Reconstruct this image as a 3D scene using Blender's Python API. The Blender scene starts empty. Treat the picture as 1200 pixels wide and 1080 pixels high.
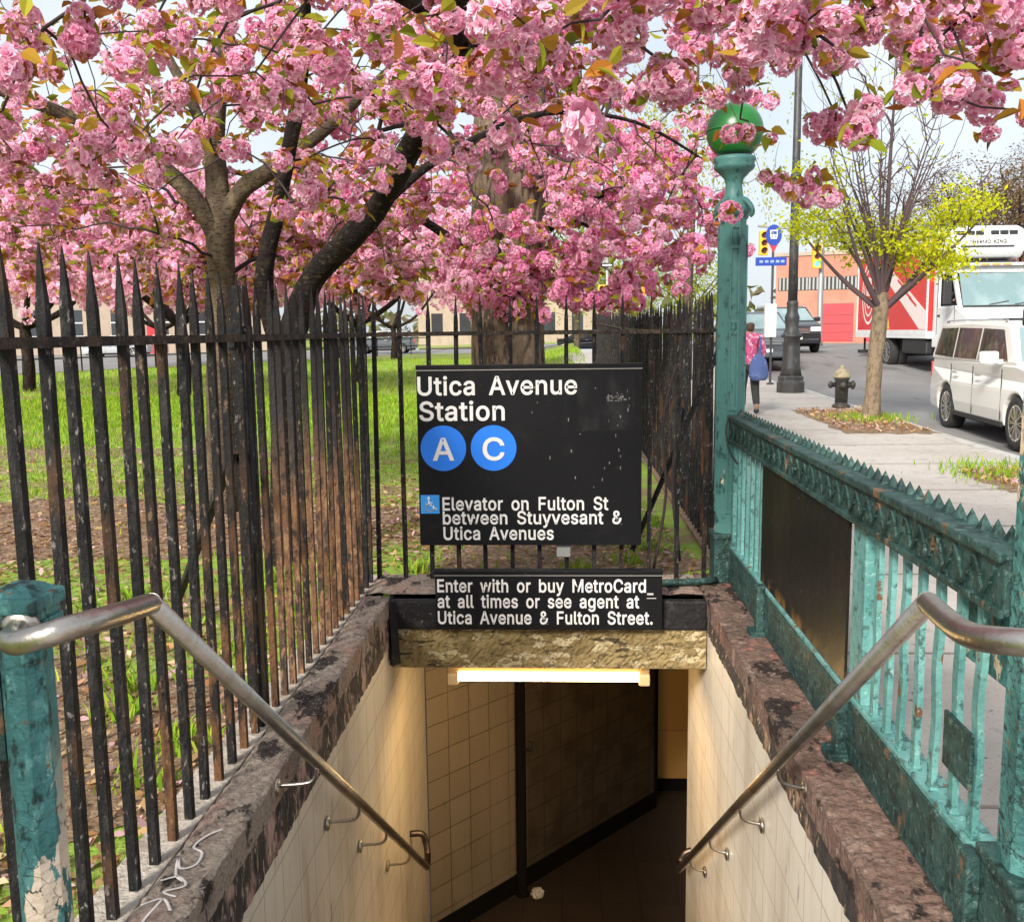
import bpy, bmesh, math, random
import numpy as np
from mathutils import Vector, Matrix
from mathutils.geometry import tessellate_polygon
R = math.radians
scene = bpy.context.scene
col = scene.collection
random.seed(7)

# ------------------------------------------------------------------ camera, sky, sun, exposure
cam_d = bpy.data.cameras.new('camera')
cam_d.sensor_width = 36.0
cam_d.lens = 1130.0 / 1200.0 * 36.0
cam_d.clip_start = 0.05
cam_d.clip_end = 2000
cam = bpy.data.objects.new('camera', cam_d)
col.objects.link(cam)
cam.location = (0, 0, 1.55)
cam.rotation_euler = (Matrix.Rotation(R(2.855), 3, 'Z') @ Matrix.Rotation(R(90 - 7.661), 3, 'X') @ Matrix.Rotation(R(-0.7), 3, 'Z')).to_euler()
scene.camera = cam

SUN_EL, SUN_AZ = 31.0, 204.0            # azimuth clockwise from +Y: behind the camera, a little to the left
world = bpy.data.worlds.new('World')
scene.world = world
world.use_nodes = True
nt = world.node_tree
nt.nodes.clear()
wo = nt.nodes.new('ShaderNodeOutputWorld')
bg = nt.nodes.new('ShaderNodeBackground')
sky = nt.nodes.new('ShaderNodeTexSky')
sky.sky_type = 'NISHITA'
sky.sun_disc = False
sky.sun_elevation = R(SUN_EL)
sky.sun_rotation = R(SUN_AZ)
sky.dust_density = 3.0
tcw = nt.nodes.new('ShaderNodeTexCoord')
nz = nt.nodes.new('ShaderNodeTexNoise')
nz.inputs['Scale'].default_value = 2.2
nz.inputs['Detail'].default_value = 6
rw = nt.nodes.new('ShaderNodeValToRGB')
rw.color_ramp.elements[0].position = 0.30
rw.color_ramp.elements[0].color = (0.55, 0.55, 0.55, 1)
rw.color_ramp.elements[1].position = 0.62
rw.color_ramp.elements[1].color = (0.95, 0.95, 0.95, 1)
mxw = nt.nodes.new('ShaderNodeMixRGB')
mxw.inputs['Color2'].default_value = (6.6, 7.1, 7.7, 1)
nt.links.new(tcw.outputs['Generated'], nz.inputs['Vector'])
nt.links.new(nz.outputs['Fac'], rw.inputs['Fac'])
nt.links.new(rw.outputs['Color'], mxw.inputs['Fac'])
nt.links.new(sky.outputs['Color'], mxw.inputs['Color1'])
nt.links.new(mxw.outputs['Color'], bg.inputs['Color'])
bg.inputs['Strength'].default_value = 0.095
nt.links.new(bg.outputs['Background'], wo.inputs['Surface'])

sun_d = bpy.data.lights.new('sun', 'SUN')
sun_d.energy = 4.3
sun_d.angle = R(14)
sun_d.color = (1.0, 0.95, 0.87)
sun = bpy.data.objects.new('sun', sun_d)
col.objects.link(sun)
az = R(SUN_AZ)
sdir = Vector((math.sin(az) * math.cos(R(SUN_EL)), math.cos(az) * math.cos(R(SUN_EL)), math.sin(R(SUN_EL))))
sun.rotation_euler = sdir.to_track_quat('Z', 'Y').to_euler()
scene.view_settings.view_transform = 'Standard'
scene.view_settings.look = 'None'
scene.view_settings.exposure = 0.66
scene.view_settings.gamma = 1.0
scene.cycles.max_bounces = 8
scene.cycles.diffuse_bounces = 4
scene.cycles.transparent_max_bounces = 8

# ------------------------------------------------------------------ materials
def mat(name, base, rough=0.6, layers=(), bump=None, metal=0.0, spec=0.5, rand=False, attr=None, trans=0.0, emit=None, coord='Object', cracks=None):
    """Principled material: base colour, then noise-thresholded layers of other colours (paint chips, dirt, rust), and bump.
    layer = (scale, lo, hi, colour, stretch xyz, strength[, z0, z1 height window])"""
    m = bpy.data.materials.new(name)
    m.use_nodes = True
    n = m.node_tree.nodes
    l = m.node_tree.links
    n.clear()
    out = n.new('ShaderNodeOutputMaterial')
    bs = n.new('ShaderNodeBsdfPrincipled')
    bs.inputs['Roughness'].default_value = rough
    bs.inputs['Metallic'].default_value = metal
    bs.inputs['Specular IOR Level'].default_value = spec
    tc = n.new('ShaderNodeTexCoord')
    vec = tc.outputs[coord]
    if rand:
        oi = n.new('ShaderNodeObjectInfo')
        ad = n.new('ShaderNodeVectorMath')
        ad.operation = 'MULTIPLY_ADD'
        cb = n.new('ShaderNodeCombineXYZ')
        l.new(oi.outputs['Random'], cb.inputs[0])
        l.new(oi.outputs['Random'], cb.inputs[1])
        ad.inputs[1].default_value = (37.0, 91.0, 0.0)
        l.new(cb.outputs[0], ad.inputs[0])
        l.new(vec, ad.inputs[2])
        vec = ad.outputs[0]
    if attr:
        a = n.new('ShaderNodeAttribute')
        a.attribute_name = attr
        cur = a.outputs['Color']
    else:
        rgb = n.new('ShaderNodeRGB')
        rgb.outputs[0].default_value = (*base, 1)
        cur = rgb.outputs[0]
    for L in layers:
        sc, lo, hi, c, st, k = L[:6]
        mp = n.new('ShaderNodeMapping')
        mp.inputs['Scale'].default_value = st
        mp.inputs['Location'].default_value = (random.uniform(0, 9), random.uniform(0, 9), random.uniform(0, 9))
        l.new(vec, mp.inputs['Vector'])
        no = n.new('ShaderNodeTexNoise')
        no.inputs['Scale'].default_value = sc
        no.inputs['Detail'].default_value = 8
        no.inputs['Roughness'].default_value = 0.62
        l.new(mp.outputs[0], no.inputs['Vector'])
        mr = n.new('ShaderNodeMapRange')
        mr.inputs['From Min'].default_value = lo
        mr.inputs['From Max'].default_value = hi
        mr.inputs['To Max'].default_value = k
        l.new(no.outputs['Fac'], mr.inputs['Value'])
        fac = mr.outputs[0]
        if len(L) > 6:
            sp = n.new('ShaderNodeSeparateXYZ')
            l.new(tc.outputs[coord], sp.inputs[0])
            m2 = n.new('ShaderNodeMapRange')
            m2.inputs['From Min'].default_value = L[6]
            m2.inputs['From Max'].default_value = L[7]
            l.new(sp.outputs[2], m2.inputs['Value'])
            mu = n.new('ShaderNodeMath')
            mu.operation = 'MULTIPLY'
            l.new(fac, mu.inputs[0])
            l.new(m2.outputs[0], mu.inputs[1])
            fac = mu.outputs[0]
        mx = n.new('ShaderNodeMixRGB')
        mx.inputs['Color2'].default_value = (*c, 1)
        l.new(fac, mx.inputs['Fac'])
        l.new(cur, mx.inputs['Color1'])
        cur = mx.outputs[0]
    if cracks:                                          # (scale, width, colour, strength): thin wandering cracks
        sc, wd, c, k = cracks
        no = n.new('ShaderNodeTexNoise')
        no.inputs['Scale'].default_value = sc * .8
        no.inputs['Detail'].default_value = 5
        l.new(vec, no.inputs['Vector'])
        vm = n.new('ShaderNodeVectorMath')
        vm.operation = 'MULTIPLY_ADD'
        vm.inputs[1].default_value = (.35 / sc * 4, .35 / sc * 4, .35 / sc * 4)
        l.new(no.outputs['Color'], vm.inputs[0])
        l.new(vec, vm.inputs[2])
        vo = n.new('ShaderNodeTexVoronoi')
        vo.feature = 'DISTANCE_TO_EDGE'
        vo.inputs['Scale'].default_value = sc
        l.new(vm.outputs[0], vo.inputs['Vector'])
        m4 = n.new('ShaderNodeMapRange')
        m4.inputs['From Min'].default_value = wd * 1.6
        m4.inputs['From Max'].default_value = wd * .5
        l.new(vo.outputs['Distance'], m4.inputs['Value'])
        n5 = n.new('ShaderNodeTexNoise')
        n5.inputs['Scale'].default_value = sc * .35
        n5.inputs['Detail'].default_value = 3
        l.new(vec, n5.inputs['Vector'])
        m6 = n.new('ShaderNodeMapRange')
        m6.inputs['From Min'].default_value = .45
        m6.inputs['From Max'].default_value = .58
        m6.inputs['To Max'].default_value = k
        l.new(n5.outputs['Fac'], m6.inputs['Value'])
        m7 = n.new('ShaderNodeMath')
        m7.operation = 'MULTIPLY'
        l.new(m4.outputs[0], m7.inputs[0])
        l.new(m6.outputs[0], m7.inputs[1])
        mx = n.new('ShaderNodeMixRGB')
        mx.inputs['Color2'].default_value = (*c, 1)
        l.new(m7.outputs[0], mx.inputs['Fac'])
        l.new(cur, mx.inputs['Color1'])
        cur = mx.outputs[0]
    l.new(cur, bs.inputs['Base Color'])
    if bump:
        sc, strength, st = bump
        mp = n.new('ShaderNodeMapping')
        mp.inputs['Scale'].default_value = st
        l.new(vec, mp.inputs['Vector'])
        no = n.new('ShaderNodeTexNoise')
        no.inputs['Scale'].default_value = sc
        no.inputs['Detail'].default_value = 9
        no.inputs['Roughness'].default_value = 0.6
        l.new(mp.outputs[0], no.inputs['Vector'])
        bm_ = n.new('ShaderNodeBump')
        bm_.inputs['Strength'].default_value = strength
        bm_.inputs['Distance'].default_value = 0.02
        l.new(no.outputs['Fac'], bm_.inputs['Height'])
        l.new(bm_.outputs[0], bs.inputs['Normal'])
    if emit:
        bs.inputs['Emission Color'].default_value = (*emit[0], 1)
        bs.inputs['Emission Strength'].default_value = emit[1]
    if trans > 0:
        tr = n.new('ShaderNodeBsdfTranslucent')
        l.new(cur, tr.inputs['Color'])
        ms = n.new('ShaderNodeMixShader')
        ms.inputs[0].default_value = trans
        l.new(bs.outputs[0], ms.inputs[1])
        l.new(tr.outputs[0], ms.inputs[2])
        l.new(ms.outputs[0], out.inputs['Surface'])
    else:
        l.new(bs.outputs[0], out.inputs['Surface'])
    return m

def tile_mat(name, tile_a, tile_b, grout, sx, sz, axes, layers=(), rough=0.35, offset=0.0):
    """glazed tile: Brick texture laid over the two given object axes, plus dirt layers"""
    m = mat(name, tile_a, rough, layers, coord='Object')
    n = m.node_tree.nodes
    l = m.node_tree.links
    tc = next(x for x in n if x.type == 'TEX_COORD')
    sp = n.new('ShaderNodeSeparateXYZ')
    cb = n.new('ShaderNodeCombineXYZ')
    l.new(tc.outputs['Object'], sp.inputs[0])
    l.new(sp.outputs[axes[0]], cb.inputs[0])
    l.new(sp.outputs[axes[1]], cb.inputs[1])
    br = n.new('ShaderNodeTexBrick')
    br.offset = offset
    br.squash = 1.0
    br.inputs['Scale'].default_value = 1.0
    br.inputs['Brick Width'].default_value = sx
    br.inputs['Row Height'].default_value = sz
    br.inputs['Mortar Size'].default_value = 0.0035
    br.inputs['Mortar Smooth'].default_value = 0.2
    br.inputs['Color1'].default_value = (*tile_a, 1)
    br.inputs['Color2'].default_value = (*tile_b, 1)
    br.inputs['Mortar'].default_value = (*grout, 1)
    l.new(cb.outputs[0], br.inputs['Vector'])
    rgb = next(x for x in n if x.type == 'RGB')
    for lk in list(l):
        if lk.from_node == rgb:
            to = lk.to_socket
            l.remove(lk)
            l.new(br.outputs['Color'], to)
    bs = next(x for x in n if x.type == 'BSDF_PRINCIPLED')
    bu = n.new('ShaderNodeBump')
    bu.inputs['Strength'].default_value = 0.35
    bu.inputs['Distance'].default_value = 0.004
    bu.invert = True
    l.new(br.outputs['Fac'], bu.inputs['Height'])
    l.new(bu.outputs[0], bs.inputs['Normal'])
    return m

I3 = (1, 1, 1)
M = {}
DK = (0.010, 0.026, 0.025)
M['teal'] = mat('teal paint', (0.06, 0.195, 0.18), 0.5, [
    (4, .44, .58, (0.028, 0.10, 0.095), (1, 1, .6), .85), (16, .50, .60, (0.10, 0.29, 0.265), (1, 1, .6), .6), (34, .55, .62, DK, I3, .85),
    (5, .585, .60, (0.60, 0.47, 0.32), (1, 1, .5), 1), (30, .62, .67, (0.20, 0.08, 0.03), I3, .8)],
    (34, .8, I3), rand=True, cracks=(22, .03, DK, .9), spec=.3)
M['teal_post'] = mat('lamp post paint', (0.062, 0.165, 0.150), 0.45, [
    (3, .46, .60, (0.05, 0.15, 0.14), (1, 1, .5), .8), (24, .56, .64, DK, (1, 1, .6), .7), (5, .60, .615, (0.60, 0.45, 0.30), (1, 1, .5), 1, 1.25, .95)],
    (20, .25, I3), rand=True, spec=.3)
M['teal_pale'] = mat('pale teal paint', (0.13, 0.31, 0.285), 0.55, [
    (4, .44, .60, (0.06, 0.19, 0.175), (1, 1, .5), .8), (26, .55, .63, (0.025, 0.06, 0.055), I3, .8),
    (11, .62, .645, (0.14, 0.07, 0.035), (1, 1, .7), 1), (50, .60, .66, (0.30, 0.48, 0.44), I3, .6)], (40, .35, I3), rand=True, cracks=(26, .015, DK, .4), spec=.3)
M['teal_dark'] = mat('dark green paint', (0.019, 0.050, 0.045), 0.55, [
    (4, .45, .58, (0.036, 0.088, 0.078), I3, .8), (18, .50, .61, (0.008, 0.022, 0.02), I3, .9),
    (7, .62, .66, (0.17, 0.085, 0.04), (1, 1, 1), .85), (45, .57, .65, (0.12, 0.20, 0.175), I3, .7)],
    (42, .55, I3), rand=True, cracks=(24, .03, (.006, .014, .012), .6), spec=.3)
M['teal_chip'] = mat('chipped teal paint', (0.07, 0.225, 0.22), 0.5, [
    (5, .42, .58, (0.03, 0.115, 0.118), (1, 1, .4), .85), (22, .53, .60, DK, (1, 1, .7), .9), (30, .55, .64, (0.14, 0.34, 0.32), (1, 1, .5), .6),
    (8, .565, .575, (0.66, 0.54, 0.42), (1.2, 1.2, .5), 1, .86, .60), (45, .61, .66, (0.14, 0.075, 0.04), I3, .8)],
    (30, .6, I3), cracks=(24, .02, DK, .9), spec=.3)
M['black_iron'] = mat('black iron', (0.010, 0.0095, 0.010), 0.6, [
    (24, .50, .62, (0.034, 0.031, 0.03), (1, 1, .3), .8), (60, .60, .66, (0.22, 0.20, 0.18), (1, 1, .5), .7),
    (10, .56, .66, (0.085, 0.042, 0.02), (1, 1, .3), .7)], (60, .9, (1, 1, .4)), rand=True, spec=.2)
M['rail_iron'] = mat('worn iron rail', (0.022, 0.019, 0.017), 0.65, [
    (12, .46, .60, (0.085, 0.055, 0.035), I3, .8), (50, .56, .64, (0.16, 0.13, 0.10), I3, .6)], (60, .9, I3), spec=.25)
M['rust_some'] = mat('iron with rust', (0.012, 0.011, 0.011), 0.7, [
    (12, .46, .58, (0.13, 0.06, 0.026), (1, 1, .3), .9, 1.1, .45), (60, .58, .66, (0.22, 0.15, 0.10), (1, 1, .4), .6), (40, .58, .68, (0.03, 0.02, 0.015), I3, .8)], (50, .9, (1, 1, .5)), rand=True, spec=.2)
M['rust_iron'] = mat('rusting iron', (0.02, 0.018, 0.018), 0.7, [
    (9, .36, .54, (0.15, 0.072, 0.034), (1, 1, .3), .95, 1.15, 0.7), (40, .52, .62, (0.30, 0.17, 0.085), (1, 1, .4), .7, 1.0, .5),
    (30, .53, .62, (0.022, 0.015, 0.012), (1, 1, .5), .9)], (50, .9, (1, 1, .5)), rand=True, spec=.3)
M['steel'] = mat('worn stainless steel', (0.52, 0.48, 0.43), 0.30, [
    (7, .45, .68, (0.30, 0.24, 0.18), (1, 1, 1), .7), (40, .58, .70, (0.14, 0.10, 0.07), I3, .5)], (90, .12, I3), metal=1.0)
M['steel_dark'] = mat('dark worn steel', (0.16, 0.13, 0.11), 0.4, [(9, .45, .7, (0.05, 0.04, 0.035), I3, .7)], (90, .12, I3), metal=1.0)
M['granite'] = mat('weathered coping stone', (0.34, 0.275, 0.22), 0.95, [
    (2.6, .50, .60, (0.33, 0.19, 0.15), I3, .75), (5, .50, .60, (0.15, 0.115, 0.095), I3, .8), (60, .48, .62, (0.20, 0.155, 0.125), I3, .7),
    (6, .545, .575, (0.028, 0.023, 0.021), (1.3, .7, 1), .92), (26, .60, .66, (0.035, 0.028, 0.025), I3, .8), (90, .56, .66, (0.50, 0.44, 0.38), I3, .6)], (60, .7, I3), spec=.12)
M['granite_red'] = mat('red weathered stone', (0.185, 0.118, 0.092), 0.95, [
    (2.2, .48, .58, (0.11, 0.08, 0.064), I3, .85), (6, .54, .64, (0.30, 0.22, 0.175), I3, .7), (60, .48, .60, (0.09, 0.06, 0.05), I3, .7),
    (7, .54, .575, (0.026, 0.021, 0.019), (1.2, .7, 1), .92), (5, .58, .64, (0.30, 0.125, 0.10), I3, .7), (30, .60, .66, (0.36, 0.29, 0.235), I3, .6)], (40, .6, I3), spec=.1)
M['band'] = mat('peeling black band', (0.42, 0.27, 0.22), 0.85, [
    (5.5, .41, .50, (0.022, 0.018, 0.018), (1, 1, .55), .95), (16, .50, .56, (0.018, 0.015, 0.015), (1, 1, .22), .95),
    (40, .56, .64, (0.55, 0.42, 0.34), (1, 1, .3), .8)], (24, .9, (1, 1, .4)))
M['band_warm'] = mat('peeling dark band', (0.34, 0.20, 0.12), 0.85, [
    (5, .40, .52, (0.022, 0.018, 0.016), (1, 1, .5), .95), (16, .47, .55, (0.02, 0.016, 0.014), (1, 1, .22), .95),
    (40, .58, .66, (0.52, 0.38, 0.24), (1, 1, .3), .8)], (24, .9, (1, 1, .4)))
M['concrete'] = mat('fence kerb concrete', (0.42, 0.37, 0.31), 0.95, [
    (9, .45, .62, (0.24, 0.19, 0.14), I3, .8), (50, .56, .68, (0.10, 0.08, 0.06), I3, .7)], (40, .8, I3))
M['blackpaint'] = mat('black painted steel', (0.012, 0.011, 0.012), 0.6, [
    (12, .56, .70, (0.05, 0.045, 0.04), I3, .7), (50, .64, .70, (0.22, 0.20, 0.17), I3, .6)], (30, .5, I3), spec=.25)
M['yellow'] = mat('peeling yellow paint', (0.30, 0.225, 0.105), 0.9, [
    (4, .46, .60, (0.19, 0.135, 0.06), (1, 1, 1.5), .85), (6, .545, .555, (0.45, 0.37, 0.22), (1, 1, 2.0), 1), (9, .60, .63, (0.05, 0.037, 0.022), (.55, 1, 2.6), .95),
    (34, .56, .63, (0.10, 0.075, 0.035), (.6, 1, 1.5), .8), (60, .62, .68, (0.02, 0.016, 0.012), (.5, 1, 1.8), .9)], (14, 1.0, (1, 1, 1.5)), cracks=(22, .03, (.03, .022, .015), .6), spec=.15)
wall_dirt = [(2.2, .46, .70, (0.42, 0.34, 0.25), (1, 1, .25), .6), (24, .62, .70, (0.16, 0.11, 0.07), (1, 1, .2), .6), (5, .58, .75, (0.30, 0.20, 0.11), (1, 1, .12), .5)]
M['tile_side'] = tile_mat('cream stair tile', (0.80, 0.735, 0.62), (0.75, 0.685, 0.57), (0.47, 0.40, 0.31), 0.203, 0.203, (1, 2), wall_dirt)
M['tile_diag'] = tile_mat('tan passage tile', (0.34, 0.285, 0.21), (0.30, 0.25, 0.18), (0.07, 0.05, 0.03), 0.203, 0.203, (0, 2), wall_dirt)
M['tile_brown'] = tile_mat('dark brown passage tile', (0.155, 0.122, 0.088), (0.135, 0.105, 0.076), (0.03, 0.022, 0.016), 0.203, 0.203, (0, 2),  # separate, darker tile colour for the stretch beyond the post
                           [(4, .45, .65, (0.06, 0.043, 0.03), I3, .7)])
M['tile_glow'] = tile_mat('glow-tinted passage tile', (0.78, 0.45, 0.14), (0.74, 0.42, 0.13), (0.40, 0.20, 0.07), 0.6, 0.6, (0, 2))  # orange lamp glow on the end wall is put into the tile colour
M['passage_floor'] = tile_mat('dark passage floor', (0.05, 0.034, 0.025), (0.042, 0.029, 0.021), (0.02, 0.014, 0.01), 0.3, 0.3, (0, 1),
                              [(5, .5, .7, (0.035, 0.025, 0.02), I3, .7)], rough=.7)
M['dark'] = mat('soot dark', (0.012, 0.011, 0.010), 0.9, spec=.1)
M['ceiling'] = mat('dirty plaster', (0.22, 0.17, 0.11), 0.95, [(4, .5, .65, (0.08, 0.06, 0.04), I3, .8)], (14, .6, I3))
M['stair'] = mat('stair concrete', (0.20, 0.17, 0.14), 0.9, [(6, .45, .65, (0.10, 0.08, 0.06), I3, .7)], (40, .5, I3))
M['sign_black'] = mat('black enamel sign', (0.008, 0.008, 0.009), 0.42, [
    (5, .56, .72, (0.022, 0.021, 0.022), I3, .7), (60, .67, .72, (0.16, 0.15, 0.14), I3, .6)], (14, .08, I3), spec=.16)
M['sign_white'] = mat('sign white', (0.68, 0.66, 0.64), 0.5, [(30, .56, .68, (0.5, 0.48, 0.45), I3, .6)])
M['sign_line'] = mat('sign line', (0.45, 0.43, 0.40), 0.5)
M['sign_blue'] = mat('route blue', (0.008, 0.17, 0.72), 0.45)
M['sign_blue2'] = mat('access blue', (0.03, 0.27, 0.72), 0.45)
M['globe'] = mat('green glass globe', (0.010, 0.125, 0.018), 0.32, [(6, .5, .7, (0.03, 0.22, 0.04), I3, .6)], (3, .1, I3))
M['asphalt'] = mat('asphalt', (0.20, 0.19, 0.185), 0.9, [
    (0.6, .45, .62, (0.25, 0.24, 0.23), (1, .3, 1), .8), (40, .5, .7, (0.10, 0.10, 0.10), I3, .6), (1.4, .60, .63, (0.10, 0.10, 0.10), (1, .25, 1), .7)], (120, .4, I3))
M['sidewalk'] = mat('pavement concrete', (0.46, 0.415, 0.375), 0.95, [
    (0.9, .44, .62, (0.38, 0.335, 0.295), I3, .8), (9, .55, .68, (0.34, 0.295, 0.26), I3, .6), (60, .60, .68, (0.20, 0.17, 0.145), I3, .8), (3.5, .60, .66, (0.26, 0.225, 0.19), I3, .6), (17, .655, .665, (0.10, 0.085, 0.075), I3, .8)], (90, .35, I3))
M['kerb'] = mat('kerb stone', (0.45, 0.43, 0.40), 0.9, [(6, .5, .65, (0.25, 0.23, 0.21), I3, .8)], (40, .5, I3))
M['lawn'] = mat('lawn', (0.21, 0.34, 0.03), 0.95, [
    (0.55, .47, .57, (0.25, 0.165, 0.085), (1, 1.6, 1), .9), (5, .50, .62, (0.28, 0.42, 0.035), I3, .7), (16, .57, .66, (0.26, 0.19, 0.09), I3, .7),
    (40, .58, .68, (0.08, 0.13, 0.015), I3, .7)], (60, .9, I3))
M['soil'] = mat('soil and litter', (0.20, 0.125, 0.07), 0.95, [(14, .48, .6, (0.36, 0.25, 0.15), I3, .8), (50, .52, .62, (0.07, 0.045, 0.028), I3, .8)], (50, 1.0, I3))
M['bark'] = mat('cherry bark', (0.075, 0.055, 0.038), 0.95, [
    (7, .46, .62, (0.16, 0.125, 0.075), (1, 1, .6), .8), (24, .52, .64, (0.03, 0.02, 0.016), (1, 1, 2.2), .9), (50, .62, .7, (0.30, 0.26, 0.16), I3, .5)], (24, 1.0, (1, 1, 1.8)), spec=.15)
M['bark_dark'] = mat('dark wet bark', (0.014, 0.010, 0.009), 0.9, [
    (8, .50, .64, (0.04, 0.030, 0.022), (1, 1, .6), .8), (22, .56, .64, (0.09, 0.07, 0.045), (1, 1, 1.6), .6)], (22, 1.0, (1, 1, 1.8)), spec=.15)
M['bark_ridge'] = mat('ridged bark', (0.17, 0.125, 0.085), 0.95, [
    (13, .48, .57, (0.045, 0.03, 0.022), (1, 1, .13), .95), (30, .56, .66, (0.30, 0.235, 0.165), (1, 1, .3), .7)], (16, 1.0, (1, 1, .15)))
M['bark_light'] = mat('street tree bark', (0.21, 0.155, 0.10), 0.95, [
    (18, .48, .62, (0.10, 0.07, 0.045), (1, 1, .5), .9), (40, .58, .66, (0.36, 0.29, 0.2), I3, .6)], (30, 1.0, (1, 1, .6)))
M['twig'] = mat('twig bark', (0.032, 0.022, 0.02), 0.9)
M['twig_purple'] = mat('young branch bark', (0.085, 0.055, 0.058), 0.9)
M['petal'] = mat('petals and leaves', (1, 1, 1), 0.7, attr='tint', trans=0.46, spec=.12)
M['leafy'] = mat('leaf litter', (1, 1, 1), 0.85, attr='tint', trans=0.3, spec=.12)
M['brick'] = tile_mat('red brick', (0.46, 0.19, 0.13), (0.41, 0.165, 0.11), (0.42, 0.25, 0.18), 0.44, 0.15, (0, 2), [(0.3, .45, .7, (0.50, 0.25, 0.18), I3, .7), (2.5, .52, .66, (0.36, 0.15, 0.11), (1, 1, .4), .6)], rough=.9, offset=.5)
M['reddoor'] = mat('red door paint', (0.50, 0.035, 0.045), 0.5, [(2, .5, .7, (0.4, 0.02, 0.03), I3, .5)])
M['beige'] = mat('beige stucco', (0.40, 0.32, 0.25), 0.95, [(0.5, .45, .65, (0.33, 0.26, 0.20), I3, .7), (3, .5, .66, (0.27, 0.21, 0.165), (1, 1, .3), .5)])
M['win'] = mat('window glass', (0.03, 0.035, 0.04), 0.08, spec=.8)
M['carglass'] = mat('tinted car glass', (0.018, 0.018, 0.016), 0.08, [(3, .48, .60, (0.10, 0.075, 0.035), (1, 1, .5), .7), (9, .54, .60, (0.12, 0.12, 0.05), (1, 1, .6), .7)], spec=.25)  # brown and olive mottling paints tree reflections into the glass colour
M['windshield'] = mat('windscreen glass', (0.16, 0.24, 0.25), 0.06, [(1.2, .45, .65, (0.26, 0.34, 0.35), (1, 1, 1), .8)], spec=.9)
M['white_car'] = mat('pearl white car paint', (0.72, 0.70, 0.66), 0.18, [(2.5, .5, .75, (0.62, 0.59, 0.54), (1, .4, 1), .5)], spec=.6)
M['white_truck'] = mat('white truck paint', (0.74, 0.745, 0.74), 0.3, [(3, .5, .7, (0.55, 0.55, 0.53), (1, .5, 1), .5), (9, .62, .7, (0.4, 0.37, 0.33), (1, 1, .3), .5)])
M['black_car'] = mat('black car paint', (0.02, 0.022, 0.026), 0.2, spec=.6)
M['grey_car'] = mat('dark grey car paint', (0.07, 0.08, 0.09), 0.22, spec=.6)
M['silver_car'] = mat('silver car paint', (0.46, 0.48, 0.50), 0.25, metal=.3)
M['plastic'] = mat('black plastic', (0.018, 0.018, 0.019), 0.55, [(20, .55, .7, (0.05, 0.045, 0.04), I3, .6)])
M['tyre'] = mat('tyre rubber', (0.02, 0.02, 0.02), 0.85, [(14, .5, .66, (0.055, 0.05, 0.045), I3, .7)])
M['rim'] = mat('alloy', (0.62, 0.60, 0.56), 0.25, metal=.9)
M['chrome'] = mat('chrome', (0.75, 0.75, 0.75), 0.1, metal=1)
M['lampglass'] = mat('headlamp glass', (0.70, 0.72, 0.74), 0.08, spec=.9)
M['amber'] = mat('amber lens', (0.80, 0.30, 0.04), 0.3)
M['truck_red'] = mat('truck red', (0.62, 0.035, 0.035), 0.4, [(1.2, .5, .7, (0.52, 0.03, 0.03), (1, .4, 1), .6)])
M['truck_pink'] = mat('truck graphic white', (0.78, 0.66, 0.62), 0.45)
M['lamp_black'] = mat('street lamp paint', (0.035, 0.034, 0.034), 0.45, [(14, .52, .68, (0.10, 0.095, 0.09), (1, 1, .4), .7)], (40, .4, I3))
M['hydrant_black'] = mat('hydrant black', (0.035, 0.033, 0.03), 0.5, [(12, .52, .66, (0.09, 0.075, 0.06), I3, .8)], (40, .5, I3))
M['hydrant_cap'] = mat('hydrant bonnet', (0.36, 0.30, 0.19), 0.55, [(10, .5, .64, (0.20, 0.14, 0.08), I3, .8)], (40, .5, I3))
M['bus_blue'] = mat('bus sign blue', (0.02, 0.055, 0.33), 0.4)
M['signal_yellow'] = mat('signal yellow', (0.70, 0.38, 0.02), 0.45)
M['signal_green'] = mat('green signal lens', (0.03, 0.5, 0.2), 0.3, emit=((0.1, 1.0, 0.45), 2.0))
M['signal_off'] = mat('unlit signal lens', (0.10, 0.02, 0.02), 0.3)
M['pole_grey'] = mat('galvanised steel', (0.28, 0.28, 0.27), 0.5, metal=.4)
M['skin'] = mat('skin', (0.28, 0.15, 0.10), 0.55)
M['hair'] = mat('brown hair', (0.06, 0.033, 0.02), 0.7, [(60, .5, .6, (0.12, 0.07, 0.04), (1, 1, .2), .8)])
M['jacket'] = mat('pink patterned jacket', (0.52, 0.07, 0.20), 0.85, [(17, .53, .56, (0.75, 0.42, 0.52), I3, 1), (13, .60, .63, (0.12, 0.02, 0.05), I3, 1)])
M['trouser'] = mat('dark trousers', (0.035, 0.035, 0.035), 0.9)
M['bag'] = mat('blue bag cloth', (0.07, 0.11, 0.28), 0.85, [(7, .5, .64, (0.15, 0.21, 0.42), I3, .7), (18, .55, .65, (0.04, 0.06, 0.17), I3, .7)])
M['navy'] = mat('navy jacket', (0.02, 0.022, 0.03), 0.85)
M['litter'] = mat('crumpled paper', (0.78, 0.75, 0.70), 0.9)
M['chalk'] = mat('white paint scrawl', (0.66, 0.60, 0.56), 0.9)
M['ochre_panel'] = mat('black sheet steel', (0.010, 0.009, 0.008), 0.38, [  # sheet turns mottled ochre towards its bottom edge
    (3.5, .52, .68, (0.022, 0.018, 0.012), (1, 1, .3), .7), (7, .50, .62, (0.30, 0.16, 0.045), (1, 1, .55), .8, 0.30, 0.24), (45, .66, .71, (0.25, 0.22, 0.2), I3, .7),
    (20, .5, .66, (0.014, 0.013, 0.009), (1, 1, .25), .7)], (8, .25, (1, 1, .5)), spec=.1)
M['tube'] = mat('fluorescent tube', (1, .9, .7), 0.4, emit=((1.0, 0.70, 0.30), 19.0))
M['lampcase'] = mat('lamp housing', (0.65, 0.45, 0.22), 0.5)
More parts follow.
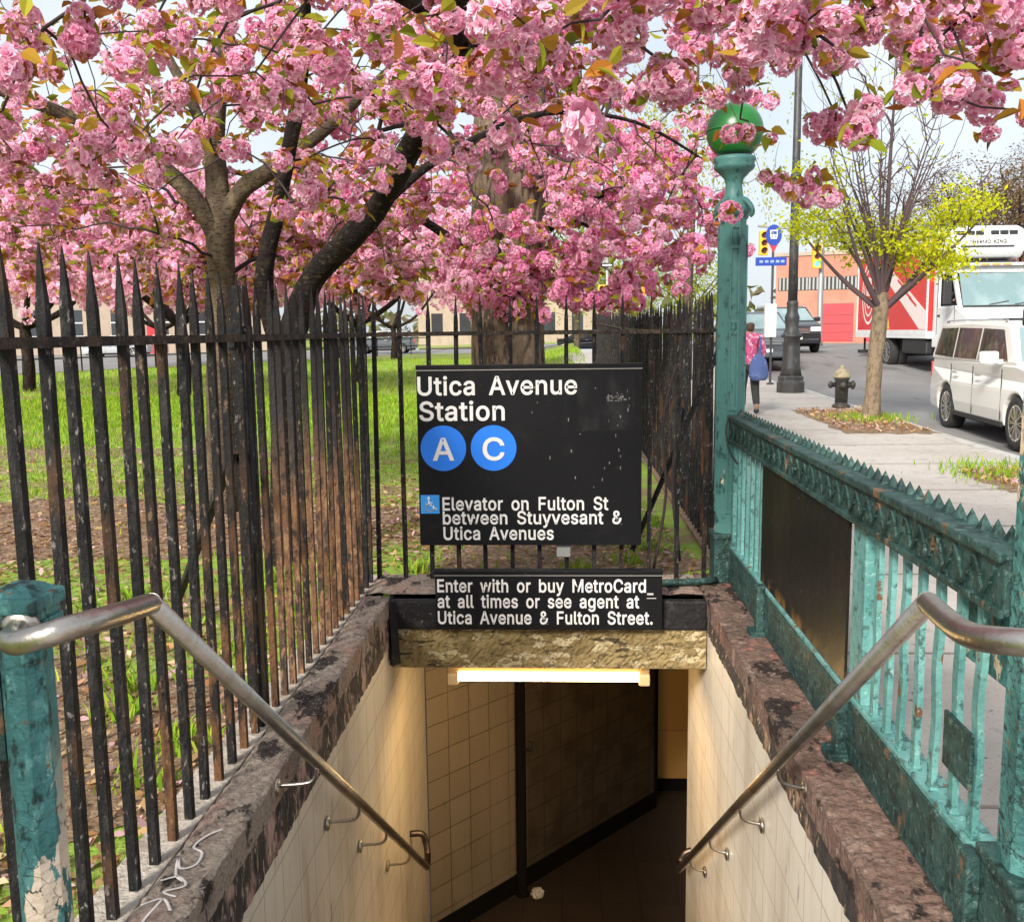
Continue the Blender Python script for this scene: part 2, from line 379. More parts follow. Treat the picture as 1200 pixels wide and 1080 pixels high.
M['orange_sign'] = mat('orange sign', (0.80, 0.28, 0.03), 0.5)

# ------------------------------------------------------------------ object helpers
def tag(o, label=None, cat=None, group=None, kind=None):
    if label: o['label'] = label
    if cat: o['category'] = cat
    if group: o['group'] = group
    if kind: o['kind'] = kind
    return o

def thing(name, label, cat, loc=(0, 0, 0), rotz=0.0, group=None):
    o = bpy.data.objects.new(name, None)
    o.empty_display_size = 0.2
    col.objects.link(o)
    o.location = loc
    o.rotation_euler = (0, 0, rotz)
    return tag(o, label, cat, group)

def dup(root, loc, rotz=0.0, label=None, group=None):
    def rec(o, parent):
        c = o.copy()
        col.objects.link(c)
        c.parent = parent
        for ch in o.children:
            rec(ch, c)
        return c
    r = rec(root, None)
    r.location = loc
    r.rotation_euler = (0, 0, rotz)
    if label: r['label'] = label
    if group: r['group'] = group
    return r

class MB:
    """collects primitive shapes, then links them as ONE mesh object"""
    def __init__(s):
        s.v = []; s.f = []; s.m = []; s.mi = 0; s.sm = []
    def add(s, vs, fs, smooth=False):
        b = len(s.v)
        s.v += [tuple(p) for p in vs]
        for f in fs:
            s.f.append([b + i for i in f]); s.m.append(s.mi); s.sm.append(smooth)
        return s
    def box(s, x0, x1, y0, y1, z0, z1, c=0.0):
        if c <= 0:
            vs = [(x, y, z) for x in (x0, x1) for y in (y0, y1) for z in (z0, z1)]
            return s.add(vs, [(0, 1, 3, 2), (4, 6, 7, 5), (0, 4, 5, 1), (2, 3, 7, 6), (0, 2, 6, 4), (1, 5, 7, 3)])
        bm = bmesh.new()
        bmesh.ops.create_cube(bm, size=1)
        for v in bm.verts:
            v.co = Vector(((x0 + x1) / 2 + v.co.x * (x1 - x0), (y0 + y1) / 2 + v.co.y * (y1 - y0), (z0 + z1) / 2 + v.co.z * (z1 - z0)))
        bmesh.ops.bevel(bm, geom=bm.edges[:], offset=c, segments=2, profile=.6, affect='EDGES')
        return s.bm(bm)
    def bm(s, bm, mtx=None, smooth=False):
        bm.verts.index_update()
        vs = [(mtx @ v.co if mtx else v.co.copy()) for v in bm.verts]
        fs = [[v.index for v in f.verts] for f in bm.faces]
        bm.free()
        return s.add(vs, fs, smooth)
    def beam(s, p0, p1, w, h, up=(0, 0, 1)):
        p0 = Vector(p0); p1 = Vector(p1); d = (p1 - p0).normalized()
        u = Vector(up)
        a = d.cross(u)
        if a.length < 1e-4: a = d.cross(Vector((0, 1, 0)))
        a.normalize(); b = a.cross(d)
        vs = [p + a * sx * w / 2 + b * sz * h / 2 for p in (p0, p1) for sx, sz in ((-1, -1), (1, -1), (1, 1), (-1, 1))]
        return s.add(vs, [(0, 3, 2, 1), (4, 5, 6, 7), (0, 1, 5, 4), (1, 2, 6, 5), (2, 3, 7, 6), (3, 0, 4, 7)])
    def tube(s, pts, rad, n=12, cap=True, smooth=True):
        pts = [Vector(p) for p in pts]
        k = len(pts)
        rs = rad if isinstance(rad, (list, tuple)) else [rad] * k
        t = [(pts[min(i + 1, k - 1)] - pts[max(i - 1, 0)]).normalized() for i in range(k)]
        ref = Vector((0, 0, 1)) if abs(t[0].z) < .9 else Vector((1, 0, 0))
        a = t[0].cross(ref).normalized()
        vs = []
        for i in range(k):
            a = (a - t[i] * a.dot(t[i]))
            a.normalize(); b = t[i].cross(a)
            for j in range(n):
                an = 2 * math.pi * j / n
                vs.append(pts[i] + (a * math.cos(an) + b * math.sin(an)) * rs[i])
        fs = [(i * n + j, i * n + (j + 1) % n, (i + 1) * n + (j + 1) % n, (i + 1) * n + j) for i in range(k - 1) for j in range(n)]
        s.add(vs, fs, smooth)
        if cap:
            b0 = len(s.v) - k * n
            s.f.append([b0 + j for j in range(n)][::-1]); s.m.append(s.mi); s.sm.append(False)
            s.f.append([b0 + (k - 1) * n + j for j in range(n)]); s.m.append(s.mi); s.sm.append(False)
        return s
    def lathe(s, prof, n=24, c=(0, 0, 0), rot=0.0, mtx=None, smooth=True, flute=0.0):
        vs = []
        for r, z in prof:
            for j in range(n):
                an = rot + 2 * math.pi * j / n
                rr = r * (1 - flute * (j % 2))
                p = Vector((rr * math.cos(an), rr * math.sin(an), z))
                if mtx: p = mtx @ p
                vs.append(p + Vector(c))
        k = len(prof)
        fs = [(i * n + j, i * n + (j + 1) % n, (i + 1) * n + (j + 1) % n, (i + 1) * n + j) for i in range(k - 1) for j in range(n)]
        s.add(vs, fs, smooth)
        b0 = len(s.v) - k * n
        for base, rev in ((b0, True), (b0 + (k - 1) * n, False)):
            f = [base + j for j in range(n)]
            s.f.append(f[::-1] if rev else f); s.m.append(s.mi); s.sm.append(False)
        return s
    def prism(s, poly, axis, a0, a1):
        """polygon in the plane normal to `axis` (0: (y,z), 1: (x,z), 2: (x,y)), swept from a0 to a1"""
        def P(u, v, w):
            return (w, u, v) if axis == 0 else (u, w, v) if axis == 1 else (u, v, w)
        n = len(poly)
        vs = [P(u, v, a0) for u, v in poly] + [P(u, v, a1) for u, v in poly]
        fs = [(i, (i + 1) % n, n + (i + 1) % n, n + i) for i in range(n)]
        tri = tessellate_polygon([[Vector((u, v, 0)) for u, v in poly]])
        fs += [tuple(t) for t in tri] + [tuple(n + i for i in t[::-1]) for t in tri]
        return s.add(vs, fs)
    def build(s, name, mats, parent=None, world=False, fix=True, bevel=0.0):
        me = bpy.data.meshes.new(name)
        vs = s.v
        if world and parent is not None:
            mi = parent.matrix_basis.inverted()
            pp = parent.parent
            while pp is not None:
                mi = mi @ pp.matrix_basis.inverted(); pp = pp.parent
            vs = [tuple(mi @ Vector(v)) for v in vs]
        me.from_pydata(vs, [], s.f)
        ms = mats if isinstance(mats, (list, tuple)) else [mats]
        for m_ in ms: me.materials.append(m_)
        me.polygons.foreach_set('material_index', s.m)
        me.polygons.foreach_set('use_smooth', s.sm)
        if fix or bevel > 0:
            bm = bmesh.new(); bm.from_mesh(me)
            bmesh.ops.recalc_face_normals(bm, faces=bm.faces)
            if bevel > 0:
                bmesh.ops.remove_doubles(bm, verts=bm.verts, dist=1e-5)
                ed = [e for e in bm.edges if len(e.link_faces) == 2 and e.calc_face_angle(0) > .5]
                bmesh.ops.bevel(bm, geom=ed, offset=bevel, segments=2, profile=.6, affect='EDGES', clamp_overlap=True)
            bm.to_mesh(me); bm.free()
        me.update()
        o = bpy.data.objects.new(name, me)
        col.objects.link(o)
        if parent is not None: o.parent = parent
        return o

def np_mesh(name, V, Q, mats, parent=None, tint=None, midx=None, origin=None, smooth=False):
    """mesh object from numpy arrays: V (n,3), Q (m,4) quads"""
    V = np.asarray(V, dtype=np.float32); Q = np.asarray(Q, dtype=np.int32)
    if origin is not None: V = V - np.asarray(origin, dtype=np.float32)
    me = bpy.data.meshes.new(name)
    me.vertices.add(len(V)); me.vertices.foreach_set('co', V.ravel())
    me.loops.add(Q.size); me.loops.foreach_set('vertex_index', Q.ravel())
    me.polygons.add(len(Q)); me.polygons.foreach_set('loop_start', np.arange(0, Q.size, Q.shape[1], dtype=np.int32))
    for m_ in (mats if isinstance(mats, (list, tuple)) else [mats]): me.materials.append(m_)
    if midx is not None: me.polygons.foreach_set('material_index', np.asarray(midx, dtype=np.int32))
    if smooth: me.polygons.foreach_set('use_smooth', np.ones(len(Q), dtype=bool))
    if tint is not None:
        at = me.attributes.new('tint', 'FLOAT_COLOR', 'POINT')
        c4 = np.ones((len(V), 4), dtype=np.float32); c4[:, :3] = tint
        at.data.foreach_set('color', c4.ravel())
    me.update(calc_edges=True)
    o = bpy.data.objects.new(name, me)
    col.objects.link(o)
    if parent is not None: o.parent = parent
    return o

def catmull(pts, k=6):
    pts = [Vector(p) for p in pts]; out = []
    for i in range(len(pts) - 1):
        p0 = pts[max(i - 1, 0)]; p1 = pts[i]; p2 = pts[i + 1]; p3 = pts[min(i + 2, len(pts) - 1)]
        for j in range(k):
            t = j / k
            out.append(0.5 * ((2 * p1) + (p2 - p0) * t + (2 * p0 - 5 * p1 + 4 * p2 - p3) * t * t + (3 * p1 - p0 - 3 * p2 + p3) * t ** 3))
    out.append(pts[-1])
    return out

# ------------------------------------------------------------------ terrain
def rise(y):
    """the street climbs gently away from the station"""
    if y < 13: return 0.0
    if y < 18: return 0.014 * (y - 13)
    if y < 27: return 0.07 + 0.016 * (y - 18)
    if y < 36: return 0.214 + 0.058 * (y - 27)
    return 0.214 + 0.058 * 9
def gz(x, y):
    t = min(1, max(0, (x + 3) / 5.0)); t = t * t * (3 - 2 * t)
    return rise(y) * t
def kerb_x(y):
    return 5.55 + 0.02 * (y - 14) - 0.085 * max(0, y - 23)

def sheet(name, xs, ys, zoff, m, skip=None, shear=None):
    vs = []; fs = []
    idx = {}
    for i, x in enumerate(xs):
        for j, y in enumerate(ys):
            xx = x + (shear(y) if shear else 0.0)
            idx[i, j] = len(vs); vs.append((xx, y, gz(xx, y) + zoff))
    for i in range(len(xs) - 1):
        for j in range(len(ys) - 1):
            if skip and skip((xs[i] + xs[i + 1]) / 2, (ys[j] + ys[j + 1]) / 2): continue
            fs.append((idx[i, j], idx[i + 1, j], idx[i + 1, j + 1], idx[i, j + 1]))
    mb = MB(); mb.add(vs, fs, True)
    return tag(mb.build(name, m, fix=False), kind='structure')
# ------------------------------------------------------------------ ground, pavement, road
XL, XR = -0.935, 0.79          # inner faces of the stairwell
CZ = 0.12                      # coping top
YB = 5.10                      # lintel face
def fr(a, b, n): return [a + (b - a) * i / n for i in range(n + 1)]
ys_all = [-30, -10, 0] + fr(1, 40, 39) + [45, 55, 70]
sheet('lawn', [-130, -60, -30, -15, -8, -5, -3, -1.2], ys_all, 0.0, M['lawn'])
sheet('lawn', [-1.2, -0.6, 0.0, 0.6, 1.0], [5.62] + fr(6, 40, 34) + [45, 55, 70], 0.0, M['lawn'])
sheet('pavement', [1.0, 2, 3, 4, 5, 5.30], [-30, -10, 0] + fr(1, 42, 41), 0.012, M['sidewalk'], shear=lambda y: (kerb_x(y) - 5.55) if y > 11 else 0)
sheet('pavement', [-1.2, 0, 1.0], [-30, -10, -3, 0.75], 0.010, M['sidewalk'])
road_x = [5.45, 8, 11, 14, 18, 24, 40, 90, 200]
sheet('road', road_x, [-30, -10, 0] + fr(2, 40, 19) + [45, 50, 56, 60], -0.11, M['asphalt'])
sheet('park_road', [-200, -130, -60, -30, -15, -5, 3, 20, 60, 200], [70.01, 74, 80, 86], 0.0, M['asphalt'])
sheet('far_ground', [-700, -200, -20, 20, 200, 700], [86.01, 120, 200, 400, 700], -0.02, M['lawn'])
sheet('far_ground', [14, 40, 90, 200, 700], [60.01, 66, 75, 86], -0.04, M['sidewalk'])
kb = MB()
for a, b in zip(fr(-30, 42, 36)[:-1], fr(-30, 42, 36)[1:]):
    xa = kerb_x(a) if a > 11 else kerb_x(11); xb = kerb_x(b) if b > 11 else kerb_x(11)
    xa -= .25; xb -= .25
    za, zb = rise(a), rise(b)
    vs = []
    for (x, y, z) in ((xa, a + .004, za), (xb, b - .004, zb)):
        vs += [(x, y, z - .3), (x, y, z + .016), (x + .19, y, z + .016), (x + .215, y, z - .004), (x + .22, y, z - .3)]
    kb.add(vs, [(0, 1, 6, 5), (1, 2, 7, 6), (2, 3, 8, 7), (3, 4, 9, 8), (0, 4, 3, 2, 1), (5, 6, 7, 8, 9)])
tag(kb.build('kerb', M['kerb']), kind='structure')
# pavement joints: narrow dark strips 4 mm above the slab
jb = MB()
def strip(p, q, w, dz=.004):
    p = Vector((*p, 0)); q = Vector((*q, 0)); d = (q - p).normalized(); s_ = Vector((-d.y, d.x, 0)) * w / 2
    n = max(1, int((q - p).length / 1.5))
    for i in range(n):
        a = p + (q - p) * i / n; b = p + (q - p) * (i + 1) / n
        vs = [a - s_, a + s_, b + s_, b - s_]
        jb.add([(v.x, v.y, gz(v.x, v.y) + .012 + dz) for v in vs], [(0, 1, 2, 3)])
for y in (1.5, 3.0, 4.5, 6.0, 7.5, 9.2, 11, 12.8, 14.5, 16.2, 18, 20, 22, 24.5, 27, 30, 34, 38):
    strip((1.0, y), (5.3, y), .018)
strip((3.1, -5), (3.1, 40), .018, .006)
M['joint'] = mat('pavement joint', (0.26, 0.22, 0.18), 1.0)
tag(jb.build('pavement_joints', M['joint'], fix=False), kind='structure')

def pit(name, x0, x1, y0, y1, seed):
    """earth patch of a street tree: an irregular sheet with bits of litter and tufts of grass"""
    rr = random.Random(seed)
    xs = fr(x0, x1, 10); ys = fr(y0, y1, 14)
    vs = []; fs = []
    for i, x in enumerate(xs):
        for j, y in enumerate(ys):
            e = i in (0, 10) or j in (0, 14)
            xx = x + rr.uniform(-.06, .06); yy = y + rr.uniform(-.09, .09)
            vs.append((xx, yy, gz(xx, yy) + (.016 if e else .02 + rr.uniform(0, .035))))
    for i in range(10):
        for j in range(14):
            a = i * 15 + j
            fs.append((a, a + 15, a + 16, a + 1))
    mb = MB(); mb.add(vs, fs, True)
    return tag(mb.build(name, M['soil'], fix=False), kind='structure')
pit('tree_pit', 4.15, 5.45, 14.0, 17.6, 3)
pit('tree_pit', 4.2, 5.4, 9.1, 10.4, 4)

def soil_patch(x0, x1, y0, y1, seed):
    """bare earth worn into the lawn, with a ragged outline"""
    rr = random.Random(seed); cx, cy = (x0 + x1) / 2, (y0 + y1) / 2
    n, rings = 44, 5
    ph = [rr.uniform(0, 6.28) for _ in range(4)]
    vs = [(cx, cy, .014)]; fs = []
    for k in range(1, rings + 1):
        for i in range(n):
            a = 2 * math.pi * i / n
            f = (1 + .13 * math.sin(3 * a + ph[0]) + .10 * math.sin(5 * a + ph[1]) + .07 * math.sin(9 * a + ph[2]) + rr.uniform(-.05, .05)) * k / rings
            x = cx + math.cos(a) * (x1 - x0) / 2 * f; y = cy + math.sin(a) * (y1 - y0) / 2 * f
            vs.append((x, y, gz(x, y) + (.006 if k == rings else .010 + rr.uniform(0, .012))))
    for i in range(n): fs.append((0, 1 + i, 1 + (i + 1) % n))
    for k in range(rings - 1):
        for i in range(n):
            a = 1 + k * n + i; b = 1 + k * n + (i + 1) % n
            fs.append((a, a + n, b + n, b))
    mb = MB(); mb.add(vs, fs, True)
    return tag(mb.build('bare_soil', M['soil'], fix=False), kind='structure')
soil_patch(-6.6, -1.3, 6.3, 8.9, 1)
soil_patch(-3.4, -1.28, 1.3, 4.4, 2)
soil_patch(-1.0, 0.9, 5.75, 7.0, 3)
soil_patch(-9.5, -5.2, 11.5, 13.4, 4)

# ------------------------------------------------------------------ the stairwell
lw = thing('stairwell_wall', 'left stairwell wall of cream tile under a peeling stone coping', 'wall', (XL, 3.0, 0))
def rough_slab(x0, x1, y0, y1, z, nx, ny, amp, seed, drop=.10, nz_=2):
    """stone slab top with a slightly uneven surface and worn inner edges"""
    rr = random.Random(seed)
    vs = []; fs = []
    for i in range(nx + 1):
        for j in range(ny + 1):
            x = x0 + (x1 - x0) * i / nx; y = y0 + (y1 - y0) * j / ny
            edge = i in (0, nx)
            vs.append((x + (rr.uniform(-amp, amp) * .6 if edge else 0), y, z + rr.uniform(-amp, amp) - (amp * 1.2 if edge else 0)))
    for i in range(nx):
        for j in range(ny):
            a = i * (ny + 1) + j
            fs.append((a, a + ny + 1, a + ny + 2, a + 1))
    # skirts
    b = len(vs)
    for i in (0, nx):
        for j in range(ny + 1):
            q = vs[i * (ny + 1) + j]
            vs.append((q[0], q[1], z - drop))
    for s_, i in enumerate((0, nx)):
        for j in range(ny):
            a = i * (ny + 1) + j; c = b + s_ * (ny + 1) + j
            fs.append((a, a + 1, c + 1, c))
    mb = MB(); mb.add(vs, fs, False)
    return mb
rough_slab(-1.075, XL + .004, 0.4, 5.1, CZ, 10, 200, .005, 1, .10).build('coping', M['granite'], lw, world=True)
mb = MB(); mb.box(-1.22, -1.085, 0.4, 5.62, -.3, CZ - .012, .006); mb.build('fence_kerb', M['concrete'], lw, world=True)
mb = MB(); mb.box(-1.085, -1.072, 0.4, 5.62, -.3, CZ - .03); mb.build('joint', M['dark'], lw, world=True)
def wall_band(xin, sgn, z0, z1, seed, y1=5.1):
    rr = random.Random(seed); ny, nzz = 160, 8
    vs = []; fs = []
    for j in range(ny + 1):
        for k in range(nzz + 1):
            y = 0.4 + (y1 - 0.4) * j / ny
            vs.append((xin + sgn * (rr.uniform(-.004, .005)), y, z0 + (z1 - z0) * k / nzz))
    for j in range(ny):
        for k in range(nzz):
            a = j * (nzz + 1) + k
            fs.append((a, a + nzz + 1, a + nzz + 2, a + 1))
    m_ = MB(); m_.add(vs, fs, False); return m_
wall_band(XL, -1, -.145, CZ - .004, 5).build('stone_band', M['band'], lw, world=True, fix=False)
mb = MB(); mb.box(-1.2, XL - .012, 0.4, 5.1, -.5, CZ - .03); mb.build('core', M['dark'], lw, world=True)
mb = MB(); mb.box(-1.15, XL - .006, 0.4, 6.36, -3.2, -.14); mb.build('tile_face', M['tile_side'], lw, world=True)
# graffiti on the coping
gr = MB()
scr = [[(-.985, 2.60), (-1.02, 2.56), (-1.035, 2.50), (-1.00, 2.47), (-.995, 2.41), (-1.03, 2.39), (-1.055, 2.44), (-1.03, 2.36), (-1.00, 2.33)],
       [(-1.06, 2.33), (-1.02, 2.35), (-.985, 2.31), (-1.03, 2.28), (-.99, 2.26)],
       [(-1.065, 2.22), (-1.02, 2.25), (-.98, 2.20)], [(-1.02, 2.25), (-1.03, 2.15), (-1.01, 2.10)]]
for st_ in scr:
    pts = catmull([(x, y, CZ + .008) for x, y in st_], 5)
    gr.tube(pts, .0042, 6)
gr.v = [(x, y, CZ + .0035 + (z - CZ - .008) * .3) for x, y, z in gr.v]
gr.build('scrawl', M['chalk'], lw, world=True)

rw_ = thing('stairwell_wall', 'right stairwell wall of cream tile under the reddish coping', 'wall', (XR, 3.0, 0))
rough_slab(XR - .004, 1.0, 0.4, 5.62, CZ, 10, 220, .0045, 2, .10).build('coping', M['granite_red'], rw_, world=True)
wall_band(XR, 1, -.075, CZ - .004, 8).build('stone_band', M['band_warm'], rw_, world=True, fix=False)
mb = MB(); mb.box(XR + .012, 1.15, 0.4, 5.62, -.5, CZ - .03); mb.build('core', M['dark'], rw_, world=True)
mb = MB(); mb.box(XR + .006, 1.15, 0.4, 5.83, -3.2, -.07); mb.build('tile_face', M['tile_side'], rw_, world=True)

# stairs, floor and passage below
mb = MB()
nst = 15; y0s, y1s = 1.95, 5.75
for i in range(nst):
    t = y0s + (y1s - y0s) * i / nst
    mb.box(XL - .005, XR + .005, t + .0, t + (y1s - y0s) / nst, -2.9, -2.8 * (i + 1) / nst)
mb.box(-1.2, 1.0, 0.4, y0s, -2.9, -.002)
tag(mb.build('stairs', M['stair']), kind='structure')
mb = MB(); mb.box(-1.2, 4.2, 5.75, 9.4, -2.95, -2.8)
tag(mb.build('passage_floor', M['passage_floor']), kind='structure')
mb = MB(); mb.box(-1.2, 4.2, 5.42, 9.4, -.30, -.16)
tag(mb.build('passage_ceiling', M['ceiling']), kind='structure')

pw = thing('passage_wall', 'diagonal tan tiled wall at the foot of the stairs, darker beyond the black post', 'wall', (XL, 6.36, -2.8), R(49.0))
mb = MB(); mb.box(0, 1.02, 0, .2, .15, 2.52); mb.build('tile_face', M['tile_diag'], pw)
mb = MB(); mb.box(1.02, 2.72, .004, .2, .15, 2.52); tag(mb.build('tile_face', M['tile_brown'], pw), 'dark brown stretch of tile')
mb = MB(); mb.box(0, 2.74, -.012, .2, 0, .15, .004); mb.build('skirting', M['dark'], pw)
mb = MB(); mb.box(2.72, 2.75, -.015, .2, .15, 2.52); mb.build('corner_trim', M['dark'], pw)
mb = MB(); mb.tube([(2.66, -.005, 1.93), (2.66, -.09, 1.93), (2.70, -.12, 1.98), (2.76, -.12, 2.06)], .028, 10); mb.build('rail_stub', M['plastic'], pw)
po = thing('steel_post', 'black steel post against the tan tile wall at the foot of the stairs', 'post', (-.31, 7.0, -2.8))
mb = MB(); mb.lathe([(.055, 0), (.055, .012), (.04, .02), (.04, 2.48), (.055, 2.49), (.055, 2.5)], 16); mb.build('shaft', M['dark'], po)
mb = MB(); mb.tube([(.03, -.03, 1.20), (.075, -.05, 1.20), (.075, -.05, 1.27)], .013, 8); mb.build('hook', M['plastic'], po)
ew = thing('passage_wall', 'glow-tinted end wall glimpsed at the far right of the passage', 'wall', (2.4, 8.75, -2.8))
mb = MB(); mb.box(-1.75, 1.8, 0, .2, .12, 2.52); mb.build('tile_face', M['tile_glow'], ew)
mb = MB(); mb.box(-1.75, 1.8, -.012, .2, 0, .12); mb.build('skirting', M['dark'], ew)
mb = MB(); mb.box(-1.75, 1.8, -.008, .2, 2.14, 2.24); mb.build('cable_tray', M['dark'], ew)
sw = thing('passage_wall', 'side wall of the passage round the right-hand corner', 'wall', (4.1, 7.3, -2.8))
mb = MB(); mb.box(0, .2, -1.6, 1.6, 0, 2.52); mb.build('tile_face', M['tile_side'], sw)
fw = thing('passage_wall', 'near wall of the passage hidden behind the right stair wall', 'wall', (2.6, 5.73, -2.8))
mb = MB(); mb.box(-1.45, 1.5, -.1, .1, 0, 2.52); mb.build('tile_face', M['tile_side'], fw)

# lintel over the stairs
ln = thing('lintel', 'peeling yellow and black lintel beam over the stairs below the lower sign', 'lintel', (0, YB, 0))
mb = MB()
rr = random.Random(4)
def rough_face(x0, x1, y, z0, z1, nx, nzz, amp, seed):
    rr = random.Random(seed); vs = []; fs = []
    for i in range(nx + 1):
        for k in range(nzz + 1):
            e = k in (0, nzz) or i in (0, nx)
            vs.append((x0 + (x1 - x0) * i / nx, y + (0 if e else rr.uniform(-amp, amp)), z0 + (z1 - z0) * k / nzz))
    for i in range(nx):
        for k in range(nzz):
            a = i * (nzz + 1) + k; fs.append((a, a + nzz + 1, a + nzz + 2, a + 1))
    m_ = MB(); m_.add(vs, fs, False); return m_
mb = rough_face(XL, XR, YB, -.285, -.06, 110, 14, .006, 9)
mb.box(XL, XR, YB + .012, 5.42, -.285, -.062)
mb.build('beam', M['yellow'], ln, world=True, fix=False)
mb = MB(); mb.box(XL, XR, YB - .022, YB + .1, -.062, .10, .012); mb.build('fascia', M['blackpaint'], ln, world=True)
rough_slab(XL - .15, XR + .02, YB + .08, 5.62, .112, 26, 10, .008, 12, .3).build('top', M['granite'], ln, world=True)
mb = MB(); mb.box(-.95, .80, 5.125, 5.62, -.28, .10); mb.build('core', M['dark'], ln, world=True)
mb = MB(); mb.beam((XL + .01, YB - .03, .10), (XL + .03, YB - .05, -.25), .05, .03); mb.build('bracket', M['blackpaint'], ln, world=True)
mb = MB(); mb.tube([(.46, 5.30, .135), (.60, 5.31, .14), (.80, 5.33, .145), (.88, 5.36, .145)], .02, 8); mb.build('conduit', M['teal_dark'], ln, world=True)

# lamp under the lintel
fl = thing('fluorescent_lamp', 'lit warm fluorescent lamp fixed beneath the yellow lintel', 'lamp', (-.07, 5.2, -.30))
mb = MB(); mb.tube([(-.50, -.035, -.058), (.50, -.035, -.058)], .025, 18); mb.build('tube', M['tube'], fl)
mb = MB(); mb.box(-.56, .56, -.04, .06, -.030, .002, .006); mb.build('housing', M['lampcase'], fl)
for sx in (-1, 1):
    mb = MB(); mb.box(sx * .53 - .030, sx * .53 + .030, -.072, .02, -.098, -.031, .01); mb.build('end_cap', M['lampcase'], fl)
tl = bpy.data.lights.new('tube_light', 'AREA')
tl.shape = 'RECTANGLE'; tl.size = 1.0; tl.size_y = .04; tl.energy = 7; tl.color = (1.0, .62, .25)
to = bpy.data.objects.new('tube_light', tl); col.objects.link(to); to.parent = fl
to.location = (0, -.035, -.101); to.rotation_euler = (R(12), 0, 0)

lit = MB()
bm = bmesh.new(); bmesh.ops.create_icosphere(bm, subdivisions=3, radius=.055)
rr = random.Random(3)
for v in bm.verts: v.co *= rr.uniform(.7, 1.1); v.co.z *= .75
lit.bm(bm); o = lit.build('paper_litter', M['litter']); o.location = (-.19, 6.96, -2.765)
tag(o, 'crumpled white paper lying on the dark passage floor', 'litter')

# ------------------------------------------------------------------ black iron fences
def picket(mb, h=1.645, w=.0245, tip=.14):
    a = w / 2
    vs = [(sx * a, sy * a, 0) for sx, sy in ((-1, -1), (1, -1), (1, 1), (-1, 1))]
    z1 = h - tip
    vs += [(sx * a * .95, sy * a * .95, z1 - .05) for sx, sy in ((-1, -1), (1, -1), (1, 1), (-1, 1))]
    vs += [(sx * a * .92, sy * a * .92, z1) for sx, sy in ((-1, -1), (1, -1), (1, 1), (-1, 1))]
    vs += [(sx * a * .12, sy * a * .12, h) for sx, sy in ((-1, -1), (1, -1), (1, 1), (-1, 1))]
    fs = []
    for k in range(3):
        for j in range(4):
            fs.append((k * 4 + j, k * 4 + (j + 1) % 4, k * 4 + 4 + (j + 1) % 4, k * 4 + 4 + j))
    fs += [(3, 2, 1, 0), (12, 13, 14, 15)]
    mb.add(vs, fs)
    return mb
def fence(label, p0, p1, base, n, rusty, zrail=1.43, h=1.645, cap=100):
    t = thing('iron_fence', label, 'fence', (p0[0], p0[1], base))
    p0 = Vector((*p0, 0)); p1 = Vector((*p1, 0)); d = p1 - p0; L = d.length; u = d / L
    an = math.atan2(u.y, u.x)
    src = {}
    rr = random.Random(len(label))
    rest = MB()
    def zat(q): return gz(q.x, q.y) if base < .11 and L > 10 else 0
    for i in range(n):
        p = d * (i / (n - 1))
        z = zat(p0 + p)
        if i >= cap:
            k = MB(); picket(k, h); rest.add([Vector(v) + Vector((p.x, p.y, z)) for v in k.v], k.f); continue
        k = rusty(i / (n - 1), rr)
        if k not in src:
            src[k] = picket(MB(), h).build('picket', M[k], t); o = src[k]
        else:
            o = src[k].copy(); col.objects.link(o); o.parent = t
        o.location = (p.x, p.y, z)
        o.rotation_euler = (rr.uniform(-.007, .007), rr.uniform(-.007, .007), an + rr.uniform(-.05, .05))
    if rest.v: tag(rest.build('picket', M['black_iron'], t), kind='stuff')
    mb = MB()
    K = max(1, int(L / 2))
    for i in range(K):
        a = d * (i / K) - (u * .15 if i == 0 else u * 0); b = d * ((i + 1) / K) + u * .01
        mb.beam(Vector((a.x, a.y, zrail + zat(p0 + a))), Vector((b.x, b.y, zrail + zat(p0 + b))), .046, .024)
    mb.build('rail', M['rail_iron'], t)
    return t
def rust_left(t, rr):
    q = rr.random()
    if t < .42: return 'black_iron' if q > .05 else 'rust_some'
    if t < .62: return 'rust_some' if q < .55 else 'black_iron'
    if t > .95: return 'black_iron'
    return 'rust_iron' if q < .62 else 'rust_some'
lf = fence('left black spiked fence along the stair coping, its far pickets rusting', (-1.13, 0.815), (-1.105, 5.44), CZ - .012, 38, rust_left)
mb = MB(); mb.beam((-1.14, 3.30, 1.15), (-2.15, 5.1, .02), .03, .03); mb.build('brace', M['black_iron'], lf, world=True)
mb = MB(); mb.box(-1.155, -1.10, 3.36, 3.415, .1, 1.72, .006); mb.box(-1.165, -1.09, 3.35, 3.425, 1.50, 1.58, .006); mb.build('hinge_post', M['black_iron'], lf, world=True)
bf = fence('black spiked fence behind the station sign, across the back of the stairwell', (-1.07, 5.53), (0.83, 5.50), CZ - .01, 13, lambda t, rr: 'black_iron')
ff = fence('black spiked fence running away along the park side of the pavement', (1.045, 5.80), (1.07, 31.0), 0.01, 180, lambda t, rr: 'rust_some' if rr.random() < .3 else 'black_iron', zrail=1.53, h=1.79)
mb = MB()
for i in range(18):
    ya, yb = 5.64 + i * 1.41, 5.64 + (i + 1) * 1.41
    za, zb = gz(1.05, ya), gz(1.05, yb)
    vs = []
    for y, z in ((ya, za), (yb, zb)): vs += [(1.0, y, z - .1), (1.0, y, z + .03), (1.10, y, z + .03), (1.10, y, z - .1)]
    mb.add(vs, [(0, 1, 5, 4), (1, 2, 6, 5), (2, 3, 7, 6), (0, 3, 2, 1), (4, 5, 6, 7)])
mb.build('kerb', M['soil'], ff, world=True)
mb = MB(); mb.beam((1.02, 6.3, 1.40), (.50, 6.6, .03), .028, .028); mb.build('brace', M['black_iron'], ff, world=True)
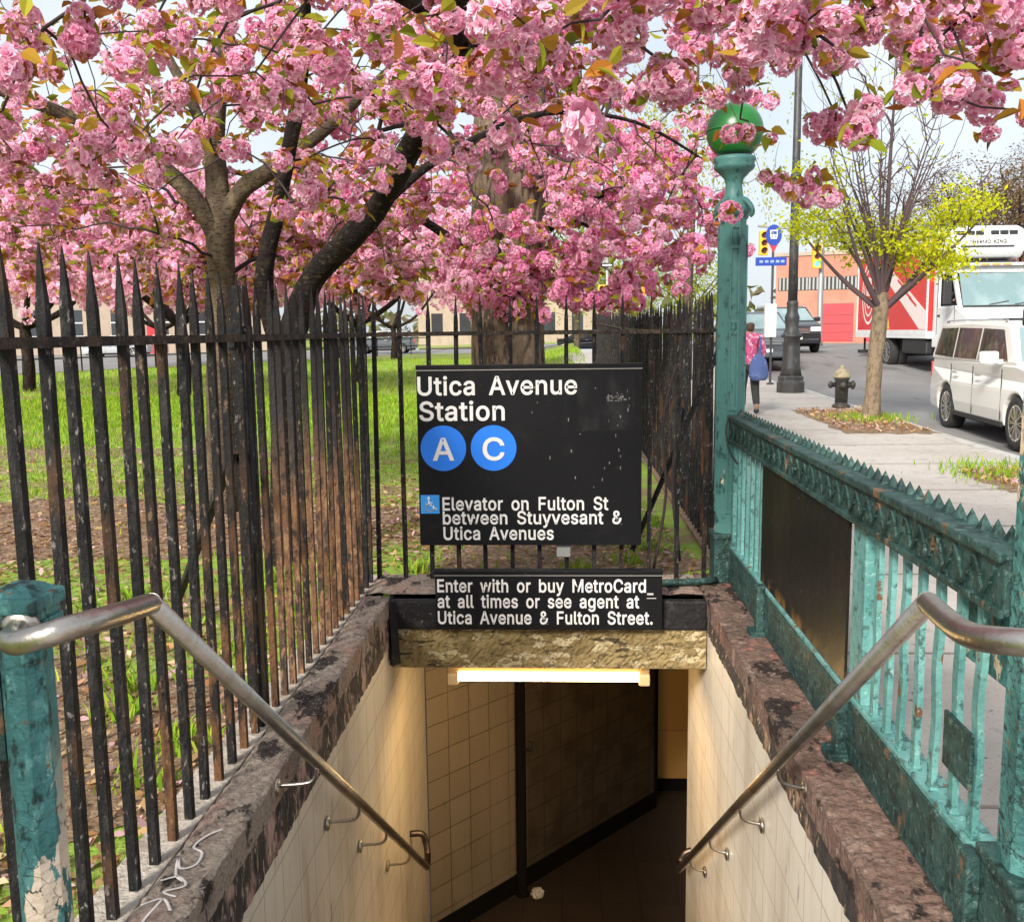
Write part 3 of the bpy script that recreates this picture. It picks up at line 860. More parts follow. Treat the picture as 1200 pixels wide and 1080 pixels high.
mb = MB(); mb.tube(catmull([(.55, 5.58, .15), (.62, 5.60, .6), (.60, 5.63, 1.0), (.68, 5.65, 1.35)], 5), .009, 6); mb.tube(catmull([(.70, 5.58, .2), (.66, 5.62, .7), (.72, 5.6, 1.1)], 5), .011, 6)
o = mb.build('dead_stem', M['twig']); tag(o, 'dry stems leaning on the fence right of the station sign', 'dead plant')

# ------------------------------------------------------------------ low pipe fence and street far across the park
t = thing('pipe_fence', 'low black pipe fence between the lawn and the far street', 'fence', (-22.5, 40, 0))
mbs = MB(); mbs.lathe([(.035, 0), (.035, 1.2), (.0, 1.22)], 8); first = mbs.build('post', M['black_iron'], t)
A0 = Vector((-26.1, 30.0, 0)); B0 = Vector((-9.6, 70.0, 0))
n = 21
for i in range(n):
    p = A0 + (B0 - A0) * i / (n - 1)
    o = first if i == 0 else first.copy()
    if i: col.objects.link(o); o.parent = t
    o.location = p - Vector((-22.5, 40, 0))
for z in (.62, 1.16):
    mb = MB(); mb.tube([A0 + Vector((0, 0, z)), B0 + Vector((0, 0, z))], .03, 8); mb.build('rail', M['black_iron'], t, world=True)
mb = MB()
vs = [(-35.2, 9, .02), (-9.9, 70.4, .02), (-9.9, 86, .02), (-75, 70, .02), (-130, 60, .02), (-130, 9, .02)]
mb.add(vs, [(0, 1, 2, 3, 4, 5)]); tag(mb.build('park_road', M['asphalt'], fix=False), kind='structure')
# ------------------------------------------------------------------ green cast-iron railing, lamp posts, newel
def lamp_post(label, x, y):
    t = thing('globe_lamp_post', label, 'lamp post', (x, y, CZ), 0, 'subway entrance lamp posts')
    mb = MB()
    mb.box(-.088, .088, -.088, .088, 0, .26, .008); mb.box(-.098, .098, -.098, .098, .255, .285, .008)
    mb.build('base', M['teal_dark'], t)
    mb = MB()
    c8 = math.pi / 8
    mb.lathe([(.084, .28), (.076, .34), (.0745, 1.0), (.072, 2.04), (.072, 2.05)], 8, rot=c8, smooth=False)
    for k in range(4):                                   # raised ribs framing sunk panels, with lozenges
        mtx = Matrix.Rotation(k * math.pi / 2, 4, 'Z')
        sub = MB()
        for sx in (-1, 1): sub.box(sx * .022 - .0045, sx * .022 + .0045, -.0775, -.064, .40, 1.98)
        for z in (.40, .86, .98, 1.40, 1.46, 1.86, 1.97): sub.box(-.0255, .0255, -.0765, -.064, z, z + .018)
        for z in (.92, 1.43, 1.92):
            sub.add([(0, -.076, z - .045), (.016, -.069, z), (0, -.076, z + .045), (-.016, -.069, z), (0, -.083, z)], [(0, 1, 2, 3), (0, 4, 1), (1, 4, 2), (2, 4, 3), (3, 4, 0)])
        mb.add([mtx @ Vector(v) for v in sub.v], sub.f)
    mb.build('shaft', M['teal_post'], t)
    mb = MB()
    mb.lathe([(.072, 2.03), (.086, 2.05), (.096, 2.065), (.085, 2.09), (.065, 2.12), (.05, 2.15), (.044, 2.20), (.052, 2.235), (.085, 2.27), (.105, 2.285), (.112, 2.30), (.106, 2.315), (.114, 2.33), (.108, 2.35), (.10, 2.352)], 28)
    for k in range(4):                                   # four scrolls under the collar
        an = k * math.pi / 2 + math.pi / 4
        d = Vector((math.cos(an), math.sin(an), 0))
        mb.tube(catmull([d * .05 + Vector((0, 0, 2.125)), d * .085 + Vector((0, 0, 2.11)), d * .115 + Vector((0, 0, 2.075)), d * .122 + Vector((0, 0, 2.045)), d * .108 + Vector((0, 0, 2.03))], 4), [.017, .017, .017, .017, .017, .016, .016, .015, .015, .014, .014, .013, .013, .013, .012, .012, .012], 8)
    mb.build('capital', M['teal_post'], t)
    mb = MB()
    prof = [(.152 * math.sin(a_), 2.485 - .152 * math.cos(a_)) for a_ in fr(R(38), R(179.5), 22)]
    mb.lathe(prof, 32); mb.lathe([(.154, 2.482), (.156, 2.488), (.154, 2.494)], 32)
    mb.build('globe', M['globe'], t)
    return t
lamp_post('tall green lamp post with green globe at the far corner of the stairwell', .957, 5.46)

# newel post, left
nw = thing('newel_post', 'short chipped teal post with square cap beside the left handrail', 'post', (-.943, 1.60, 0))
mb = MB(); mb.lathe([(.043, .0), (.043, 1.045), (.041, 1.05)], 8, rot=math.pi / 8, smooth=False); mb.build('shaft', M['teal_chip'], nw)
mb = MB(); mb.box(-.043, .043, -.043, .043, 1.03, 1.047, .004); mb.box(-.048, .048, -.048, .048, 1.045, 1.063, .005); mb.box(-.045, .045, -.045, .045, 1.063, 1.082, .005)
mb.box(-.053, .053, -.053, .053, 1.080, 1.108, .007)
mb.add([(sx * .046, sy * .046, 1.106) for sx, sy in ((-1, -1), (1, -1), (1, 1), (-1, 1))] + [(sx * .02, sy * .02, 1.124) for sx, sy in ((-1, -1), (1, -1), (1, 1), (-1, 1))],
       [(0, 1, 5, 4), (1, 2, 6, 5), (2, 3, 7, 6), (3, 0, 4, 7), (4, 5, 6, 7)])
mb.build('cap', M['teal_chip'], nw)
mb = MB(); mb.box(-.30, -.045, -.012, .012, .80, .96, .004); mb.box(-.30, -.045, -.018, .018, .94, .965, .004); mb.build('gate_plate', M['teal_dark'], nw)

np_ = thing('newel_post', 'tall green newel post cut by the right edge, at the near end of the railing', 'post', (1.025, 1.985, CZ))
mb = MB(); mb.box(-.088, .088, -.088, .088, 0, .26, .008); mb.box(-.098, .098, -.098, .098, .255, .285, .008); mb.build('base', M['teal_dark'], np_)
mb = MB(); mb.lathe([(.088, .28), (.086, .34), (.0855, 1.0), (.084, 1.42)], 8, rot=math.pi / 8, smooth=False); mb.build('shaft', M['teal'], np_)
mb = MB(); mb.lathe([(.084, 1.42), (.095, 1.43), (.095, 1.46), (.07, 1.49), (.05, 1.51), (.07, 1.54), (.075, 1.58), (.055, 1.62), (.01, 1.64)], 20); mb.build('finial', M['teal_dark'], np_)

# railing on the right
rl = thing('stair_railing', 'green cast-iron railing with spiked top rail along the right coping', 'railing', (.97, 3.7, CZ))
mb = MB()
y0r, y1r = 2.05, 5.40
mb.box(.945, 1.015, y0r, y1r, .93, 1.055, .006)
mb.box(.93, 1.03, y0r, y1r, 1.048, 1.074, .006)
mb.box(.936, .95, y0r, y1r, .925, .945, .004)
y = y0r + .04                                           # zig-zag relief along the face
k = 0
while y < y1r - .05:
    za, zb = (.955, 1.03) if k % 2 else (1.03, .955)
    mb.beam((.9445, y, za), (.9445, y + .055, zb), .011, .012, up=(1, 0, 0))
    mb.beam((.9435, y + .055, zb), (.9435, y + .020, (za + zb) / 2), .008, .010, up=(1, 0, 0))
    y += .055; k += 1
y = y0r + .03                                           # row of small pyramids
while y < y1r - .02:
    s_ = .015; x_ = 1.002
    mb.add([(x_ - s_, y - s_, 1.073), (x_ + s_, y - s_, 1.073), (x_ + s_, y + s_, 1.073), (x_ - s_, y + s_, 1.073), (x_, y, 1.112)], [(0, 1, 4), (1, 2, 4), (2, 3, 4), (3, 0, 4)])
    y += .07
mb.build('top_rail', M['teal_dark'], rl, world=True)
mb = MB(); mb.box(.955, 1.03, y0r, y1r, .325, .343, .004); mb.build('bottom_rail', M['teal_pale'], rl, world=True)
mb = MB(); mb.box(.95, 1.0, y0r, y1r, .128, .326, .004)

mb.build('base_plate', M['teal_dark'], rl, world=True)
for yy, w in ((3.08, .13), (4.56, .06), (5.36, .07)):
    mb = MB(); mb.box(.960, .999, yy - w / 2, yy + w / 2, .343, .935, .005); mb.build('post', M['teal_pale'], rl, world=True)
for yy in (3.14, 4.45, 2.12):
    mb = MB(); mb.box(.915, .952, yy - .03, yy + .03, .10, .36, .006); mb.box(.885, .96, yy - .05, yy + .05, .10, .145, .008)
    mb.build('foot', M['teal_dark'], rl, world=True)
def baluster(y, wav, seed):
    rr = random.Random(seed)
    w, d = .032, .016
    vs = []; fs = []
    K = 22
    ph = rr.uniform(0, .6)
    for i in range(K + 1):
        z = .343 + (.935 - .343) * i / K
        off = wav * math.sin(i / K * math.pi * 4.2 + ph) * (.4 + .6 * math.sin(math.pi * i / K))
        for sx, sy in ((-1, -1), (1, -1), (1, 1), (-1, 1)):
            vs.append((.978 + sx * d / 2, y + off + sy * w / 2, z))
    for i in range(K):
        for j in range(4): fs.append((i * 4 + j, i * 4 + (j + 1) % 4, i * 4 + 4 + (j + 1) % 4, i * 4 + 4 + j))
    mb = MB(); mb.add(vs, fs)
    mb.box(.966, .99, y - .02, y + .02, .342, .352, .003)
    return mb.build('baluster', M['teal_pale'], rl, world=True)
for i, y in enumerate((2.21, 2.33, 2.46, 2.585, 2.705, 2.82, 2.935)): baluster(y, .007 if i % 2 == 0 else .003, i)
for i, y in enumerate((4.66, 4.78, 4.90, 5.02, 5.14, 5.25)): baluster(y, .003, 20 + i)
mb = MB(); mb.box(.952, .962, 3.17, 4.53, .36, .93, .003); mb.build('sheet_panel', M['ochre_panel'], rl, world=True)
mb = MB(); mb.box(.958, .968, 2.20, 2.36, .46, .60, .003); mb.build('lock_plate', M['teal_dark'], rl, world=True)
mb = MB(); mb.box(1.0, 1.01, 2.06, 2.42, .74, .93, .003); mb.build('back_plate', M['teal'], rl, world=True)
mb = MB(); mb.tube(catmull([(.93, 5.33, 1.08), (.91, 5.30, 1.0), (.915, 5.22, .90), (.94, 5.12, .84)], 6), .006, 6); mb.build('loose_wire', M['plastic'], rl, world=True)

# ------------------------------------------------------------------ handrails
def handrail(label, near, bend, far, sx, brs, xw, end):
    t = thing('handrail', label, 'handrail', (bend[0], bend[1], 0))
    pts = catmull(near, 8)
    d = (Vector(far) - Vector(bend)).normalized(); e = (Vector(near[-1]) - Vector(near[-2])).normalized()
    pts = pts[:-1]
    mb = MB(); mb.tube(pts + [Vector(bend) - e * .012, Vector(bend) + d * .004], .0205, 18)
    mb.tube([Vector(bend) - d * .004, Vector(far)], .0205, 18)
    mb.build('rail', M['steel'], t, world=True)
    mb = MB(); mb.tube([Vector(far) - d * .02] + catmull(end, 5), .020, 14); mb.build('return', M['steel_dark'], t, world=True)
    for fy in brs:
        f = (fy - bend[1]) / (far[1] - bend[1])
        p = Vector(bend) + (Vector(far) - Vector(bend)) * f
        mb = MB()
        mb.tube(catmull([p + Vector((0, 0, -.018)), p + Vector((sx * .006, 0, -.055)), Vector((p.x + sx * .035, p.y, p.z - .075)), Vector((xw - sx * .004, p.y, p.z - .085))], 5), .007, 8)
        mtx = Matrix.Rotation(R(90), 4, 'Y')
        mb.lathe([(.030, -.004), (.030, .003), (.012, .008)], 14, c=(xw - sx * .004, p.y, p.z - .09), mtx=mtx if sx < 0 else Matrix.Rotation(R(-90), 4, 'Y'))
        mb.build('bracket', M['steel'], t, world=True)
    return t
hl = handrail('left stainless steel handrail fixed to the teal post', [(-.925, 1.562, 1.055), (-.908, 1.50, 1.056), (-.872, 1.455, 1.064), (-.832, 1.442, 1.076), (-.795, 1.452, 1.086), (-.768, 1.50, 1.086), (-.768, 1.61, 1.068), (-.787, 1.765, 1.040)],
         (-.787, 1.765, 1.040), (-.82, 5.45, -1.67), -1, (2.95, 3.58, 4.15, 4.80), XL, [(-.82, 5.45, -1.67), (-.83, 5.56, -1.66), (-.845, 5.60, -1.60), (-.87, 5.60, -1.54), (-.94, 5.58, -1.53)])
mb = MB(); mb.lathe([(.036, -.005), (.036, .004), (.02, .010)], 20, c=(-.925, 1.556, 1.055), mtx=Matrix.Rotation(R(90), 4, 'X')); mb.build('flange', M['steel'], hl, world=True)
mb = MB(); mb.lathe([(.011, 0), (.011, .008), (.006, .011)], 6, c=(-.958, 1.552, 1.050), mtx=Matrix.Rotation(R(90), 4, 'X')); mb.build('bolt', M['rust_iron'], hl, world=True)
handrail('right stainless steel handrail curving back towards the near lamp post', [(.945, 1.93, 1.10), (.93, 1.70, 1.105), (.88, 1.45, 1.11), (.80, 1.34, 1.115), (.71, 1.31, 1.115), (.645, 1.36, 1.103), (.628, 1.46, 1.080), (.655, 1.62, 1.056), (.692, 1.80, 1.035)],
         (.692, 1.80, 1.035), (.715, 5.55, -1.72), 1, (2.99, 3.62, 4.36, 5.02), XR, [(.715, 5.55, -1.72), (.73, 5.62, -1.71), (.76, 5.63, -1.66), (.80, 5.63, -1.64)])

# ------------------------------------------------------------------ lettering (own outlines: character, advance, closed loops)
GLYPHS = '''& 224 98,-10 81,-9 66,-6 52,0 40,7 30,16 21,27 14,39 11,53 10,67 11,78 13,88 18,98 23,107 30,115 37,122 47,129 56,138 66,145 104,174 107,176 110,178 113,181 117,185 119,187 121,190 123,195 124,198 124,202 123,208 121,214 118,218 114,221 108,223 101,223 96,223 91,222 87,221 84,219 82,216 79,212 77,209 76,204 75,199 76,194 77,189 79,185 82,180 86,174 90,168 96,161 100,154 107,147 233,-7 179,-7 81,112 72,122 63,133 55,142 48,151 42,160 38,169 33,179 31,189 31,199 32,211 34,222 39,233 46,242 54,250 64,255 75,260 87,263 100,264 113,263 125,260 136,255 145,250 153,242 160,234 165,224 168,213 169,202 168,194 167,187 164,178 160,170 156,164 151,157 144,152 139,147 133,141 81,104 73,96 65,89 61,83 57,77 56,72 55,66 56,59 57,53 61,48 64,43 69,39 75,35 81,33 88,31 96,30 105,31 114,33 123,36 131,40 138,46 146,53 151,60 157,68 162,79 165,89 167,100 167,119 211,119 210,96 208,82 205,70 200,59 196,50 191,42 186,36 181,30 178,27 171,18 162,9 150,3 139,-4 125,-7 112,-10
. 94 48,-9 40,-8 33,-5 26,-1 22,6 19,13 18,20 19,29 22,35 26,42 33,46 40,50 48,50 56,50 63,46 69,42 74,36 77,29 78,20 77,13 74,6 69,-1 62,-5 56,-8
A 240 -2,-7 96,261 143,261 241,-7 193,-7 137,149 133,159 129,171 125,184 120,199 115,217 107,246 132,246 124,217 118,199 113,183 109,170 105,159 102,149 48,-7;48,64 48,106 192,106 192,64
C 255 134,-10 112,-9 91,-3 71,6 54,20 40,36 29,55 20,76 15,100 13,127 15,154 20,178 29,200 40,219 54,235 71,248 91,258 112,263 134,265 147,264 159,262 172,259 184,254 195,248 205,242 215,233 223,223 230,212 235,201 241,189 244,167 198,167 195,181 193,187 189,193 185,199 180,204 175,208 169,212 162,216 156,217 148,219 141,221 134,221 120,220 108,216 96,210 85,202 77,192 68,179 64,164 60,147 59,127 60,108 64,90 69,75 77,63 85,52 96,44 107,39 120,35 134,33 141,34 149,35 156,37 162,39 169,42 175,46 180,50 185,55 189,61 193,67 195,74 199,87 244,87 241,66 235,53 230,41 223,32 215,22 205,14 196,6 184,1 172,-5 160,-8 147,-10
E 209 23,-7 23,261 193,261 193,219 69,219 69,150 185,150 185,107 69,107 69,36 195,36 195,-7
F 205 23,-7 23,261 192,261 192,219 69,219 69,146 180,146 180,104 69,104 69,-7
G 260 134,-10 112,-9 90,-3 71,7 54,20 39,36 29,55 20,76 15,101 13,127 15,154 20,178 29,200 39,219 54,235 70,248 90,258 111,263 132,265 147,264 159,262 172,259 184,253 195,248 207,240 215,232 224,222 231,212 236,201 241,188 246,167 199,167 194,180 192,187 188,193 184,198 179,203 174,208 168,212 162,215 156,217 149,219 140,220 133,221 119,220 107,217 96,210 85,202 76,192 68,179 64,164 60,147 59,127 60,108 64,90 69,75 77,63 86,52 96,44 107,39 120,35 134,33 147,34 159,38 169,42 179,48 186,55 192,65 196,76 199,88 201,109 218,107 134,93 134,135 246,135 246,100 244,79 240,60 231,41 220,26 207,14 191,3 174,-5 155,-9
H 258 23,-7 23,261 69,261 69,151 189,151 189,261 235,261 235,-7 189,-7 189,109 69,109 69,-7
I 150 9,-7 9,36 52,36 52,219 9,219 9,261 142,261 142,219 98,219 98,36 142,36 142,-7
K 233 46,59 45,110 53,120 59,127 64,135 69,142 76,150 82,157 88,164 95,170 101,177 179,261 238,260 119,131 117,131;23,-7 23,261 69,261 69,167 69,112 69,97 69,-7;182,-7 85,130 114,167 238,-7
M 314 23,-7 23,261 81,261 146,96 147,91 148,88 151,81 153,76 155,70 157,63 159,57 161,50 163,44 165,38 166,32 171,17 146,17 148,32 150,37 152,43 154,50 156,56 158,63 160,69 162,75 164,81 167,88 168,91 169,96 233,261 291,261 291,-7 245,-7 245,145 245,151 245,157 245,163 245,170 245,177 246,184 246,192 246,199 246,207 246,214 246,221 246,236 265,236 261,219 258,211 256,203 253,195 251,187 247,178 245,172 243,165 241,159 239,153 236,147 235,142 176,-7 138,-7 79,142 76,148 75,153 74,157 70,165 68,171 65,179 63,186 60,194 58,202 55,210 52,218 46,236 65,236 67,222 67,215 67,208 67,201 67,193 67,186 68,178 68,171 68,164 68,158 68,151 68,145 68,-7
N 262 23,-7 23,261 72,261 178,94 180,91 184,86 187,78 191,73 195,64 200,56 204,48 209,39 218,20 195,20 195,36 194,44 193,54 193,63 193,71 193,79 192,86 192,92 192,97 192,261 239,261 239,-7 189,-7 95,141 91,148 87,154 83,161 78,169 73,178 68,188 62,197 55,210 43,231 67,235 67,215 68,203 68,192 69,182 69,172 69,164 69,157 69,150 69,145 69,-7
O 267 133,-10 111,-9 91,-3 71,6 54,20 40,36 29,55 20,76 15,100 13,127 15,154 20,178 29,200 40,219 54,235 71,248 91,258 111,263 133,265 156,263 176,258 196,248 213,235 227,219 238,200 247,178 252,154 254,127 252,100 247,76 238,55 227,36 213,20 196,6 176,-3 156,-9;133,33 147,35 160,39 171,44 181,52 190,62 198,75 203,90 207,107 208,127 207,147 203,164 198,179 190,192 181,202 171,210 159,216 147,220 133,221 120,220 108,216 96,210 86,202 77,192 69,179 64,164 60,147 59,127 60,107 64,90 69,75 77,62 86,52 96,44 107,39 120,35
R 224 23,-7 23,261 118,261 137,260 155,257 170,250 182,242 193,232 201,220 207,206 211,192 212,176 211,160 207,146 201,133 193,120 182,110 169,103 154,96 137,93 118,92 41,92 41,135 117,135 128,135 138,137 146,139 152,144 157,148 161,153 163,160 165,168 166,176 165,185 163,192 161,199 157,204 151,210 146,214 138,216 128,218 116,219 69,219 69,-7;173,-7 103,122 155,122 226,-7
S 223 112,-11 93,-10 76,-7 61,-1 47,5 36,15 26,26 19,39 14,52 11,75 58,75 61,61 63,54 67,49 73,43 79,39 85,36 93,34 103,32 112,32 122,32 131,34 140,37 147,40 154,45 159,50 163,56 165,63 166,70 165,76 164,81 161,84 156,89 151,93 145,96 138,99 130,101 120,104 90,113 69,120 52,129 38,140 28,152 21,168 19,186 20,201 25,216 31,228 41,239 53,248 66,255 81,261 96,264 114,265 131,264 147,261 161,255 174,248 185,239 195,228 201,216 206,203 208,182 164,182 159,198 155,206 147,213 137,218 126,221 112,222 103,222 94,220 87,218 80,214 75,210 70,205 67,200 65,194 65,188 65,181 67,176 70,172 75,168 81,164 88,160 94,158 101,156 108,154 134,147 142,144 150,142 159,138 167,134 176,130 183,125 191,118 198,110 203,102 208,92 210,81 211,69 210,55 205,40 199,28 190,16 178,7 165,-1 149,-7 131,-10
T 224 9,219 9,261 215,261 215,219 135,219 135,-7 89,-7 89,219
U 259 129,-11 109,-10 91,-6 74,2 59,11 47,22 36,36 29,52 24,69 23,87 23,261 69,261 69,89 70,78 73,68 76,61 82,52 89,45 97,40 106,36 117,34 129,33 142,34 153,36 162,40 170,45 176,52 182,61 186,68 188,78 189,89 189,261 236,261 236,87 234,69 230,52 222,36 212,22 199,11 185,2 168,-6 150,-10
W 343 73,-7 -1,261 46,261 89,100 91,92 93,83 95,75 97,66 99,56 100,48 102,40 104,30 106,13 87,13 89,30 91,40 93,49 95,57 97,66 99,75 101,83 103,92 105,100 148,261 195,261 238,100 240,92 242,83 244,75 246,66 248,57 250,49 252,40 254,31 258,13 235,13 239,31 241,39 242,48 244,57 246,66 248,75 250,83 252,92 254,100 297,261 344,261 270,-7 223,-7 177,159 174,170 171,183 169,195 166,207 163,221 160,244 184,244 179,222 177,209 174,196 172,184 169,171 166,159 120,-7
Y 236 95,-7 95,102 -5,261 50,261 102,176 107,167 113,159 117,149 122,140 126,130 136,108 102,108 110,130 115,140 120,149 124,158 129,168 134,176 187,261 241,261 141,102 141,-7
a 195 80,-11 67,-11 55,-8 44,-4 34,2 25,9 18,18 12,29 9,41 8,54 9,65 11,76 16,83 21,92 28,98 36,103 43,106 52,110 61,112 69,114 79,116 88,117 99,118 108,119 116,120 121,121 127,123 129,123 129,124 131,126 131,128 131,128 130,135 129,140 127,145 124,149 121,152 117,155 111,156 105,158 98,158 89,158 84,157 78,155 73,152 67,149 64,145 60,141 58,139 54,128 9,142 20,160 26,169 34,178 44,185 54,190 64,195 76,197 86,199 97,199 104,199 113,198 121,197 130,194 138,190 147,186 155,180 162,172 167,163 172,152 175,140 175,126 175,-7 131,-7 131,7 131,7 125,2 118,-2 111,-5 102,-9 91,-11;85,30 95,30 104,33 111,35 116,39 122,45 126,50 128,56 130,62 131,69 132,84 132,84 127,83 123,82 117,81 111,80 106,79 101,79 97,78 92,77 88,77 82,76 76,74 69,72 64,71 60,68 57,65 55,62 54,58 53,52 53,47 54,44 57,40 60,37 63,35 68,32 73,31 78,30
b 212 115,-11 103,-10 92,-8 83,-4 75,0 69,6 64,11 61,15 63,-7 19,-7 19,261 64,261 60,173 64,177 68,183 75,188 83,192 92,197 102,199 115,199 131,198 147,193 160,186 173,176 183,164 191,149 198,133 201,114 202,94 201,74 198,56 191,39 183,25 173,12 161,2 147,-6 131,-10;110,30 119,31 128,34 136,39 142,45 147,52 151,60 154,71 156,83 157,95 156,107 154,118 151,128 147,136 142,145 136,150 128,155 120,157 110,158 100,157 92,155 85,150 78,144 73,137 69,128 66,118 64,107 63,95 64,82 66,71 70,60 73,51 78,44 85,38 92,33 100,31
c 198 104,-11 86,-10 70,-6 54,2 41,12 30,25 22,40 15,56 11,74 10,94 11,114 15,132 22,149 30,163 41,176 54,186 70,194 86,198 104,199 113,199 123,198 132,196 141,192 149,188 157,184 164,178 170,172 176,165 180,157 184,149 190,133 146,123 143,134 142,137 139,141 137,144 134,147 131,149 127,152 123,154 119,155 114,157 109,158 104,158 93,157 84,155 77,150 70,143 65,135 61,126 58,116 56,105 55,94 56,82 58,72 61,62 65,53 70,45 77,39 84,34 94,31 104,30 109,31 115,31 118,32 123,34 128,36 131,39 134,41 138,45 140,47 142,52 144,57 148,67 189,56 186,41 181,32 177,24 170,17 165,11 157,5 149,0 140,-4 132,-7 124,-9 114,-11
d 212 98,-11 81,-10 65,-5 52,2 39,12 29,25 21,39 15,56 11,74 10,94 11,114 15,133 21,149 29,164 40,176 52,186 66,194 82,198 98,199 110,199 120,197 129,192 137,188 143,183 150,177 152,174 148,261 193,261 193,-7 149,-7 152,16 152,16 148,12 144,6 137,0 129,-4 120,-8 110,-10;102,30 112,31 120,33 128,38 134,43 139,52 143,61 146,71 148,82 149,95 148,107 146,118 143,128 139,137 134,144 128,150 120,155 112,157 102,158 92,157 84,155 76,150 70,145 65,136 61,128 58,118 56,107 55,95 56,83 58,71 61,60 65,52 70,45 77,39 84,34 93,31
e 202 106,-11 87,-10 71,-6 54,2 41,12 30,25 22,39 15,56 11,74 10,93 11,113 15,131 22,148 30,163 41,175 54,186 68,194 85,198 103,199 114,199 125,197 135,194 145,189 155,183 165,175 173,166 179,155 186,144 189,129 192,114 193,97 193,78 30,78 30,117 184,114 149,89 147,112 145,122 143,131 138,139 133,146 127,151 120,154 112,157 103,158 93,157 84,154 77,151 71,146 65,139 60,132 58,123 56,115 55,105 55,89 56,76 58,66 61,56 67,48 72,42 80,37 87,33 96,31 106,30 113,30 118,32 125,33 130,35 134,38 138,41 141,45 144,50 149,61 191,50 185,33 180,23 173,15 164,7 155,1 144,-5 132,-8 120,-10
g 213 103,-82 89,-82 76,-80 65,-77 54,-72 45,-67 36,-60 30,-54 24,-46 15,-33 53,-11 60,-20 63,-25 66,-28 69,-32 75,-35 80,-38 87,-40 94,-41 103,-42 117,-40 127,-37 137,-32 143,-25 147,-15 149,-3 151,20 148,17 144,11 137,6 129,2 120,-2 110,-4 97,-5 82,-3 67,0 52,7 40,17 29,28 22,42 15,58 11,76 10,96 11,115 15,133 21,150 29,164 40,176 52,186 66,194 82,198 98,199 110,199 121,197 130,192 138,188 144,183 149,178 150,177 150,197 193,197 193,-4 192,-21 188,-36 181,-49 172,-59 161,-68 148,-75 134,-79 119,-81;102,37 112,37 120,39 128,44 134,49 139,55 143,64 146,73 149,84 149,96 149,108 146,119 143,129 139,137 134,145 128,150 120,155 113,157 102,158 92,157 84,155 77,150 70,144 65,137 61,128 58,118 56,108 55,96 56,85 58,74 61,64 65,56 70,49 77,44 84,39 92,37
h 205 64,113 64,-7 19,-7 19,261 64,261 64,137 40,137 52,162 61,177 72,187 84,193 99,198 114,199 127,198 139,196 151,190 162,183 170,174 176,163 182,151 185,136 186,120 186,-7 141,-7 141,118 140,130 137,140 131,147 124,153 115,156 105,158 97,157 90,155 84,153 79,149 73,143 69,138 67,131 65,123
i 83 19,-7 19,197 64,197 64,-7;42,214 34,215 28,218 22,222 17,227 14,235 14,242 14,248 17,256 22,261 28,265 34,268 42,269 49,268 55,265 62,261 66,255 69,249 70,242 69,234 66,228 62,222 55,218 49,215
l 95 70,-8 55,-7 42,-2 32,5 25,16 20,27 19,42 19,261 64,261 64,49 64,42 65,37 66,35 67,34 68,34 74,33 76,33 78,33 78,33 80,34 83,34 91,34 98,-6 89,-6 85,-7 82,-7 78,-8 73,-8
m 305 19,-7 19,197 63,197 63,141 44,141 50,160 55,169 61,178 67,184 75,190 83,194 92,198 101,200 110,200 125,199 137,193 149,185 157,175 164,163 169,140 146,140 153,159 157,168 164,177 170,183 178,189 187,193 197,198 207,199 218,200 230,199 241,197 252,192 262,185 269,177 276,168 282,156 285,142 285,128 285,-7 241,-7 241,127 240,137 237,145 232,150 225,155 218,157 209,158 202,158 196,156 190,154 186,151 183,147 179,141 177,137 175,130 175,124 175,-7 130,-7 130,130 129,138 126,144 121,151 116,155 109,157 100,158 93,158 88,156 83,154 77,150 72,146 69,142 67,135 65,128 64,119 64,-7
n 205 64,113 64,-7 19,-7 19,197 63,197 63,137 40,137 52,162 61,177 72,187 84,193 99,198 114,199 127,198 139,196 151,190 160,183 170,174 176,163 182,151 185,136 186,120 186,-7 141,-7 141,118 140,130 137,140 131,147 124,153 115,156 105,158 97,157 90,155 84,153 79,149 73,143 69,138 67,131 65,123
o 208 104,-11 86,-10 70,-6 54,2 41,12 30,25 22,40 15,56 11,74 10,94 11,114 15,132 22,149 30,163 41,176 54,186 70,194 86,198 104,199 121,198 139,194 153,186 166,176 177,163 186,149 193,132 196,114 198,94 196,74 193,56 186,40 177,25 166,12 153,2 139,-6 121,-10;104,30 114,31 123,34 131,39 138,45 143,53 147,62 150,72 152,82 153,94 152,105 150,116 147,126 143,135 138,143 131,149 123,155 115,157 104,158 93,157 84,155 77,150 70,143 65,135 61,126 58,116 56,105 55,94 56,82 58,72 61,62 65,53 70,45 77,39 84,34 94,31
r 130 19,-7 19,197 63,197 63,182 63,182 72,190 83,195 95,198 107,199 109,199 112,199 115,199 117,199 120,199 129,199 129,154 118,154 116,155 114,155 110,156 107,156 103,156 96,155 89,153 83,151 77,147 72,143 69,139 67,133 65,126 64,118 64,-7
s 182 91,-11 77,-10 65,-9 54,-5 43,0 33,7 26,14 19,24 14,35 9,52 52,61 56,47 60,41 66,36 72,33 81,31 91,30 102,31 111,33 118,37 124,42 126,46 127,51 126,56 125,59 122,63 118,66 113,68 104,71 73,78 56,83 42,90 31,99 23,110 18,122 16,137 17,148 21,160 27,170 34,178 44,186 55,191 67,196 80,198 94,199 107,199 119,197 130,192 140,188 148,181 154,175 161,166 165,157 171,140 130,131 125,143 122,148 116,153 111,156 104,158 94,159 84,158 77,156 69,152 65,149 63,144 61,139 62,134 64,130 66,127 72,124 79,121 88,118 117,112 134,106 147,99 158,91 166,79 171,68 173,53 172,41 167,30 162,20 154,11 144,3 133,-3 120,-8 106,-10
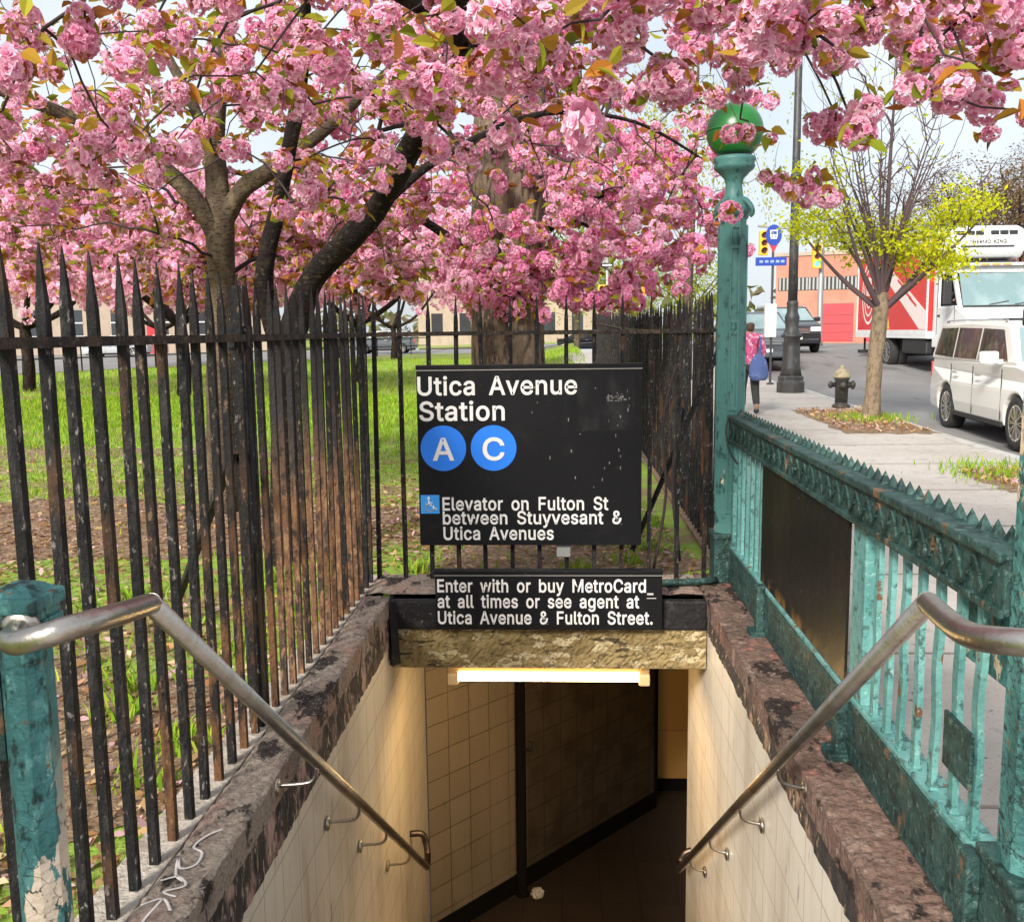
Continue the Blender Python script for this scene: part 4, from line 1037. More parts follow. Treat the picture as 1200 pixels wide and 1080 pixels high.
t 114 109,197 109,157 -4,157 -4,197;25,243 70,243 70,49 71,42 72,38 73,36 75,34 79,33 85,32 87,32 89,32 92,33 96,33 97,33 106,36 115,-4 105,-7 101,-8 97,-8 93,-9 88,-9 84,-9 67,-8 53,-2 41,6 32,16 27,30 25,46
u 205 91,-10 78,-9 66,-6 54,-1 43,7 35,16 29,26 23,39 20,53 19,69 19,197 64,197 64,72 65,59 68,50 73,42 80,37 90,33 100,32 108,33 115,35 121,37 127,41 132,46 136,51 138,59 140,67 141,76 141,197 186,197 186,-7 142,-7 142,53 165,53 153,27 144,14 133,2 119,-5 106,-8
v 195 76,-7 -1,197 47,197 90,80 94,68 97,57 100,45 104,34 107,23 112,3 83,3 88,23 91,34 94,45 98,57 101,68 105,80 147,197 196,197 118,-7
w 284 64,-7 2,197 49,197 74,109 77,97 80,84 84,70 87,56 91,40 97,14 73,14 79,38 82,55 86,69 89,83 93,96 96,109 121,197 163,197 188,109 191,97 194,84 198,70 201,55 205,38 209,14 188,14 192,38 196,55 199,70 203,83 206,97 210,109 235,197 281,197 220,-7 179,-7 152,84 150,93 148,102 145,110 143,121 141,129 138,138 136,149 134,157 129,176 154,176 150,158 148,148 145,138 143,130 141,119 138,110 136,101 133,92 131,84 104,-7
y 195 16,-73 26,-35 37,-37 42,-38 46,-38 51,-37 55,-36 57,-35 60,-32 63,-28 66,-23 68,-16 74,-1 -1,197 47,197 90,80 94,68 97,57 100,45 103,34 107,23 112,3 83,3 88,23 91,34 94,45 97,57 101,68 105,80 148,197 196,197 108,-32 104,-41 99,-51 93,-59 88,-64 80,-70 73,-74 64,-77 55,-79 46,-80 40,-79 36,-79 31,-79 27,-78 23,-76'''
GL = {}
for ln_ in GLYPHS.split('\n'):
    ch = ln_[0]; rest = ln_[2:]; adv, _, lp = rest.partition(' ')
    GL[ch] = (float(adv) + 10, [[tuple(map(float, p.split(','))) for p in q.split(' ')] for q in lp.split(';')])
GL[' '] = (178, [])
def area2(q): return sum(q[i - 1][0] * q[i][1] - q[i][0] * q[i - 1][1] for i in range(len(q)))
def text_mb(mb, s, x0, x1, zb, cap, y, th=.003):
    """lettering facing -Y: text s from x0 to x1, baseline zb, capital height cap, front at y"""
    tot = sum(GL[c][0] for c in s)
    first = min(p[0] for p in GL[s[0]][1][0]); last = GL[s[-1]][0] - max(p[0] for l in GL[s[-1]][1] for p in l)
    sx = (x1 - x0) / (tot - first - last); sz = cap / 272.0
    pen = -first
    k = 0
    for c in s:
        adv, loops = GL[c]
        outs = [q for q in loops if area2(q) < 0]; holes = [q for q in loops if area2(q) > 0]
        for q in outs:
            xs = [p[0] for p in q]; zs = [p[1] for p in q]
            hs = [h for h in holes if min(xs) < h[0][0] < max(xs) and min(zs) < h[0][1] < max(zs)]
            allp = [q] + hs
            flat = [p for lp in allp for p in lp]
            tri = tessellate_polygon([[Vector((p[0], p[1], 0)) for p in lp] for lp in allp])
            k += 1
            yy = y - .0002 * (k % 3)
            vs = [(x0 + (pen + p[0]) * sx, yy, zb + p[1] * sz) for p in flat]
            b = len(vs)
            vs += [(x0 + (pen + p[0]) * sx, y + th, zb + p[1] * sz) for p in flat]
            fs = [tuple(t_) for t_ in tri]
            o_ = 0
            for lp in allp:
                m_ = len(lp)
                fs += [(o_ + i, o_ + (i + 1) % m_, b + o_ + (i + 1) % m_, b + o_ + i) for i in range(m_)]
                o_ += m_
            mb.add(vs, fs)
        pen += adv
def disc(mb, x, z, r, y0, y1, n=48):
    mb.prism([(x + r * math.cos(2 * math.pi * i / n), z + r * math.sin(2 * math.pi * i / n)) for i in range(n)], 1, y0, y1)

YS = 5.42
sg = thing('station_sign', 'large black station name sign with two blue route discs on the back fence', 'sign', (-.17, YS, .33))
mb = MB(); mb.box(-.806, .462, YS, YS + .03, .332, 1.335, .002); mb.build('panel', M['sign_black'], sg, world=True)
mb = MB(); mb.box(-.808, .464, YS - .012, YS + .04, 1.340, 1.366, .003); mb.build('header', M['sign_black'], sg, world=True)
mb = MB(); mb.box(-.807, .463, YS - .006, YS + .02, 1.3345, 1.3395); mb.build('white_rule', M['sign_line'], sg, world=True)
for s_, x0, x1, zb, cap in (('Utica Avenue', -.800, .100, 1.198, .108), ('Station', -.793, -.308, 1.054, .112), ('Elevator on Fulton St', -.672, .275, .538, .078),
                            ('between Stuyvesant &', -.672, .355, .457, .078), ('Utica Avenues', -.670, -.036, .366, .078)):
    mb = MB(); text_mb(mb, s_, x0, x1, zb, cap, YS - .004); mb.build('lettering', M['sign_white'], sg, world=True, fix=False)
for x, ch in ((-.660, 'A'), (-.374, 'C')):
    mb = MB(); disc(mb, x, .895, .130, YS - .003, YS + .001)
    d_ = mb.build('route_disc', M['sign_blue'], sg, world=True)
    mb = MB(); text_mb(mb, ch, x - .062, x + .062, .828, .132, YS - .007); mb.build('letter', M['sign_white'], d_, world=True, fix=False)
mb = MB(); mb.box(-.797, -.689, YS - .003, YS + .001, .518, .626, .0012); ac = mb.build('access_symbol', M['sign_blue2'], sg, world=True)
mb = MB()
def ribbon(mb, pts, w, y):
    for a_, b_ in zip(pts[:-1], pts[1:]):
        a3 = Vector((a_[0], y, a_[1])); b3 = Vector((b_[0], y, b_[1])); e_ = (b3 - a3).normalized() * w * .4
        mb.beam(a3 - e_, b3 + e_, .002, w, up=(-(b3 - a3).z, 0, (b3 - a3).x))
cx, cz = -.743, .572
disc(mb, cx - .008, cz + .036, .008, YS - .006, YS - .003, 14)
ribbon(mb, [(cx - .008, cz + .022), (cx - .006, cz - .004), (cx + .014, cz - .004), (cx + .026, cz - .028), (cx + .034, cz - .026)], .008, YS - .0045)
ribbon(mb, [(cx - .006, cz + .010), (cx + .012, cz + .010)], .006, YS - .0050)
arc = [(cx - .002 + .024 * math.cos(a_), cz - .016 + .024 * math.sin(a_)) for a_ in fr(R(130), R(340), 12)]
ribbon(mb, arc, .006, YS - .0055)
mb.build('wheelchair', M['sign_white'], ac, world=True)
# scuffs and sticker remains
mb = MB(); rr = random.Random(8)
for i in range(34):
    x = rr.gauss(.31, .03); z = rr.gauss(1.165, .012); mb.box(x, x + rr.uniform(.003, .016), YS - .0015, YS + .001, z, z + rr.uniform(.002, .010))
for i in range(26):
    x = rr.uniform(-.2, .44); z = rr.uniform(.65, 1.25); mb.box(x, x + rr.uniform(.002, .006), YS - .0012, YS + .001, z, z + rr.uniform(.002, .02))
mb.build('sticker_remains', mat('sticker remains', (.22, .21, .20), .8), sg, world=True)
mb = MB(); mb.box(.10, .42, YS - .0006, YS + .001, .99, 1.33); mb.box(.02, .045, YS - .0006, YS + .001, .97, 1.22); mb.build('faded_patch', mat('faded patch', (.010, .010, .011), .45, [(7, .50, .68, (.028, .027, .028), (1, 1, .5), .8)], spec=.16), sg, world=True)
mb = MB(); mb.box(-.02, .06, YS + .03, YS + .06, .255, .335, .004); mb.build('fixing_clamp', M['pole_grey'], sg, world=True)

Y2 = 5.03
s2 = thing('notice_sign', 'wide black notice sign about entering, mounted on the lintel', 'sign', (-.07, Y2, -.045))
mb = MB(); mb.box(-.674, .542, Y2, Y2 + .03, -.045, .2535, .002); mb.build('panel', M['sign_black'], s2, world=True)
mb = MB(); mb.box(-.676, .544, Y2 - .012, Y2 + .04, .2585, .284, .003); mb.build('header', M['sign_black'], s2, world=True)
mb = MB(); mb.box(-.675, .543, Y2 - .006, Y2 + .02, .2535, .258); mb.build('white_rule', M['sign_line'], s2, world=True)
for s_, x1, zb in (('Enter with or buy MetroCard', .455, .164), ('at all times or see agent at', .420, .078), ('Utica Avenue & Fulton Street.', .492, -.012)):
    mb = MB(); text_mb(mb, s_, -.662, x1, zb, .073, Y2 - .004); mb.build('lettering', M['sign_white'], s2, world=True, fix=False)
mb = MB(); mb.box(.462, .495, Y2 - .0015, Y2 + .001, .148, .158); mb.box(.46, .51, Y2 - .0015, Y2 + .001, .128, .132); mb.build('scratches', M['sign_line'], s2, world=True)
mb = MB(); mb.box(-.6, -.56, Y2 + .03, YB - .02, 0.0, .08); mb.box(.40, .44, Y2 + .03, YB - .02, 0.0, .08); mb.build('fixing', M['blackpaint'], s2, world=True)
# rubbish on the ledge
rub = MB(); rr = random.Random(5)
bm = bmesh.new(); bmesh.ops.create_icosphere(bm, subdivisions=2, radius=.05)
for v in bm.verts: v.co *= rr.uniform(.7, 1.15); v.co.x *= 1.5; v.co.z *= .55
rub.bm(bm); o = rub.build('crumpled_rag', mat('rag', (.36, .24, .22), .95, [(9, .5, .6, (.12, .08, .08), I3, .8)])); o.location = (.40, 5.36, .147)
tag(o, 'crumpled pinkish rag on the ledge below the station sign', 'rag')
# ------------------------------------------------------------------ vehicles
def wheel_mesh(r, w):
    mt = MB()
    pr = [(r * .66, -w / 2 + .01), (r * .72, -w / 2), (r * .93, -w / 2), (r, -w * .34), (r, w * .34), (r * .93, w / 2), (r * .72, w / 2), (r * .66, w / 2 - .01)]
    mtx = Matrix.Rotation(R(-90), 4, 'Y')
    mt.lathe(pr, 36, mtx=mtx)
    mr_ = MB()
    for s_ in (1,):                      # outside face toward -x
        mr_.lathe([(r * .68, w * .30), (r * .68, w * .49), (r * .62, w * .49), (r * .60, w * .20), (.02, w * .20)], 36, mtx=mtx)
        for k in range(10):
            an = 2 * math.pi * k / 10
            for off in (-.10, .10) if r < .45 else (0,):
                p0 = Vector((-w * .42, math.cos(an + off * .3) * r * .10, math.sin(an + off * .3) * r * .10)); p1 = Vector((-w * .46, math.cos(an + off) * r * .63, math.sin(an + off) * r * .63))
                mr_.beam(p0, p1, r * .05, w * .12, up=(1, 0, 0))
        mr_.lathe([(r * .15, w * .2), (r * .15, w * .46), (.01, w * .48)], 18, mtx=mtx)
    return mt, mr_

def car(name, label, loc, rotz, P, paint, group=None, cat='car'):
    """P: L0/L1 ends (front is -y), wf/wr wheel centres, r wheel radius, W width, profile heights; body and greenhouse from side silhouettes"""
    t = thing(name, label, cat, loc, rotz, group)
    W = P['W']; hw = W / 2; r = P['r']; ra = r + .055
    y0, y1 = P['y0'], P['y1']
    def arch(yc):
        return [(yc - ra * math.cos(a_), r + ra * math.sin(a_) - .02) for a_ in fr(R(-8), R(188), 14)]
    low = P['low']
    bot = [(y0 + .06, low + .08)] + arch(P['wf']) + arch(P['wr']) + [(y1 - .06, low + .10)]
    prof = bot + P['top'][::-1]
    mb = MB(); mb.prism(prof, 0, -hw, hw)
    body = mb.build('body', paint, t, bevel=.035)
    for v in body.data.vertices:                       # tumblehome and a plan taper to nose and tail
        f = 1.0
        if v.co.y < y0 + .55: f *= 1 - .16 * ((y0 + .55 - v.co.y) / .55) ** 2
        if v.co.y > y1 - .4: f *= 1 - .08 * ((v.co.y - y1 + .4) / .4) ** 2
        f *= 1 - .06 * max(0, (v.co.z - .75)) / .4 - .05 * max(0, .5 - v.co.z) / .3
        v.co.x *= f
    for p_ in body.data.polygons: p_.use_smooth = False
    mb = MB(); mb.box(-hw + .22, hw - .22, y0 + .25, y1 - .2, low - .02, .78); mb.build('underbody', M['dark'], t)
    # greenhouse: lower points (belt) and roof points
    (a0, zb0), (a1, zr), (a2, zr2), (a3, zb1) = P['cabin']
    hb = hw * .955; hr = hw * P.get('taper', .83)
    mb = MB()
    vs = [(-hb, a0, zb0), (hb, a0, zb0), (hb, a3, zb1), (-hb, a3, zb1), (-hr, a1, zr), (hr, a1, zr), (hr, a2, zr2), (-hr, a2, zr2)]
    mid = (a1 + a2) / 2
    vs += [(-hr, mid, max(zr, zr2) + .03), (hr, mid, max(zr, zr2) + .03)]
    mb.add(vs, [(0, 3, 7, 8, 4), (1, 5, 9, 6, 2), (0, 4, 5, 1), (3, 2, 6, 7), (4, 8, 9, 5), (8, 7, 6, 9), (0, 1, 2, 3)])
    cabn = mb.build('cabin', P.get('roofpaint', paint), t, bevel=.05)
    def sx_at(z, yv):                                   # half width of the cabin side at height z
        q = (z - zb0) / (zr - zb0); return hb + (hr - hb) * q
    for s_ in (-1, 1):
        for poly in P['windows']:
            mb = MB()
            vs = [(s_ * (sx_at(z, y_) + .006), y_, z) for y_, z in poly] + [(s_ * (sx_at(z, y_) - .02), y_, z) for y_, z in poly]
            n_ = len(poly)
            mb.add(vs, [tuple(range(n_)), tuple(range(2 * n_ - 1, n_ - 1, -1))] + [(i, (i + 1) % n_, n_ + (i + 1) % n_, n_ + i) for i in range(n_)])
            mb.build('window', M['carglass'], t)
    def glass_between(y_a, z_a, y_b, z_b, wa, wb, name, m_):
        n3 = Vector((0, z_b - z_a, -(y_b - y_a))).normalized()
        if n3.y * (1 if y_a > 0 else -1) < 0: n3 = -n3
        q = [Vector((-wa, y_a, z_a)), Vector((wa, y_a, z_a)), Vector((wb, y_b, z_b)), Vector((-wb, y_b, z_b))]
        mb = MB(); mb.add([v + n3 * .008 for v in q] + [v - n3 * .02 for v in q], [(0, 1, 2, 3), (7, 6, 5, 4), (0, 4, 5, 1), (1, 5, 6, 2), (2, 6, 7, 3), (3, 7, 4, 0)])
        return mb.build(name, m_, t)
    la, lb = .10, .90
    def lerp(u, v, f): return u + (v - u) * f
    glass_between(lerp(a0, a1, la), lerp(zb0, zr, la), lerp(a0, a1, lb), lerp(zb0, zr, lb), hb * .93, hr * .90, 'windscreen', M['windshield'])
    glass_between(lerp(a3, a2, .15), lerp(zb1, zr2, .15), lerp(a3, a2, lb), lerp(zb1, zr2, lb), hb * .88, hr * .88, 'rear_window', M['carglass'])
    mt, mr_ = wheel_mesh(r, .23)
    for yw in (P['wf'], P['wr']):
        for s_ in (-1, 1):
            w_ = thing('wheel', None, None); w_.parent = t; w_.location = (s_ * (hw - .135), yw, r); w_.rotation_euler = (0, 0, 0 if s_ < 0 else math.pi)
            mt.build('tyre', M['tyre'], w_); mr_.build('rim', M['rim'], w_)
    zl = P['lamp']
    for s_ in (-1, 1):
        mb = MB(); mb.box(s_ * hw * .66 - .19, s_ * hw * .66 + .19, y0 - .015 + .0, y0 + .16, zl - .08, zl + .08, .03); mb.build('headlight', M['lampglass'], t)
        mb = MB(); mb.box(s_ * (hw + .13) - .12, s_ * (hw + .13) + .12, a0 + .52, a0 + .64, zb0 + .02, zb0 + .19, .035); mb.box(s_ * (hw - .02) - .05, s_ * (hw - .02) + .05, a0 + .55, a0 + .62, zb0 + .02, zb0 + .08)
        mb.build('side_mirror', P.get('mirrorpaint', paint), t)
        for yh in P['handles']:
            mb = MB(); mb.box(s_ * (hw + .004) - .018, s_ * (hw + .004) + .018, yh - .10, yh + .10, P['zh'] - .016, P['zh'] + .016, .008); mb.build('door_handle', P.get('handlepaint', M['chrome']), t)
        for ys_ in P['seams']:
            mb = MB(); mb.box(s_ * (hw - .004) - .006, s_ * (hw - .004) + .006, ys_ - .004, ys_ + .004, low + .14, zb0 - .05); mb.build('door_seam', M['plastic'], t)
        mb = MB(); mb.box(s_ * (hw - .012) - .014, s_ * (hw - .012) + .014, P['wf'] + ra + .02, P['wr'] - ra - .02, low + .05, low + .12, .006); mb.build('sill', P.get('sillm', M['plastic']), t)
        mb = MB(); mb.box(s_ * hw * .86 - .06, s_ * hw * .86 + .06, y1 - .05, y1 + .012, .80, 1.05, .02); mb.build('tail_light', M['reddoor'], t)
    mb = MB(); mb.box(-hw * .46, hw * .46, y0 - .022, y0 + .1, zl - .16, zl + .05, .015); g_ = mb.build('grille', M['plastic'], t)
    mb = MB()
    for z in fr(zl - .12, zl + .02, 3): mb.box(-hw * .44, hw * .44, y0 - .03, y0 - .02, z - .008, z + .008)
    mb.build('grille_bar', M['chrome'], g_)
    mb = MB(); mb.box(-hw * .8, hw * .8, y0 - .03, y0 + .2, low + .10, low + .26, .03); mb.build('bumper', P.get('bumper', paint), t)
    mb = MB(); mb.box(-.16, .16, y0 - .042, y0 - .03, low + .24, low + .34, .004); mb.build('number_plate', M['sign_white'], t)
    for s_ in (-1, 1):
        if P.get('rails'):
            mb = MB(); mb.tube(catmull([(s_ * hr * .93, a1 + .35, zr + .01), (s_ * hr * .93, a1 + .45, zr + .055), (s_ * hr * .93, a2 - .3, zr + .06), (s_ * hr * .93, a2 - .2, zr + .015)], 4), .016, 8); mb.build('roof_rail', M['chrome'], t)
        mb = MB(); mb.tube([(s_ * (hw - .25), y0 + 1.0 - .35, P['top'][2][1] + .0), (s_ * (hw - .25), y0 + 1.0 - .34, P['top'][2][1] + .01)], .01, 6)
    return t

VAN = dict(W=1.93, y0=-2.35, y1=2.55, r=.36, wf=-1.42, wr=1.50, low=.22, lamp=.80, taper=.86, rails=True, roofpaint=None,
           top=[(-2.30, .42), (-2.35, .62), (-2.30, .90), (-2.10, 1.00), (-1.30, 1.12), (2.40, 1.13), (2.55, .98), (2.56, .60), (2.52, .40)],
           cabin=[(-1.36, 1.10), (-.78, 1.66), (2.25, 1.68), (2.46, 1.11)],
           windows=[[(-.98, 1.15), (-.60, 1.58), (.20, 1.60), (.20, 1.15)], [(.27, 1.15), (.27, 1.60), (1.28, 1.61), (1.28, 1.15)], [(1.35, 1.15), (1.35, 1.61), (2.16, 1.60), (2.30, 1.17)]],
           handles=(.0, 1.02), zh=.93, seams=(-.92, .235, 1.24))
VAN['roofpaint'] = M['white_car']
vy = 14.25
car('white_van', 'white boxy family van parked at the kerb beside the street tree', (6.06 + .965, vy, gz(6.9, vy) - .108), R(-4.7), VAN, M['white_car'], cat='van')
SUV = dict(W=1.92, y0=-2.3, y1=2.35, r=.37, wf=-1.42, wr=1.38, low=.26, lamp=.86, taper=.78, rails=True,
           top=[(-2.24, .45), (-2.30, .70), (-2.26, .98), (-2.0, 1.06), (-1.12, 1.16), (2.15, 1.16), (2.34, 1.0), (2.35, .62), (2.30, .42)],
           cabin=[(-1.22, 1.13), (-.42, 1.70), (1.75, 1.70), (2.22, 1.15)],
           windows=[[(-.75, 1.19), (-.30, 1.60), (.42, 1.63), (.42, 1.19)], [(.49, 1.19), (.49, 1.63), (1.38, 1.61), (1.55, 1.19)], [(1.62, 1.20), (1.47, 1.58), (1.72, 1.55), (1.98, 1.22)]],
           handles=(.26, 1.28), zh=.98, seams=(-.70, .455, 1.56))
SUV2 = dict(SUV)
sy = 38.0
car('dark_suv', 'black suv coming down the street behind the street lamp', (8.65, sy, gz(9, sy) - .108), R(0), SUV, M['black_car'], 'cars in the street')
SUV2['mirrorpaint'] = M['plastic']
car('parked_car', 'dark grey car parked at the kerb left of the street lamp', (6.12, 31.2, gz(6, 31) - .108), R(0), SUV2, M['grey_car'], 'cars in the street')
SED = dict(W=1.82, y0=-2.3, y1=2.35, r=.33, wf=-1.40, wr=1.35, low=.20, lamp=.68, taper=.74,
           top=[(-2.25, .36), (-2.30, .55), (-2.25, .76), (-1.9, .86), (-.95, .96), (1.55, .98), (2.25, .96), (2.36, .80), (2.30, .40)],
           cabin=[(-1.05, .94), (-.25, 1.42), (.95, 1.42), (1.75, .96)],
           windows=[[(-.62, .99), (-.15, 1.34), (.30, 1.36), (.30, .99)], [(.37, .99), (.37, 1.36), (.90, 1.34), (1.30, 1.0)]],
           handles=(.16, 1.05), zh=.85, seams=(-.6, .335, 1.2))
car('park_street_car', 'dark grey car on the far street beyond the lawn, seen left of the sign', (-12.9, 71.5, .02), R(-90), SUV2, M['grey_car'], 'cars beyond the park')
car('park_street_car', 'black car on the far street, just right of the big trunk', (2.2, 72.5, .0), R(90), SED, M['black_car'], 'cars beyond the park')
car('park_street_car', 'silver car on the far street, towards the left edge of the lawn', (-32.5, 70, .02), R(-80), SED, M['silver_car'], 'cars beyond the park')

# box truck, heading towards the station
ty = 26.8
tr = thing('box_truck', 'red and white refrigerated box truck with a white cab behind the white van', 'truck', (10.3 + 1.25, ty, gz(9, ty + 3) - .10), R(-0.5))
tr.scale = (.94, .94, .94)
W2 = 1.25
mb = MB(); mb.box(-W2, W2, 1.35, 8.4, 1.20, 3.92, .03); bx = mb.build('cargo_box', M['truck_red'], tr)
mb = MB()
for s_ in (-1, 1):
    mb.box(s_ * (W2 + .008) - .012, s_ * (W2 + .008) + .012, 1.33, 8.42, .98, 1.24, .004)
    mb.box(s_ * (W2 + .005) - .014, s_ * (W2 + .005) + .014, 1.33, 8.42, 3.82, 3.95, .004)
    for y in (1.36, 8.39): mb.box(s_ * (W2 + .005) - .016, s_ * (W2 + .005) + .016, y - .05, y + .05, 1.0, 3.95, .004)
mb.box(-W2, W2, 1.34, 8.4, .98, 1.2)
mb.build('side_rail', M['white_truck'], bx)
mb = MB()
for y in fr(1.5, 8.3, 46): mb.box(-W2 - .024, -W2 - .019, y - .012, y + .012, 1.08, 1.10)
mb.build('rivet_row', M['pole_grey'], bx)
gp = MB()
def on_side(poly, dx=.010):
    gp.prism([(y, z) for y, z in poly], 0, -W2 - dx, -W2 + .01)
on_side([(1.42, 1.26), (1.42, 1.78), (4.9, 3.30), (5.2, 2.92), (1.95, 1.26)])
on_side([(1.42, 3.1), (1.42, 3.3), (2.9, 3.80), (3.3, 3.80)])
for rx, rz_, w_ in ((.78, 1.12, .10), (.55, .84, .08), (.34, .56, .07)):
    n_ = 40; yc, zc = 7.05, 2.55
    o_ = [(yc + rx * math.cos(2 * math.pi * i / n_), zc + rz_ * math.sin(2 * math.pi * i / n_)) for i in range(n_)]
    i_ = [(yc + (rx - w_) * math.cos(2 * math.pi * i / n_), zc + (rz_ - w_) * math.sin(2 * math.pi * i / n_)) for i in range(n_)]
    vs = [(-W2 - .010, y, z) for y, z in o_ + i_]
    gp.add(vs, [(i, (i + 1) % n_, n_ + (i + 1) % n_, n_ + i) for i in range(n_)])
for dy in (-.16, 0, .16): gp.box(-W2 - .012, -W2, 7.05 + dy - .03, 7.05 + dy + .03, 2.45, 3.05)
gp.build('graphics', M['truck_pink'], bx)
mb = MB()
for i, (y, z, w_) in enumerate(((3.9, 2.88, 1.0), (3.6, 2.62, .9), (3.2, 2.36, 1.0), (2.6, 2.08, .7))):
    mb.add([(-W2 - .014, y - w_ / 2, z - w_ * .21), (-W2 - .014, y + w_ / 2, z + w_ * .21), (-W2 - .014, y + w_ / 2, z + w_ * .21 + .09), (-W2 - .014, y - w_ / 2, z - w_ * .21 + .09)], [(0, 1, 2, 3)])
mb.build('band_pattern', M['truck_red'], bx)
mb = MB(); mb.prism([(4.75, 1.27), (5.5, 1.27), (5.2, 1.9), (4.95, 1.75)], 0, -W2 - .009, -W2); mb.prism([(6.2, 1.27), (5.7, 1.27), (5.75, 1.95), (6.1, 1.7)], 0, -W2 - .009, -W2)
mb.build('fruit_print', mat('fruit print', (.62, .42, .10), .5, [(3, .48, .56, (.22, .35, .05), I3, 1)]), bx)
# chassis
mb = MB(); mb.box(-.45, .45, -.9, 8.2, .72, .98); mb.box(-1.15, 1.15, 5.2, 5.9, .60, .72); mb.build('chassis', M['plastic'], tr)
mb = MB(); mb.box(-1.2, -.75, 1.5, 3.6, .50, .95, .06); mb.build('fuel_tank', M['plastic'], tr)
mb = MB(); mb.box(-1.14, -1.06, 3.0, 3.35, .62, .96); mb.build('air_tank', M['pole_grey'], tr)
mb = MB(); mb.box(-1.2, 1.2, 8.1, 8.35, .40, .52); mb.beam((-1.0, 8.2, .95), (-1.0, 8.2, .45), .06, .06); mb.beam((1.0, 8.2, .95), (1.0, 8.2, .45), .06, .06); mb.build('rear_bumper', M['plastic'], tr)
mt, mr_ = wheel_mesh(.50, .27)
for yw, xs_ in ((-.35, (1.02,)), (5.0, (1.10, .80))):
    for s_ in (-1, 1):
        for k_, xx in enumerate(xs_):
            w_ = thing('wheel', None, None); w_.parent = tr; w_.location = (s_ * xx, yw, .50); w_.rotation_euler = (0, 0, 0 if s_ < 0 else math.pi)
            mt.build('tyre', M['tyre'], w_); mr_.build('rim', M['pole_grey'], w_)
mb = MB(); mb.box(-1.16, 1.16, 5.65, 5.68, .35, 1.0); mb.build('mud_flap', M['plastic'], tr)
# cab
cp = [(-1.30, .72), (-1.32, 1.25), (-1.24, 1.62), (-.72, 1.80), (-.40, 1.92), (1.18, 1.92), (1.20, .72), (.25, .72), (.20, .95), (-.05, 1.10), (-.65, 1.10), (-.92, .95), (-.97, .72)]
mb = MB(); mb.prism(cp, 0, -1.14, 1.14); mb.build('cab', M['white_truck'], tr, bevel=.04)
mb = MB(); mb.prism([(-.16, 2.84), (-.08, 3.0), (.10, 3.10), (1.19, 3.10), (1.19, 2.84)], 0, -1.13, 1.13)
for s_ in (-1, 1):
    mb.beam((s_ * 1.085, -.70, 1.80), (s_ * 1.085, -.10, 2.95), .10, .12)
    mb.box(s_ * 1.10 - .035, s_ * 1.10 + .035, .80, 1.19, 1.90, 2.86)
mb.box(-1.1, 1.1, 1.10, 1.188, 1.90, 2.86)
mb.build('cab_roof', M['white_truck'], tr, bevel=.015)
mb = MB(); mb.box(-1.06, 1.06, 1.02, 1.09, 1.93, 2.83); mb.box(-1.06, 1.06, -.35, .1, 1.925, 2.0); mb.box(-.85, -.30, .55, .8, 1.93, 2.5, .05); mb.build('cab_interior', M['dark'], tr)
mb = MB()
wsn = Vector((0, -1.18, .62)).normalized()
def wsp(x, f): return Vector((x, -.72 + .62 * f, 1.80 + 1.18 * f))
q = [wsp(-1.0, .10), wsp(1.0, .10), wsp(.96, .86), wsp(-.96, .86)]
mb.add([v + wsn * .012 for v in q] + [v - wsn * .02 for v in q], [(0, 1, 2, 3), (7, 6, 5, 4), (0, 4, 5, 1), (1, 5, 6, 2), (2, 6, 7, 3), (3, 7, 4, 0)])
mb.build('windscreen', M['windshield'], tr)
mb = MB(); mb.tube([wsp(-.3, .10) + wsn * .03, wsp(.25, .18) + wsn * .03], .012, 6); mb.tube([wsp(.4, .10) + wsn * .03, wsp(.85, .16) + wsn * .03], .012, 6); mb.build('wiper', M['plastic'], tr)
for s_ in (-1, 1):
    mb = MB(); mb.prism([(-.40, 1.92), (.02, 2.82), (.78, 2.84), (.78, 1.92)], 0, s_ * 1.148 - .006, s_ * 1.148 + .006); mb.build('side_window', M['carglass'], tr) if s_ > 0 else None
    mb = MB(); mb.beam((s_ * 1.15, -.45, 2.65), (s_ * 1.42, -.55, 2.65), .03, .03); mb.beam((s_ * 1.15, -.45, 1.95), (s_ * 1.42, -.55, 1.95), .03, .03); mb.box(s_ * 1.42 - .12, s_ * 1.42 + .12, -.62, -.52, 1.95, 2.70, .03); mb.build('mirror', M['plastic'], tr)
    mb = MB(); mb.box(s_ * 1.148 - .01, s_ * 1.148 + .01, .62, .78, 1.62, 1.68, .006); mb.build('door_handle', M['plastic'], tr)
    mb = MB(); mb.box(s_ * 1.143 - .006, s_ * 1.143 + .006, .84, .855, 1.1, 2.9); mb.build('door_seam', M['plastic'], tr)
    mb = MB(); mb.box(s_ * 1.143 - .006, s_ * 1.143 + .006, -.46, -.445, 1.1, 1.9); mb.build('door_seam', M['plastic'], tr)
    mb = MB(); mb.box(s_ * .86 - .2, s_ * .86 + .2, -1.345, -1.25, 1.05, 1.30, .03); mb.build('headlight', M['lampglass'], tr)
mb = MB(); mb.box(-.55, .55, -1.335, -1.2, 1.0, 1.55, .03); g_ = mb.build('grille', M['plastic'], tr)
mb = MB(); mb.box(-1.14, 1.14, -1.42, -1.2, .50, .82, .04); mb.build('bumper', M['white_truck'], tr)
mb = MB(); mb.box(-1.1, 1.1, -.30, .06, 3.02, 3.10, .02); vz = mb.build('sun_visor', M['white_truck'], tr)
for x in (-.85, -.3, 0, .3, .85):
    mb = MB(); mb.box(x - .12, x + .12, -.325, -.28, 3.035, 3.085, .012); mb.build('marker_lamp', M['amber'], tr)
